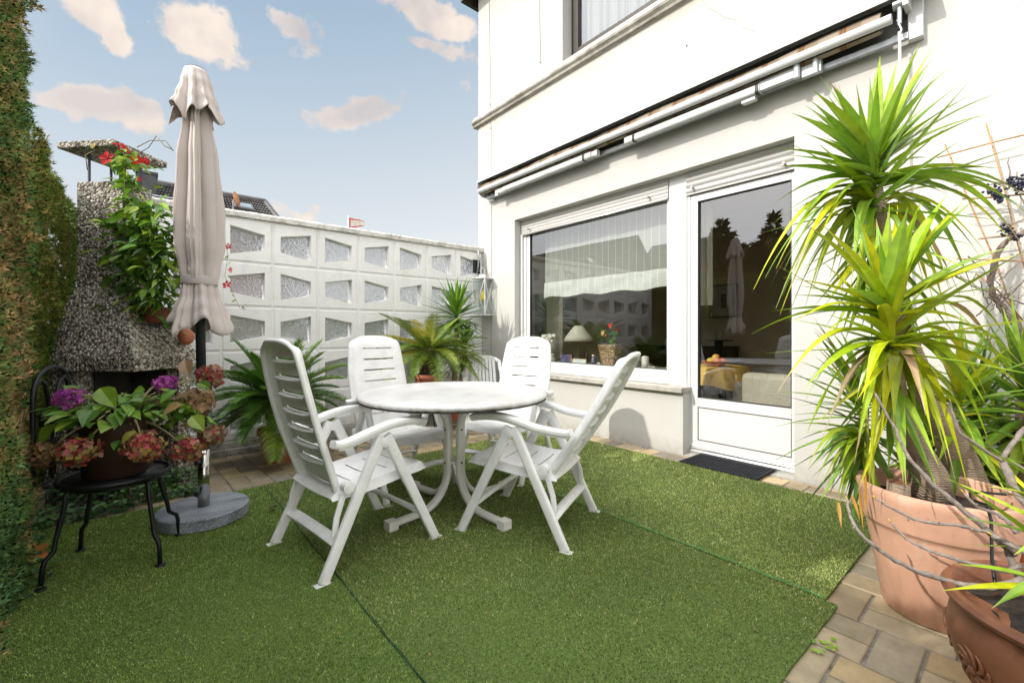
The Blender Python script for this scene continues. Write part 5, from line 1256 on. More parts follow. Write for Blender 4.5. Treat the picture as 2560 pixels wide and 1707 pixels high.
def rawback(m):
    A_ = PD(84, 1010, 1.88)-Vector((ix, iy, 0)); B_ = PD(172, 1010, 2.16)-Vector((ix, iy, 0)); A_.z = B_.z = 0
    w_ = B_-A_
    def q(u, z): return A_+w_*u+Vector((0, 0, z))
    pts = [q(0, isz), q(-.02, .62), q(-.02, .80)]+[q(.5-.52*math.cos(t_), .82+.115*math.sin(t_)) for t_ in np.linspace(0, math.pi, 14)]+[q(1.02, .80), q(1.02, .62), q(1, isz)]
    m.tube(pts, .0095, 8)
    for s_ in (0, 1):
        f = (lambda u: u) if s_ == 0 else (lambda u: 1-u)
        pts = [q(f(.0), .80), q(f(.05), .86), q(f(.16), .885), q(f(.30), .86), q(f(.38), .80), q(f(.42), .74), q(f(.40), .69), q(f(.30), .665), q(f(.20), .69), q(f(.20), .73), q(f(.27), .74)]
        m.tube(pts, .0085, 8)
        pts = [q(f(.46), isz+.02), q(f(.44), .55), q(f(.36), .60), q(f(.28), .57), q(f(.30), .52), q(f(.37), .53)]; m.tube(pts, .0075, 8)
    m.tube([q(.0, isz-.005), q(.5, isz-.005), q(1, isz-.005)], .007, 6); m.tube([q(.5, .70), q(.5, isz)], .007, 6)
    m.tube([q(0, isz), Vector((-.15, -.05, isz-.01))], .008, 6); m.tube([q(1, isz), Vector((-.05, .15, isz-.01))], .008, 6)
part('backrest', M['black_iron'], ic, rawback, smooth=True)
hy = thing('hydrangea', 'fading hydrangea with magenta, red and brown heads in a dark brown handled tub', 'potted plant', (ix, iy, isz+.001))
hz = isz+.001
hc_ = Vector((ix-.0, iy, hz))
M['tub'] = mat('brown_tub', (.045, .024, .016), .38, var=.3, vs=5)
prof = [(.0001, 0), (.115, 0), (.121, .006), (.132, .24), (.137, .262), (.145, .270), (.146, .280), (.138, .284), (.128, .276), (.124, .23), (.0001, .225)]
tub = pot(hy, prof, M['tub'], tuple(hc_), 64); soil(hy, hc_, .124, hz+.235)
for s_ in (-1, 1):
    a0 = math.atan2(-.645, .764)+(math.pi if s_ < 0 else 0)
    def hd(m): m.tube([(hc_.x+r_*math.cos(a), hc_.y+r_*math.sin(a), hz+z_) for r_, a, z_ in ((.125, a0-.28, .215), (.155, a0-.22, .205), (.165, a0, .198), (.155, a0+.22, .205), (.125, a0+.28, .215))], .010, 8)
    part('handle', M['tub'], tub, hd, smooth=True)
def flower_head(c, r, cols, label, seed, sq=.85):
    random.seed(seed); lm = LM(); n = 150
    for k in range(n):
        z = 1-2*(k+.5)/n; a = k*2.39996; q = math.sqrt(1-z*z); nn_ = Vector((q*math.cos(a), q*math.sin(a), z*sq)); rr = r*(random.uniform(.78, 1.12)+.10*math.sin(3*a*.41+seed)*q+.08*math.sin(5*z+seed))
        p = Vector(c)+nn_*rr; nn_.normalize(); nn_ = (nn_+Vector([random.uniform(-.7, .7) for _ in range(3)])).normalized()
        s_ = nn_.cross(Vector((random.uniform(-1, 1), random.uniform(-1, 1), 1))).normalized(); t_ = nn_.cross(s_); col = jcol(random.choice(cols), .35); w = r*random.uniform(.14, .25)
        for j in range(4):
            th = j*math.pi/2+.3; d1 = s_*math.cos(th)+t_*math.sin(th); d2 = s_*math.cos(th+.75)+t_*math.sin(th+.75); d3 = s_*math.cos(th-.75)+t_*math.sin(th-.75)
            cc = [x*random.uniform(.8, 1.15) for x in col]
            lm.quad(p, p+d3*w*.75+nn_*w*.12, p+d1*w*1.05+nn_*w*random.uniform(-.15, .4), p+d2*w*.75+nn_*w*.12, cc)
    lm.V = [Vector(v)-hy.location for v in lm.V]
    o = lm.build('flower_head', M['petal'], hy, smooth=False); o['label'] = label; return o
MAG = [(.35, .06, .32), (.45, .10, .38), (.28, .05, .30), (.5, .15, .42)]; RED = [(.40, .07, .08), (.28, .05, .05), (.48, .16, .13), (.30, .22, .08), (.24, .20, .05), (.36, .22, .13)]; TAN = [(.34, .22, .12), (.26, .16, .09), (.42, .29, .17), (.22, .13, .07)]
heads = [((171, 994), 1.95, .050, MAG, 'magenta head at the left'), ((414, 960), 2.25, .050, MAG, 'magenta head at the right'), ((196, 1127), 1.86, .066, RED, 'drooping red and green head below the big leaf'), ((359, 1117), 1.92, .066, RED, 'drooping dark red head in front of the tub'),
         ((470, 1125), 2.12, .066, RED, 'red head low beside the parasol tube'), ((524, 942), 2.42, .068, TAN+RED[:2]*2, 'half red half tan head, highest of all'), ((494, 1005), 2.3, .080, TAN, 'dried tan head beside the parasol pole'), ((530, 1088), 2.25, .062, TAN+RED[:1], 'tan head in front of the steel tube'), ((110, 1133), 1.84, .062, [(.20, .13, .06), (.14, .09, .04), (.28, .17, .09)], 'withered brown head at the far left'), ((372, 1130), 2.05, .05, RED, 'small red head behind')]
stems = MB()
for k, (pp, d, r_, cols, lab) in enumerate(heads):
    c = PD(pp[0], pp[1], d); flower_head(c, r_, cols, lab, 100+k)
    b_ = Vector((hc_.x+random.uniform(-.06, .06), hc_.y+random.uniform(-.06, .06), hz+.23)); mid = (b_+c)/2+Vector((0, 0, .13)); e = c-Vector((0, 0, r_*.2))
    stems.tube([b_*(1-t_)**2+mid*2*t_*(1-t_)+e*t_*t_ for t_ in np.linspace(0, 1, 10)], [.0055]*6+[.0045]*4, 6)
for k in range(14):
    a = random.uniform(0, 6.283); b_ = Vector((hc_.x+.07*math.cos(a), hc_.y+.07*math.sin(a), hz+.23)); e = b_+Vector((.14*math.cos(a), .14*math.sin(a), random.uniform(.03, .14))); stems.tube([b_, (b_+e)/2+Vector((0, 0, .04)), e], .004, 5)
attach(stems.build('stems', mat('hydrangea_stem', (.22, .20, .08), .7, var=.3, vs=30), smooth=True), hy)
lm = LM(); random.seed(15)
HG = [(.10, .22, .025), (.15, .28, .03), (.07, .16, .02), (.21, .32, .035)]
leafspots = [((140, 1060), (100, 1100), 1.88, .115, (.20, .32, .03)), ((250, 970), (290, 1010), 2.0, .12, HG[1]), ((200, 985), (175, 965), 2.0, .07, HG[0]), ((150, 1015), (128, 1022), 1.92, .07, HG[2]), ((330, 985), (350, 965), 2.05, .09, HG[1]), ((340, 1078), (315, 1092), 1.95, .07, (.25, .28, .04)), ((300, 1100), (290, 1108), 1.95, .06, HG[2]), ((455, 1010), (420, 1020), 2.1, .09, (.30, .20, .08)), ((480, 1040), (505, 1062), 2.15, .10, (.24, .32, .04)), ((460, 900), (470, 930), 2.35, .10, (.30, .20, .10)), ((500, 955), (520, 970), 2.35, .09, HG[2]), ((440, 975), (420, 985), 2.2, .09, HG[0]), ((205, 1045), (180, 1060), 1.93, .06, HG[0]), ((215, 1095), (232, 1080), 1.9, .06, HG[0]), ((440, 1095), (455, 1085), 2.1, .06, HG[1])]
for (a, b_), (c_, d_), d, L, col in leafspots:
    p = PD(a, b_, d); q = PD(c_, d_, d-.03); lm.ovate(p, (q-p).normalized()+Vector((0, 0, -.15)), (FW*-.6+Vector((0, 0, .8))), L, L*.72, jcol(col, .1), .2)
for k in range(105):
    a = random.uniform(0, 6.283); r_ = .20*random.random()**.6; z_ = hz+.25+random.uniform(.0, .10)*(1-r_*2)+.02
    p = Vector((hc_.x+r_*math.cos(a), hc_.y+r_*math.sin(a), z_)); d = Vector((math.cos(a), math.sin(a), random.uniform(-.5, .4))); lm.ovate(p, d, (random.uniform(-.4, .4), random.uniform(-.4, .4), 1), random.uniform(.06, .11), random.uniform(.04, .07), jcol(random.choice(HG), .2), .25)
for k in range(80):      # trailing part towards the parasol
    u = random.random(); p = Vector((ix+.12, iy+.05, hz+.28)).lerp(PD(500, 1040, 2.25), u)+Vector([random.gauss(0, .05) for _ in range(3)]); a = random.uniform(0, 6.283); lm.ovate(p, (math.cos(a), math.sin(a), random.uniform(-.6, .3)), (random.uniform(-.5, .5), random.uniform(-.5, .5), 1), random.uniform(.05, .09), random.uniform(.03, .055), jcol(random.choice(HG+[(.28, .18, .07)]), .2), .25)
attach(lm.build('leaves', M['leaf'], smooth=False), hy)

# ================================================================ MANDEVILLA on the fireplace
mv = thing('climbing_plant', 'green climber with red trumpet flowers in a terracotta bowl on the stone fireplace', 'potted plant', (.085, 3.95, 1.155))
c = Vector((.085, 3.95, 1.155)); prof = [(.0001, 0), (.075, 0), (.08, .005), (.106, .08), (.110, .085), (.114, .088), (.116, .105), (.112, .110), (.104, .106), (.10, .09), (.0001, .09)]
pot(mv, prof, M['brown_terracotta'], tuple(c)); soil(mv, c, .10, c.z+.092)
lm = LM(); stm = MB(); random.seed(44)
VG = [(.12, .25, .022), (.16, .32, .03), (.08, .19, .02), (.26, .38, .03), (.06, .14, .018)]
def near(px_, py_, d, sd=.02): return PD(px_, py_, d)+Vector([random.gauss(0, sd) for _ in range(3)])
dM = 3.0
def bush(cxp, cyp, wx, wy, n, d, L=(.06, .095), cols=VG, sd=.07):
    for k in range(n):
        a, b_ = random.gauss(0, .45), random.gauss(0, .45)
        p = PD(cxp+a*wx, cyp+b_*wy, d+random.gauss(0, sd)); az = random.uniform(0, 6.283)
        out_ = RT*a*1.2+Vector((math.cos(az), math.sin(az), 0))*.7-FW*.35; out_.z = random.uniform(-.7, .25)
        lm.ovate(p, out_, (random.uniform(-.5, .5), random.uniform(-.5, .5), 1), random.uniform(*L), random.uniform(.03, .045), jcol(random.choice(cols), .22), .3)
bush(375, 680, 95, 130, 520, 2.98, (.07, .11)); bush(385, 590, 85, 90, 320, 3.0, (.07, .10)); bush(350, 545, 45, 60, 60, 3.0); bush(330, 480, 32, 60, 70, 2.98, cols=VG[1:4]); bush(318, 400, 38, 30, 60, 2.92, (.05, .08), VG[1:4]); bush(300, 640, 40, 30, 26, 2.95); bush(300, 560, 50, 14, 14, 2.95); 
stm_paths = [[(385, 760), (350, 650), (340, 560), (325, 470), (312, 400), (300, 370)], [(395, 760), (400, 640), (380, 560)], [(312, 400), (270, 385), (240, 360)], [(312, 400), (360, 372), (395, 348), (420, 365), (432, 376)], [(345, 372), (380, 352), (412, 350), (434, 372)], [(240, 370), (222, 385), (218, 430)]]
for pth in stm_paths:
    P_ = [near(a, b_, 2.95, .01) for a, b_ in pth]; stm.tube(P_, .003, 5)
# tendrils right of the parasol
P_ = [PD(a, b_, 2.95) for a, b_ in ((560, 590), (570, 640), (562, 690), (580, 730), (600, 770), (612, 775))]; stm.tube(P_, .0015, 4)
for a, b_ in ((572, 640), (578, 655), (570, 690), (583, 735), (590, 750), (605, 765)): lm.ovate(PD(a, b_, 2.95), (random.uniform(-1, 1), random.uniform(-1, 1), -.5), (FW*-1), .035, .014, jcol(VG[1]), .2)
lm.ovate(PD(232, 372, 2.9), RT*.2+Vector((0, 0, 1)), -FW, .05, .02, jcol((.35, .25, .08))); lm.ovate(PD(232, 372, 2.9), RT*-.3+Vector((0, 0, 1)), -FW, .04, .02, jcol((.3, .3, .06)))
attach(lm.build('leaves', M['leaf'], smooth=False), mv); attach(stm.build('stems', mat('vine_stem', (.18, .16, .07), .7), smooth=True), mv)
def trumpet(p, nrm, r, col):
    lm = LM(); nrm = Vector(nrm).normalized(); s_ = nrm.cross(Vector((.2, .1, 1))).normalized(); t_ = nrm.cross(s_)
    for j in range(5):
        th = j*2*math.pi/5+random.uniform(-.1, .1); f = lambda a, rr, o: Vector(p)+(s_*math.cos(a)+t_*math.sin(a))*rr+nrm*o
        cc = [x*random.uniform(.8, 1.2) for x in col]
        lm.quad(f(th, .12*r, 0), f(th-.55, .75*r, .25*r), f(th+.05, 1.05*r, .15*r), f(th+.5, .72*r, .18*r), cc)
    n = 6
    for j in range(n):
        a0, a1 = j/n*6.283, (j+1)/n*6.283; lm.quad(f(a0, .16*r, .02*r), f(a1, .16*r, .02*r), f(a1, .08*r, -.9*r), f(a0, .08*r, -.9*r), [x*.6 for x in col])
    o = lm.build('flower', M['petal'], None, smooth=False); attach(o, mv)
FR = (.55, .012, .02)
for a, b_, r_, nv in ((270, 397, .052, -FW*.9+Vector((0, 0, .2))), (295, 362, .035, Vector((0, 0, 1))-FW*.3), (312, 374, .034, RT+Vector((0, 0, .4))), (343, 401, .034, -FW+RT*.5), (361, 406, .036, RT+Vector((0, 0, -.3))), (346, 448, .018, RT-FW*.3), (572, 616, .022, -FW), (568, 712, .030, -FW+Vector((0, 0, .4))), (575, 675, .02, RT)): trumpet(PD(a, b_, 2.88), nv, r_, FR)
# small terracotta face ornament hanging below
fo = thing('wall_ornament', 'small terracotta ornament with scroll relief hanging on the fireplace behind the parasol', 'ornament', tuple(PD(465, 842, 3.15)))
def orn(m):
    for k in range(3):
        a0 = k*2.1; m.tube([Vector((.03*math.cos(a0)+.018*q*math.cos(a0+q*4), .0, .03*math.sin(a0)+.018*q*math.sin(a0+q*4))) for q in np.linspace(0, 1, 12)], .012, 8)
    m.sphere((0, 0, 0), .05, 16, 10, sz=1.2)
part('body', M['terracotta'], fo, orn, smooth=True)

# ================================================================ ivy, dead leaves, weeds
random.seed(12); lm = LM(); IV = [(.04, .11, .035), (.06, .15, .04), (.03, .08, .03), (.10, .20, .05)]
for k in range(900):
    x = random.uniform(-.50, .36); y = 3.56+random.random()**2*.75+(.0 if x < 0 else .1)
    dd_ = 3.63+(x+.036)*(.95 if x > 0 else -1.02)
    y = min(y, dd_+.05) if -.45 < x < .3 else y
    p = Vector((x, y, gz(y)+random.uniform(.0, .07)+(.10*random.random() if y > dd_-.05 else 0))); a = random.uniform(0, 6.283)
    lm.ovate(p, (math.cos(a), math.sin(a), random.uniform(-.2, .5)), (random.uniform(-.6, .6), -.5, 1), random.uniform(.02, .04), random.uniform(.022, .036), jcol(random.choice(IV)), .1)
for k in range(260):
    y = random.uniform(2.55, 3.55); p = Vector((random.gauss(-.43, .06), y, random.uniform(0.01, .07))); a = random.uniform(0, 6.283)
    lm.ovate(p, (math.cos(a), math.sin(a), random.uniform(-.2, .5)), (.4, 0, 1), random.uniform(.02, .04), random.uniform(.022, .036), jcol(random.choice(IV)), .1)
for k in range(160):
    x = random.uniform(.45, 1.9); p = Vector((x, WY-.045+random.uniform(-.02, .02), gz(5.0)+random.uniform(0, .03))); a = random.uniform(0, 6.283); lm.ovate(p, (math.cos(a), math.sin(a), .3), (0, -.5, 1), random.uniform(.012, .022), .014, jcol((.05, .08, .025)), .1)
tag(lm.build('ivy', M['leaf'], smooth=False), 'low dark ivy creeping around the foot of the fireplace and wall', 'ivy', kind='stuff')
def crumpled(name, label, px_, py_, s, col, seed):
    random.seed(seed); p = PZ(px_, py_, .02); lm = LM()
    for k in range(7):
        a = k*.9; d = Vector((math.cos(a), math.sin(a), random.uniform(.0, .5))); lm.ovate((0, 0, .012), d, (random.uniform(-.5, .5), random.uniform(-.5, .5), 1), s*random.uniform(.7, 1.1), s*.55, jcol(col, .2), random.uniform(-.3, .5))
    o = lm.build(name, M['leaf'], smooth=False); o.location = p; tag(o, label, 'leaf'); return o
crumpled('dead_leaf', 'large curled orange brown leaf on the turf at the foot of the tall hedge', 78, 1392, .10, (.42, .19, .05), 2)
crumpled('dead_leaf', 'small dark brown leaf lying on the turf between the parasol foot and a chair', 683, 1273, .03, (.07, .035, .02), 3)
crumpled('dead_leaf', 'dark brown curled leaf at the hedge foot nearest the camera', 52, 1455, .06, (.10, .03, .015), 6)
random.seed(31); lm = LM()
for k in range(330):
    if k < 230: x = random.uniform(-.35, 3.3); y = random.uniform(.6, 3.5); z_ = .026
    else: x = random.uniform(-.3, 1.2); y = random.uniform(3.56, 4.0); z_ = gz(y)+.004
    if (x*FW.x+y*FW.y) < 1.3: continue
    a = random.uniform(0, 6.283); s = random.uniform(.005, .014); lm.ovate((x, y, z_), (math.cos(a), math.sin(a), .1), (random.uniform(-.3, .3), random.uniform(-.3, .3), 1), s, s*.5, jcol(random.choice([(.10, .05, .02), (.04, .025, .015), (.35, .28, .16), (.40, .16, .05), (.06, .04, .02)]), .3), .1)
tag(lm.build('leaf_litter', M['leaf'], smooth=False), 'tiny scattered leaf crumbs on the turf and paving', 'litter', kind='stuff')
wp = PZ(2050, 1612); w_ = thing('weed', 'small bright green weed growing from the paving joint beside the turf', 'weed', (wp.x, wp.y, 0)); lm = LM(); random.seed(4)
for k in range(26):
    p = PZ(2030+random.uniform(-8, 60), 1598+random.uniform(-4, 30), .008); a = random.uniform(0, 6.283); lm.ovate(p, (math.cos(a), math.sin(a), .3), (0, 0, 1), random.uniform(.012, .022), .010, jcol((.24, .42, .03)), .2)
attach(lm.build('leaves', M['leaf'], smooth=False), w_)
# ================================================================ SMALL THINGS
# white stacking chair in the corner
sc_c = Vector((3.20, 4.28, 0)); s = thing('stacking_chair', 'white slatted plastic stacking chair in the corner by the house wall', 'plastic chair', (sc_c.x, sc_c.y, gz(4.3)), math.radians(150))
def scb(m):
    def q(u, v): return Vector((u*.24*(1-.12*v), -.20-.12*v-.05*(1-u*u)*0+.04*(u*u), .42+.42*v))
    for k in range(7):
        u = -.60+.2*k; pts = [q(u, v) for v in np.linspace(0, .96, 8)]; m.tube(pts, 1, 8, flat=(.018, .004), up=(0, 1, 0))
    pts = [q(-1, 0)]+[q(-1+.08*v, v) for v in np.linspace(.2, .85, 5)]+[q(math.cos(t_)*.85*-1, .85+.13*math.sin(t_)) for t_ in np.linspace(.2, math.pi-.2, 9)]+[q(1-.08*v, v) for v in np.linspace(.85, .2, 5)]+[q(1, 0)]
    m.tube(pts, 1, 8, flat=(.022, .010), up=(0, 1, 0)); m.tube([q(u, 0) for u in np.linspace(-1, 1, 7)], 1, 8, flat=(.018, .008), up=(0, 1, 0))
part('backrest', M['plastic'], s, scb, ang=40)
part('seat', M['plastic'], s, lambda m: m.prism([(-.23, -.20), (.23, -.20), (.25, .2), (.2, .245), (-.2, .245), (-.25, .2)], 'z', .405, .430), bev=.006)
for sx_ in (-1, 1):
    part('armrest', M['plastic'], s, lambda m: m.tube([(sx_*.235, -.27, .68), (sx_*.27, -.1, .66), (sx_*.275, .1, .655), (sx_*.27, .2, .62), (sx_*.262, .22, .45)], 1, 8, flat=(.024, .008), up=(0, 0, 1)), ang=40)
    for y0, y1 in ((.21, .25), (-.19, -.25)): part('leg', M['plastic'], s, lambda m: m.tube([(sx_*.235, y0, .41), (sx_*.27, y1, .0)], 1, 8, flat=(.020, .014)), ang=40)
# lantern with hook and plate
lp = PD(1207, 742, 6.03)
ln = thing('lantern', 'white metal lantern with a yellow candle hanging at the corner of the screen wall', 'lantern', (lp.x, lp.y, lp.z), math.radians(20))
lw, lh = .100, .25
def lf(m):
    a = lw
    for sx_ in (-1, 1):
        for sy_ in (-1, 1): m.tube([(sx_*a, sy_*a, -lh), (sx_*a, sy_*a, lh)], .006, 5)
    for z_ in (-lh, lh): m.box(-a-.014, a+.014, -a-.014, a+.014, z_-.007, z_+.006)
    for sx_, sy_, ex, ey in ((1, 0, 0, 1), (-1, 0, 0, 1), (0, 1, 1, 0), (0, -1, 1, 0)):
        P = lambda u, z: (sx_*a+ex*u*a, sy_*a+ey*u*a, z)
        for sg in (-1, 1): m.tube([P(-sg, -lh), P(sg*-.1, 0), P(-sg, lh)] if sg < 0 else [P(-sg, -lh), P(-.1, 0), P(-sg, lh)], .0035, 4)
    m.lathe([(.05, lh+.006), (.045, lh+.05), (.02, lh+.055), (.0001, lh+.06)], n=14)
    m.tube([(.05*math.cos(t_), 0, lh+.10+.05*math.sin(t_)) for t_ in np.linspace(-.6, math.pi+.6, 12)], .0035, 5)
for fn_, nm, mt_ in ((lf, 'frame', M['plastic_dull']),): part(nm, mt_, ln, fn_)
part('pane', M['thin_glass'], ln, lambda m: [m.box(-lw+.004, lw-.004, s_*(lw-.008)-.001, s_*(lw-.008)+.001, -lh+.008, lh-.008) for s_ in (-1, 1)]+[m.box(s_*(lw-.008)-.001, s_*(lw-.008)+.001, -lw+.010, lw-.010, -lh+.008, lh-.008) for s_ in (-1, 1)])
part('candle', mat('yellow_candle', (.80, .62, .02), .5), ln, lambda m: m.lathe([(.0001, -.05), (.03, -.05), (.034, .0), (.022, .05), (.008, .085), (.0001, .09)], n=16), smooth=True)
wp_ = PD(1211, 662, 6.0); hk = thing('wall_hook', 'dark iron hook plate at the corner above the lantern', 'hook', (wp_.x, 4.99, wp_.z))
part('plate', M['black_iron'], hk, lambda m: m.box(-.06, .06, .012, .030, -.10, .09), bev=.006)
part('arm', M['galv'], hk, lambda m: (m.tube([(0, .01, -.10), (0, -.02, .0), (.0, -.03, .16), (.0, -.02, .23)], .011, 6), m.tube([(0, -.01, -.08), (lp.x-wp_.x, lp.y-4.99, lp.z-wp_.z+lh+.15)], .006, 6), m.tube([(.02, 0, .02), (.05, -.03, .15), (.10, -.04, .19), (.13, -.05, .10), (.10, -.06, -.10), (.09, -.05, -.16)], .004, 5)), smooth=True)

# doormat
dm = thing('doormat', 'black rubber doormat with raised rows of studs in front of the glass door', 'doormat', (3.605, 1.605, .014), 0)
part('mat', M['rubber'], dm, lambda m: (m.prism([(-.175, -.30), (.175, -.30), (.175, .30), (-.175, .30)], 'z', 0, .007),), bev=.003)
def rim(m):
    for a in ((-.175, -.155, -.30, .30), (.155, .175, -.30, .30), (-.1545, .1545, -.30, -.28), (-.1545, .1545, .28, .30)): m.box(*a, .0072, .0135)
def studs(m):
    for i in range(11):
        for j in range(22):
            x = -.138+.0276*i; y = -.265+.0252*j; ang = 1 if (i+j) % 2 else -1
            m.obox((x, y, .010), (.010, .005*ang, 0), (-.0035*ang, .006, 0), (0, 0, .003))
part('rim', M['rubber'], dm, rim, bev=.002); part('studs', M['rubber'], dm, studs)

# ---------------------------------------------------------------- things on the window board
def onboard(px_, X=4.03): p = PX(px_, 900, X); return Vector((p.x, p.y, .7255))
ip = onboard(1375, 4.06); bu = thing('bust', 'pale stone head sculpture in profile at the left end of the window board', 'bust', tuple(ip), math.radians(-75))
def bust(m):
    m.lathe([(.0001, 0), (.075, 0), (.07, .04), (.055, .07), (.06, .10)], n=20)
    m.sphere((0, -.01, .235), .095, 20, 14, sz=1.25); m.sphere((0, .055, .20), .055, 14, 10, sz=1.3)
    m.tube([(0, .085, .25), (0, .125, .205), (0, .10, .20)], [.012, .018, .012], 8); m.tube([(-.02, .10, .175), (.02, .10, .175)], .011, 6); m.sphere((0, .085, .14), .028, 10, 8)
    for k in range(26): a = k*2.4; m.sphere((.085*math.cos(a)*.9, -.03+.07*math.sin(a), .28+.04*math.cos(k*1.7)), .03, 8, 6)
part('head', mat('old_stone', (.66, .62, .54), .85, var=.25, vs=25, bs=.4, bscale=60), bu, bust, smooth=True)
ip = onboard(1446, 4.10); lmp = thing('table_lamp', 'table lamp with a cream cone shade behind the terrace window', 'lamp', tuple(ip))
part('stem', mat('brass', (.35, .22, .08), .3, .9), lmp, lambda m: (m.lathe([(.0001, 0), (.07, 0), (.07, .012), (.015, .025), (.007, .05), (.007, .27), (.014, .275), (.014, .31)], n=20)), smooth=True)
part('lamp_shade', mat('cream_shade', (.62, .58, .48), .8, var=.05, transl=.4), lmp, lambda m: m.lathe([(.185, .265), (.16, .31), (.06, .44), (.045, .45)], n=40), smooth=True)
ip = onboard(1525, 4.0); ap_ = thing('anthurium', 'red flowering anthurium in a square woven straw planter on the window board', 'potted plant', tuple(ip), math.radians(15))
wm_, nt, b, out = newmat('woven_straw'); 
bt = N(nt, 'ShaderNodeTexVoronoi', feature='F1'); bt.inputs['Scale'].default_value = 48; tc = N(nt, 'ShaderNodeTexCoord'); nt.links.new(tc.outputs['Object'], bt.inputs['Vector'])
nt.links.new(ramp(nt, bt.outputs['Distance'], [(.1, (.62, .46, .28)), (.6, (.20, .11, .05))]), b.inputs['Base Color']); bump(nt, b, bt.outputs['Distance'], -.8, .01)
def planter(m):
    V = [(sx_*w_, sy_*w_, z_) for w_, z_ in ((.070, 0), (.105, .235)) for sx_, sy_ in ((-1, -1), (1, -1), (1, 1), (-1, 1))]; m.add(V, [(0, 3, 2, 1), (4, 5, 6, 7)]+[(i, (i+1) % 4, 4+(i+1) % 4, 4+i) for i in range(4)])
part('planter', wm_, ap_, planter, bev=.008)
lm = LM(); random.seed(3)
for k in range(34):
    a = random.uniform(0, 6.283); p = Vector((.05*math.cos(a), .05*math.sin(a), .24+random.uniform(0, .16))); lm.ovate(p, (math.cos(a), math.sin(a), random.uniform(-.4, .9)), (random.uniform(-.3, .3), random.uniform(-.3, .3), 1), random.uniform(.07, .12), .055, jcol((.05, .17, .03)), .3)
lm.build('leaves', M['glossleaf'], ap_, smooth=False)
lm = LM()
for p, c_ in (((-.02, .0, .42), (.75, .03, .03)), ((.06, -.04, .36), (.60, .05, .05)), ((-.09, .06, .34), (.75, .45, .2)), ((-.01, .06, .31), (.7, .04, .03)), ((.0, -.02, .22), (.8, .35, .03))): lm.ovate(p, (-.2, -.3, .35), (-.8, 0, .5), .075, .06, c_, .1)
lm.build('flowers', M['petal'], ap_, smooth=False)
ip = onboard(1588, 4.0); jr = thing('pebble_jar', 'glass jar filled with pale pebbles on the window board', 'jar', tuple(ip))
part('glass', M['thin_glass'], jr, lambda m: m.lathe([(.0001, 0), (.052, 0), (.055, .01), (.055, .175), (.052, .175), (.051, .012), (.0001, .010)], n=28), smooth=True)
random.seed(6)
part('pebbles', mat('pale_pebbles', (.50, .48, .44), .6, var=.5, vs=40), jr, lambda m: [m.sphere((random.uniform(-.036, .036), random.uniform(-.036, .036), .02+.0009*k), random.uniform(.008, .013), 7, 5) for k in range(110)], smooth=True).__setitem__('kind', 'stuff')
ip = onboard(1612, 4.07); tag(part('stone_figure', bu.children[0].data.materials[0], None, lambda m: (m.lathe([(.0001, 0), (.045, 0), (.04, .05), (.045, .09), (.04, .115), (.0001, .125)], tuple(ip), 16),), smooth=True), 'pale rounded stone standing right behind the pebble jar', 'stone')
ip = onboard(1629, 3.99); gb = thing('glass_dish', 'low round glass dish right of the pebble jar on the window board', 'dish', tuple(ip)); part('glass', M['thin_glass'], gb, lambda m: m.lathe([(.0001, 0), (.05, 0), (.055, .01), (.055, .05), (.02, .066), (.0001, .067)], n=24), smooth=True); part('shells', mat('shells', (.55, .5, .42), .5, var=.4), gb, lambda m: [m.sphere((.025*math.cos(k), .025*math.sin(k), .012), .013, 8, 6) for k in range(7)], smooth=True)
ip = onboard(1483, 4.0); fg = thing('figurine', 'small blue and white figurine left of the straw planter', 'figurine', tuple(ip))
part('robe', mat('blue_glaze', (.08, .10, .18), .3), fg, lambda m: m.lathe([(.0001, 0), (.03, 0), (.024, .04), (.016, .075), (.01, .085)], n=14), smooth=True); part('head', mat('skin_glaze', (.62, .46, .36), .4), fg, lambda m: m.sphere((0, 0, .10), .017, 10, 8), smooth=True)
ip = onboard(1497, 3.98); tag(part('white_shell', mat('shell_white', (.62, .60, .55), .5), None, lambda m: m.sphere(tuple(ip+Vector((0, 0, .016))), .020, 10, 8, sz=.8), smooth=True), 'small white shell lying beside the blue figurine', 'shell')
ip = onboard(1447, 3.98); pf = thing('photo_frame', 'small low wooden frame lying back under the lamp shade', 'frame', tuple(ip), math.radians(10)); part('frame', mat('light_wood', (.50, .36, .20), .5), pf, lambda m: (m.box(-.004, .012, -.095, .095, 0, .008), m.box(.016, .024, -.095, .095, .048, .056), m.box(-.004, .024, -.1005, -.0955, 0, .056), m.box(-.004, .024, .0955, .1005, 0, .056))); part('picture', mat('pale_print', (.5, .52, .5), .6), pf, lambda m: m.prism([(.0, .0085), (.016, .050), (.018, .050), (.004, .0085)], 'y', -.093, .093))
ip = onboard(1418, 4.02); mg = thing('patterned_box', 'small dark blue box with a coloured pattern beside the stone head', 'box', tuple(ip), math.radians(25)); part('body', mat('dark_blue_pattern', (.03, .04, .10), .5, var=.9, vs=30, stops=[(.40, (.02, .03, .09)), (.55, (.10, .12, .25)), (.62, (.35, .08, .05)), (.7, (.4, .25, .05))]), mg, lambda m: m.box(-.045, .045, -.075, .075, 0, .095), bev=.004)
ip = onboard(1466, 4.04); tag(part('bottle', mat('dark_bottle', (.06, .03, .01), .2), None, lambda m: m.lathe([(.0001, 0), (.018, 0), (.018, .07), (.008, .10), (.006, .14), (.0001, .141)], tuple(ip), 14), smooth=True), 'thin dark brown bottle under the lamp shade beside the figurine', 'bottle')
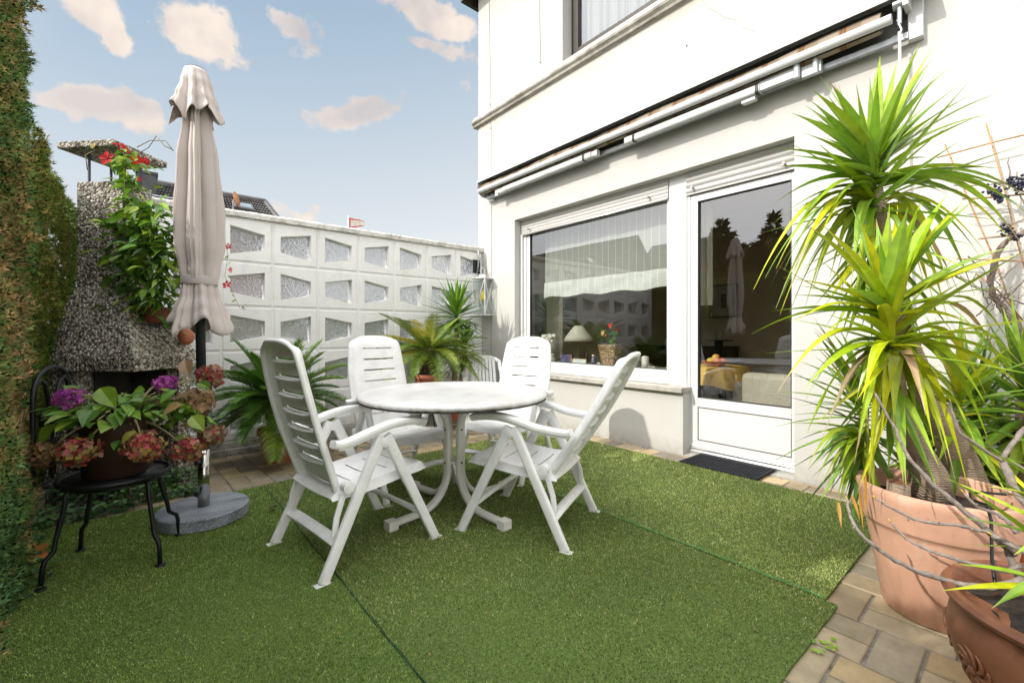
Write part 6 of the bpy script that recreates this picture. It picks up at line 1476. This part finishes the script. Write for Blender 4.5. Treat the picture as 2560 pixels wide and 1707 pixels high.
# blind and drapes
V = []; n = 140
def blind(z0, z1, X, mt_, name, amp=.010, sag=.012):
    V = []; 
    for j in range(7):
        z = z0+(z1-z0)*j/6
        for i in range(n+1):
            y = 2.27+(4.12-2.27)*i/n; V.append((X+amp*math.sin(i*.28)+amp*.4*math.sin(i*.11+j), y, z+sag*math.sin(i*.16)*(1-j/6)))
    return build(name, V, [(j*(n+1)+i, j*(n+1)+i+1, (j+1)*(n+1)+i+1, (j+1)*(n+1)+i) for j in range(6) for i in range(n)], mt_, None, None, True)
bl = thing('roman_blind', 'half-lowered sheer striped blind with a bright hem inside the terrace window', 'blind', (4.0, 3.2, 2))
for o in (blind(1.70, 2.42, 4.04, M['sheer'], 'upper_cloth', .006), blind(1.545, 1.735, 4.015, M['hem'], 'hem', .010)): attach(o, bl)
def drape(name, label, y0, y1, X, z0, z1, n=60, amp=.025):
    V = []
    for z in (z0, (z0+z1)/2, z1):
        for i in range(n+1): V.append((X+amp*math.sin(i*.75), y0+(y1-y0)*i/n, z))
    o = build(name, V, [(j*(n+1)+i, j*(n+1)+i+1, (j+1)*(n+1)+i+1, (j+1)*(n+1)+i) for j in range(2) for i in range(n)], M['drape'], None, None, True); tag(o, label, 'curtain')
drape('drape', 'beige drape hanging at the left side inside the terrace window', 4.06, 4.34, 4.30, .75, 2.5)
drape('drape', 'pale drape edge hanging behind the left side of the glass door', 1.93, 2.16, 4.08, 1.35, 2.5, 30, .02)
# dining room seen through the door
it = thing('dining_table', 'small round table with dark legs inside behind the glass door', 'table', (4.78, 2.33, 0))
part('tabletop', mat('dark_wood', (.08, .045, .025), .4), it, lambda m: m.lathe([(.0001, .70), (.40, .70), (.40, .725), (.0001, .725)], n=40), ang=40)
for k in range(4): a = k*math.pi/2+.4; part('leg', M['brown_frame'], it, lambda m: m.tube([(.25*math.cos(a), .25*math.sin(a), .70), (.33*math.cos(a), .33*math.sin(a), 0)], .022, 8))
tcv = []; n = 96
for r_, z_, wv_ in ((.0001, .729, 0), (.405, .729, 0), (.415, .722, .0), (.43, .64, .018), (.44, .53, .032)):
    for k in range(n): th = k/n*6.283; rr = r_+wv_*math.sin(th*13); tcv.append((4.78+rr*math.cos(th), 2.33+rr*math.sin(th), z_+(0 if z_ > .6 else .03*math.sin(th*4))))
tcl = build('tablecloth', tcv, [(i*n+k, i*n+(k+1) % n, (i+1)*n+(k+1) % n, (i+1)*n+k) for i in range(4) for k in range(n)], mat('yellow_cloth', (.75, .46, .10), .8, var=.06), None, None, True); tag(tcl, 'yellow cloth draped over the small indoor table', 'tablecloth')
fb = thing('fruit_bowl', 'round red brown fruit bowl on the yellow tablecloth', 'bowl', (4.70, 2.20, .731)); part('bowl', mat('red_brown_glaze', (.30, .08, .03), .3), fb, lambda m: m.lathe([(.0001, 0), (.06, 0), (.13, .045), (.15, .06), (.145, .062), (.06, .012), (.0001, .010)], n=32), smooth=True)
for k, (dx, dy, dz) in enumerate(((-.06, -.05, .055), (.03, -.06, .055), (-.02, .04, .055), (.06, .03, .06), (.0, -.01, .095))): tag(part('apple', mat('apple_skin', (.75, .50, .12), .4, var=.3, stops=[(.4, (.75, .55, .12)), (.62, (.65, .12, .05))], vs=6), None, lambda m: m.sphere((4.70+dx, 2.20+dy, .731+dz), .042, 14, 10, sz=.92), smooth=True), 'yellow and red apple in the fruit bowl', 'apple', 'apples in the fruit bowl')
def armchair(x, y, zt, rz, label):
    a = thing('armchair', label, 'armchair', (x, y, 0), rz); mm = mat('beige_upholstery', (.46, .41, .32), .85, var=.06, bs=.1, bscale=300)
    part('backrest', mm, a, lambda m: m.box(-.40, -.22, -.32, .32, .12, zt), bev=.05); part('seat', mm, a, lambda m: m.box(-.21, .35, -.30, .30, .12, .44), bev=.05)
    for s_ in (-1, 1): part('armrest', mm, a, lambda m: m.box(-.215, .35, s_*.40-.09, s_*.40+.09, .10, .60), bev=.05)
    for sx_ in (-1, 1):
        for sy_ in (-1, 1): part('leg', M['brown_frame'], a, lambda m: m.tube([(sx_*.3, sy_*.3, .11), (sx_*.3, sy_*.3, 0)], .02, 8))
armchair(4.80, 1.50, .71, 0, 'beige upholstered armchair nearest the glass door with its back to the glass')
armchair(5.75, 1.25, .78, .3, 'beige upholstered armchair further inside behind the nearer one')
pw = thing('framed_picture', 'framed print with a wide mount on the room wall seen through the door', 'picture', (7.47, 3.35, 1.62))
a_ = PX(1773, 752, 7.45).y; b_2 = PX(1845, 752, 7.45).y
part('frame', mat('grey_brown_frame', (.10, .085, .06), .5), pw, lambda m: frame_ring(m, -.03, 0.0, b_2-3.35, a_-3.35, -.28, .28, .03, .03, .03, .03)); part('mount', mat('mount_card', (.35, .33, .28), .8), pw, lambda m: m.box(-.012, -.004, b_2-3.32, a_-3.38, -.25, .25)); part('print', mat('dark_print', (.08, .08, .07), .6, var=.8, vs=12), pw, lambda m: m.box(-.016, -.0125, b_2-3.35+.2, a_-3.35-.2, -.12, .12))
pc = PX(1797, 850, 6.4); pd = thing('pedestal', 'black metal pedestal table in the dim room behind the door', 'side table', (pc.x, pc.y, 0)); part('column', M['black_iron'], pd, lambda m: (m.tube([(0, 0, 0), (0, 0, .97)], .06, 12), m.lathe([(.0001, 0), (.16, 0), (.16, .02), (.0001, .02)], n=20))); part('top', M['black_iron'], pd, lambda m: m.lathe([(.0001, .972), (.20, .972), (.20, .99), (.0001, .99)], n=28), ang=40)
for dy, hh in ((.06, .16), (-.03, .13)): tag(part('candle', mat('ivory_wax', (.5, .46, .36), .6), None, lambda m: m.tube([(pc.x, pc.y+dy, .992), (pc.x, pc.y+dy, .992+hh)], .026, 14), ang=40), 'taller ivory candle on the black pedestal' if hh > .15 else 'shorter ivory candle on the black pedestal', 'candle')
sb_ = thing('sideboard', 'dark low sideboard along the far room wall seen through the terrace window', 'sideboard', (7.2, 4.0, 0)); part('body', mat('walnut', (.07, .04, .022), .5, var=.3), sb_, lambda m: m.box(-.25, .24, -.9, .7, .05, .85), bev=.01); part('top', M['brown_frame'], sb_, lambda m: m.box(-.26, .245, -.92, .72, .852, .875))
pw2 = thing('wall_picture', 'large light framed picture on the far room wall behind the planter', 'picture', (4.9, 4.79, 1.35)); part('frame', mat('gold_frame', (.28, .20, .10), .5), pw2, lambda m: m.box(-.5, .5, -.03, .005, -.33, .33)); part('canvas', mat('pale_canvas', (.20, .21, .17), .7, var=.5, vs=4), pw2, lambda m: m.box(-.45, .45, -.034, -.0305, -.28, .28))

# ================================================================ BEYOND THE WALL
def tiled_roof(m, A, B, Ct, D, rows_, cols_, amp=.05):
    """A,B bottom edge, D,Ct top edge; rolls and courses as real relief"""
    A, B, Ct, D = map(Vector, (A, B, Ct, D)); nr = (B-A).cross(D-A).normalized(); nr = nr if nr.z > 0 else -nr
    nu = cols_*6; nv = rows_*2
    V = []
    for j in range(nv+1):
        v = j/nv; vv = (j//2*2+ (1.98 if j % 2 else 0))/nv if j < nv else 1
        for i in range(nu+1):
            u = i/nu; p = (A*(1-u)+B*u)*(1-vv)+(D*(1-u)+Ct*u)*vv
            V.append(p+nr*(amp*abs(math.sin(math.pi*u*cols_))+(0 if j % 2 else amp*.9)))
    m.add(V, [(j*(nu+1)+i, j*(nu+1)+i+1, (j+1)*(nu+1)+i+1, (j+1)*(nu+1)+i) for j in range(nv) for i in range(nu)])
def nbr():
    Yd = 17.0
    t = thing('neighbour_house', 'neighbouring house with a dark tiled hipped roof, slate chimney and skylight beyond the screen wall', 'house', (-1, Yd+3, 0))
    A = PY(352, 515, Yd); 
    zr0 = 3.35
    def P(px_, py_, Y): return PY(px_, py_, Y)
    bl_ = P(250, 560, Yd); br_ = P(745, 575, Yd); bl_.z = br_.z = min(bl_.z, br_.z)
    tr1 = P(663, 509, Yd+3.2); tl1 = P(345, 458, Yd+3.2); tl1.z = tr1.z
    o = part('roof', M['tile_dark'], None, lambda m: tiled_roof(m, bl_, br_, tr1, tl1, 16, 44, .055)); attach(o, t)
    back = Vector((br_.x, Yd+7, br_.z)); bb = Vector((bl_.x, Yd+7, bl_.z))
    o = build('roof_side', [br_, back, tr1, bb, tl1, bl_], [(0, 1, 2), (1, 3, 4, 2), (3, 5, 4)], M['tile_dark']); attach(o, t)
    o = part('wall', mat('pinkish_render', (.36, .25, .23), .9, var=.1, vs=1), None, lambda m: m.box(bl_.x+.3, br_.x-.4, Yd+.5, Yd+6.5, -.2, bl_.z+.25)); attach(o, t)
    o = part('ridge', M['tile_dark'], None, lambda m: (m.tube([tl1+Vector((0, 0, .06)), tr1+Vector((0, 0, .06))], .13, 8), m.tube([tr1+Vector((0, 0, .05)), br_+Vector((0, 0, .08))], .12, 8))); attach(o, t)
    cpt = P(365, 470, Yd+1.6)
    o = part('chimney', mat('slate_cladding', (.045, .045, .05), .5, var=.4, vs=6), None, lambda m: (m.box(cpt.x-.22, cpt.x+.26, Yd+1.3, Yd+1.9, 2.5, P(365, 434, Yd+1.3).z), m.box(cpt.x-.26, cpt.x+.30, Yd+1.26, Yd+1.94, P(365, 434, Yd+1.3).z+.001, P(365, 430, Yd+1.3).z+.03))); attach(o, t)
    sk_ = P(607, 524, Yd+1.9); e = Vector((tr1-br_)); up_ = (tl1-bl_).normalized(); nr = Vector((0, -.5, .85))
    up2 = ((tr1+tl1)/2-(br_+bl_)/2).normalized(); up2 = Vector((0, up2.y, up2.z)).normalized(); nn_ = Vector((0, -up2.z, up2.y))
    o = part('skylight', mat('skylight_glass', (.20, .23, .26), .1, var=.02), None, lambda m: (m.obox(sk_+nn_*.16, (.26, 0, 0), up2*.20, nn_*.02))); attach(o, t)
    o = part('skylight_frame', mat('grey_flashing', (.12, .13, .14), .5), None, lambda m: m.obox(sk_+nn_*.14, (.32, 0, 0), up2*.26, nn_*.018)); attach(o, t)
    o = part('gutter_rail', M['galv'], None, lambda m: m.tube([P(380, 490, Yd+1.2)+Vector((0, -.1, 0)), P(440, 500, Yd+1.2)+Vector((0, -.1, 0))], .03, 6)); attach(o, t)
    dp = P(587, 500, Yd+1.6); ds = thing('satellite_dish', 'orange tinted satellite dish on a mast on the neighbour roof', 'satellite dish', tuple(dp), math.radians(60))
    part('reflector', mat('dish_orange', (.55, .22, .08), .5), ds, lambda m: [m.lathe([(.0001, 0), (.15, .015), (.28, .06), (.285, .065), (.0001, .01)], n=24)], smooth=True).rotation_euler = (math.radians(80), 0, 0)
    part('mast', M['galv'], ds, lambda m: m.tube([(0, .05, 0), (0, .05, -.7)], .025, 8))
nbr()
fp = PY(872, 556, 12.0); fl = thing('flag', 'small white flag with a red border on a pole beyond the screen wall', 'flag', tuple(fp))
lm = LM()
for i in range(8):
    x0, x1 = i*.055, (i+1)*.055; w0, w1 = .03*math.sin(i*.9), .03*math.sin((i+1)*.9); h0, h1 = .30-.018*i*1.2, .30-.018*(i+1)*1.2
    for (a0, a1, c_) in ((0, .14, (.6, .04, .04)), (.14, .86, (.72, .68, .62)), (.86, 1, (.6, .04, .04))):
        lm.quad((x0, w0, .14-h0*a1-.02*i*.3), (x1, w1, .14-h1*a1-.02*(i+1)*.3), (x1, w1, .14-h1*a0-.02*(i+1)*.3), (x0, w0, .14-h0*a0-.02*i*.3), (.6, .04, .04) if i == 0 else c_)
lm.build('cloth', M['petal'], fl, smooth=False)
part('pole', M['plastic_dull'], fl, lambda m: m.tube([(-.01, 0, .18), (-.01, 0, -3.4)], .018, 8), smooth=True)
# neighbour's shrubs right behind the wall, seen only through the rippled glass
for k, (x, y, r_, z_) in enumerate([(.3, 6.6, .7, .9), (1.4, 7.0, .8, .8), (2.6, 6.7, .7, 1.0), (3.6, 7.4, .9, .9)]):
    tt = thing('garden_shrub', ['round leafy shrub behind the left end of the screen wall', 'round leafy shrub seen blurred through the middle panes of the screen wall', 'round leafy shrub behind the panes near the corner palm', 'round leafy shrub behind the panes next to the house'][k], 'shrub', (x, y, -.15)); lm = LM(); random.seed(60+k)
    for q in range(900):
        v = Vector([random.gauss(0, 1) for _ in range(3)]).normalized()*r_*random.uniform(.8, 1.02); p = Vector((v.x, v.y, z_+v.z*.9)); lm.ovate(p, v+Vector([random.gauss(0, .4) for _ in range(3)]), (0, 0, 1), .13, .07, jcol((.07, .13, .02), .35))
    lm.build('crown', M['leaf'], tt, smooth=False)
    part('trunk', M['bark'], tt, lambda m: [m.tube([(0, 0, 0), (.2*math.cos(q_*2.1), .2*math.sin(q_*2.1), z_)], [.04, .02], 6) for q_ in range(3)])

# ================================================================ OPPOSITE SIDE (seen reflected in the panes)
def opp_house(y0, y1, xr, ze, zr, label, dorm=None):
    t = thing('row_house', label, 'house', (xr-3, (y0+y1)/2, 0)); loc = Vector(t.location)
    o = part('wall', mat('pale_render', (.45, .43, .40), .9, var=.05), None, lambda m: m.box(xr-6, xr, y0, y1, -.2, ze)); attach(o, t)
    o = part('roof', M['tile_dark'], None, lambda m: tiled_roof(m, (xr+.4, y0-.3, ze-.1), (xr+.4, y1+.3, ze-.1), (xr-3, y1+.3, zr), (xr-3, y0-.3, zr), 14, 30)); attach(o, t)
    o = build('gable', [(xr, y0, ze), (xr-6, y0, ze), (xr-3, y0, zr-.06), (xr, y1, ze), (xr-6, y1, ze), (xr-3, y1, zr-.06), (xr-6.4, y0-.3, ze-.1), (xr-6.4, y1+.3, ze-.1), (xr-3, y1+.3, zr), (xr-3, y0-.3, zr)], [(0, 1, 2), (3, 5, 4), (6, 7, 8, 9)], M['tile_dark']); attach(o, t)
    for wy in np.arange(y0+1.0, y1-1, 2.2):
        o = part('window', M['upvc'], None, lambda m: m.box(xr+.001, xr+.06, wy, wy+1.1, 1.2, 2.5)); attach(o, t); q = part('pane', mat('dark_pane', (.03, .035, .04), .05), o, lambda m: m.box(xr+.061, xr+.065, wy+.08, wy+1.02, 1.28, 2.42))
    if dorm:
        for dy in dorm:
            o = part('dormer', M['brown_frame'], None, lambda m: (m.prism([(dy, ze+.6), (dy+1.4, ze+.6), (dy+1.4, ze+1.6), (dy+.7, ze+2.2), (dy, ze+1.6)], 'x', xr-2.2, xr-.4))); attach(o, t); part('pane', mat('bright_pane', (.5, .52, .55), .1), o, lambda m: m.box(xr-.399, xr-.38, dy+.35, dy+1.05, ze+.75, ze+1.5))
opp_house(14.8, 24, -11, 3.1, 6.6, 'dark roofed row house with dormers opposite, reflected in the terrace window', (15.5, 18.6, 21.5))
opp_house(12.6, 15.6, -14.5, 3.0, 6.6, 'dark roofed gable house opposite, reflected at the right of the terrace window')
def conifer(x, y, h, seed, label):
    random.seed(seed); t = thing('conifer', label, 'tree', (x, y, -.15), 0, 'conifers across the garden'); lm = LM()
    part('trunk', M['bark'], t, lambda m: m.tube([(0, 0, 0), (0, 0, h*.9)], [.12, .02], 8))
    for k in range(1500):
        f = random.random()**.8; z = h*f; r = (1-f)**.9*h*.105*random.uniform(.55, 1.08)+.03; a = random.uniform(0, 6.283); p = Vector((r*math.cos(a), r*math.sin(a), z)); d = Vector((math.cos(a), math.sin(a), random.uniform(-.2, .9))); lm.ovate(p, d, (random.uniform(-1, 1), random.uniform(-1, 1), .6), random.uniform(.18, .36), .09, jcol((.022, .042, .014), .4))
    lm.build('crown', M['hedge'], t, smooth=False)
for k, (y, h) in enumerate([(7.12, 5.4), (6.62, 5.2), (8.65, 5.6), (9.15, 5.9), (5.7, 5.0), (6.3, 5.1), (6.9, 6.1), (7.35, 4.9), (7.75, 4.7), (8.15, 5.0), (8.5, 5.4), (8.9, 6.2), (9.4, 5.7), (9.9, 5.1), (10.4, 4.9), (4.9, 4.8), (4.2, 4.2)]):
    conifer(-12+.3*math.sin(k*2), y, h, 200+k, 'dark pointed conifer in the row reflected in the glass door')

# ================================================================ LIGHT, SKY, CAMERA
SUND = Vector((1.0, -.20, -.68)).normalized()     # direction the light travels
L = bpy.data.lights.new('sun', 'SUN'); L.energy = 2.5; L.angle = math.radians(.55); L.color = (1, .955, .88)
lo = bpy.data.objects.new('sun', L); C.objects.link(lo); lo.rotation_euler = SUND.to_track_quat('-Z', 'Y').to_euler()
w = bpy.data.worlds.new('World'); sc.world = w; w.use_nodes = True; nt = w.node_tree; nt.nodes.clear()
wo_ = nt.nodes.new('ShaderNodeOutputWorld'); bg = nt.nodes.new('ShaderNodeBackground'); nt.links.new(bg.outputs[0], wo_.inputs[0])
sky = nt.nodes.new('ShaderNodeTexSky'); sky.sky_type = 'NISHITA'; sky.sun_disc = False
ts = -SUND; sky.sun_elevation = math.asin(ts.z); sky.sun_rotation = math.atan2(ts.x, ts.y)
sky.air_density = 1.0; sky.dust_density = 1.2; sky.ozone_density = 1.0
geo = N(nt, 'ShaderNodeTexCoord'); dirv = geo.outputs['Generated']
sx = N(nt, 'ShaderNodeSeparateXYZ'); nt.links.new(dirv, sx.inputs[0])
def Mth(op, a, b_=None, clamp=False):
    n = N(nt, 'ShaderNodeMath', operation=op, use_clamp=clamp)
    for i, v in enumerate((a, b_)):
        if v is None: continue
        if isinstance(v, (int, float)): n.inputs[i].default_value = v
        else: nt.links.new(v, n.inputs[i])
    return n.outputs[0]
az = Mth('ARCTAN2', sx.outputs[0], sx.outputs[1]); el = Mth('ARCSINE', sx.outputs[2])
comb = N(nt, 'ShaderNodeCombineXYZ'); nt.links.new(az, comb.inputs[0]); nt.links.new(el, comb.inputs[1])
AE = comb.outputs[0]
SK = 1/(.15*2**.62)   # brightness of the painted colours relative to the 0.1 background strength
# thin high haze whitening the sky towards the horizon and towards the house side (towards azimuth of +X)
hz_ = Mth('SUBTRACT', 1.0, Mth('DIVIDE', el, .62), True)
cld = [  # px, py, half w, half h, tilt(deg), weight, grey
 (245, 50, 115, 62, -35, 1.0, .1), (300, 110, 80, 45, -40, .9, .1), (530, 95, 125, 66, -8, 1.05, .15), (600, 150, 70, 40, 0, .7, .35), (735, 50, 85, 30, -28, .85, .5), (790, 80, 60, 50, 20, .5, .9),
 (1050, 30, 110, 40, -14, 1.0, .2), (1120, 62, 70, 34, 0, .8, .2), (1090, 118, 120, 20, -10, .55, .6), (250, 270, 165, 38, -6, .95, .7), (370, 300, 80, 46, 10, .95, .2), (900, 285, 125, 30, 4, .95, .6), (110, 345, 60, 18, 0, .6, .2), (150, 520, 60, 60, 0, .6, .1), (790, 520, 90, 26, 0, .35, .1), (1180, 205, 40, 30, 0, .35, .1), (880, 270, 60, 26, 0, .5, .9)]
nA = N(nt, 'ShaderNodeTexNoise'); nA.inputs['Scale'].default_value = 11; nA.inputs['Detail'].default_value = 11; nA.inputs['Roughness'].default_value = .62; nt.links.new(dirv, nA.inputs['Vector'])
offs = N(nt, 'ShaderNodeVectorMath', operation='ADD'); offs.inputs[1].default_value = (-.03, .02, -.045); nt.links.new(dirv, offs.inputs[0])
nB = N(nt, 'ShaderNodeTexNoise'); nB.inputs['Scale'].default_value = 9; nB.inputs['Detail'].default_value = 6; nB.inputs['Roughness'].default_value = .55; nt.links.new(offs.outputs[0], nB.inputs['Vector'])
warp = N(nt, 'ShaderNodeVectorMath', operation='MULTIPLY_ADD'); wn = N(nt, 'ShaderNodeTexNoise'); wn.inputs['Scale'].default_value = 5; wn.inputs['Detail'].default_value = 5; nt.links.new(dirv, wn.inputs['Vector'])
ws = N(nt, 'ShaderNodeVectorMath', operation='SUBTRACT'); nt.links.new(wn.outputs[1], ws.inputs[0]); ws.inputs[1].default_value = (.5, .5, .5)
nt.links.new(ws.outputs[0], warp.inputs[0]); warp.inputs[1].default_value = (.09, .08, 0); nt.links.new(AE, warp.inputs[2])
tot = None; gtot = None
def ae(px_, py_): r = ray(px_, py_).normalized(); return math.atan2(r.x, r.y), math.asin(r.z)
for (a, b_, hw, hh, tl, wt, gr) in cld:
    a0, e0 = ae(a, b_); a1, _ = ae(a+hw, b_); a2, _ = ae(a-hw, b_); _, e1_ = ae(a, b_-hh); _, e2_2 = ae(a, b_+hh)
    sa, se = abs(a1-a2)/2*1.0, abs(e1_-e2_2)/2*1.12
    mp = N(nt, 'ShaderNodeMapping', vector_type='TEXTURE'); mp.inputs['Location'].default_value = (a0, e0, 0); mp.inputs['Rotation'].default_value = (0, 0, math.radians(tl)*.9+math.atan(-((a-CX)/FPX)*math.sin(e0)*math.cos(e0))*1.2); mp.inputs['Scale'].default_value = (sa, se, 1)
    nt.links.new(warp.outputs[0], mp.inputs[0]); ln_ = N(nt, 'ShaderNodeVectorMath', operation='LENGTH'); nt.links.new(mp.outputs[0], ln_.inputs[0])
    f = Mth('MULTIPLY', Mth('SUBTRACT', 1.45, ln_.outputs['Value'], True), wt)
    tot = f if tot is None else Mth('MAXIMUM', tot, f)
    if gr > .4: gtot = f if gtot is None else Mth('MAXIMUM', gtot, f)
nC = N(nt, 'ShaderNodeTexNoise'); nC.inputs['Scale'].default_value = 32; nC.inputs['Detail'].default_value = 5; nt.links.new(dirv, nC.inputs['Vector'])
dens = Mth('ADD', Mth('ADD', Mth('MULTIPLY', tot, 1.25), Mth('MULTIPLY', Mth('SUBTRACT', nC.outputs[0], .5), 1.0)), Mth('MULTIPLY', Mth('SUBTRACT', nA.outputs[0], .5), 3.0))
# faint random high clouds in the rest of the sky (behind the viewer)
mr = N(nt, 'ShaderNodeMapRange', interpolation_type='SMOOTHSTEP'); nt.links.new(dens, mr.inputs[0]); mr.inputs[1].default_value = .42; mr.inputs[2].default_value = .88
cover = Mth('MULTIPLY', mr.outputs[0], Mth('GREATER_THAN', tot, .001))
shade = Mth('MULTIPLY', Mth('SUBTRACT', nB.outputs[0], .40), 2.6, True)
def wmix(a, b_, f): return mixc(nt, a, b_, f)
skyc = sky.outputs[0]
hzcol = tuple(SK*x for x in (.90, .92, .925))
s1 = wmix(skyc, tuple(SK*x for x in (.33, .48, .63)), .88)
# whiter with lower elevation
side = Mth('MULTIPLY', Mth('SUBTRACT', Mth('ADD', Mth('MULTIPLY', sx.outputs[0], .764), Mth('MULTIPLY', sx.outputs[1], -.645)), -.62), .75, True)
hf = Mth('ADD', Mth('MULTIPLY', Mth('POWER', hz_, 1.1), 1.02), Mth('MULTIPLY', side, .45), True)
s2 = wmix(s1, hzcol, hf)
warm = wmix(tuple(SK*x for x in (1.03, .89, .77)), tuple(SK*x for x in (.58, .53, .54)), shade)
warm2 = warm
if gtot is not None: warm2 = wmix(warm, tuple(SK*x for x in (.50, .51, .57)), Mth('MULTIPLY', gtot, .55))
s3 = wmix(s2, warm2, Mth('MULTIPLY', cover, .93))
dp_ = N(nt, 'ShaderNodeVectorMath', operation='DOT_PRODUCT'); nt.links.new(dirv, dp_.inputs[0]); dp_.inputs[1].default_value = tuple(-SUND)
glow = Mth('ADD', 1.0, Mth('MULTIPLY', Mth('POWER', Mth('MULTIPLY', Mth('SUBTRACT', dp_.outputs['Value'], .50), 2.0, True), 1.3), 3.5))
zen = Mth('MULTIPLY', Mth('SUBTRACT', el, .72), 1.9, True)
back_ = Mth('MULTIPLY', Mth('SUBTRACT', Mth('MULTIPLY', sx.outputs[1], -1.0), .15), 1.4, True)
glow = Mth('ADD', glow, Mth('ADD', Mth('MULTIPLY', zen, 2.4), Mth('MULTIPLY', back_, 1.3)))  # sun-side, overhead and rear sky brightened out of view, added as fill light
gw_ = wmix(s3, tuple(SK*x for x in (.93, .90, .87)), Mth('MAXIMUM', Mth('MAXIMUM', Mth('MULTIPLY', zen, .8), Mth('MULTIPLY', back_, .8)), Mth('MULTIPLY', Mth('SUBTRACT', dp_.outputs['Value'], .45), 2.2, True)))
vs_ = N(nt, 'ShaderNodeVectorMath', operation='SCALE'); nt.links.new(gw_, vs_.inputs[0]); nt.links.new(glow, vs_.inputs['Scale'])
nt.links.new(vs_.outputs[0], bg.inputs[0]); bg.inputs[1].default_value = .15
cam = bpy.data.cameras.new('camera'); co = bpy.data.objects.new('camera', cam); C.objects.link(co); sc.camera = co
co.location = CAM; cam.sensor_width = 36; cam.lens = FPX/2560*36; cam.shift_x = 0; cam.shift_y = -(HY-1707/2)/2560*-1*-1
cam.shift_y = (HY-853.5)/2560      # horizon slightly above the middle of the picture
cam.clip_start = .05; cam.clip_end = 500
co.rotation_euler = FW.to_track_quat('-Z', 'Y').to_euler()
sc.view_settings.view_transform = 'Standard'; sc.view_settings.look = 'None'; sc.view_settings.exposure = 0.62; sc.view_settings.gamma = 1
sc.cycles.use_denoising = True
sc.cycles.max_bounces = 10; sc.cycles.transparent_max_bounces = 16; sc.cycles.glossy_bounces = 4; sc.cycles.diffuse_bounces = 4
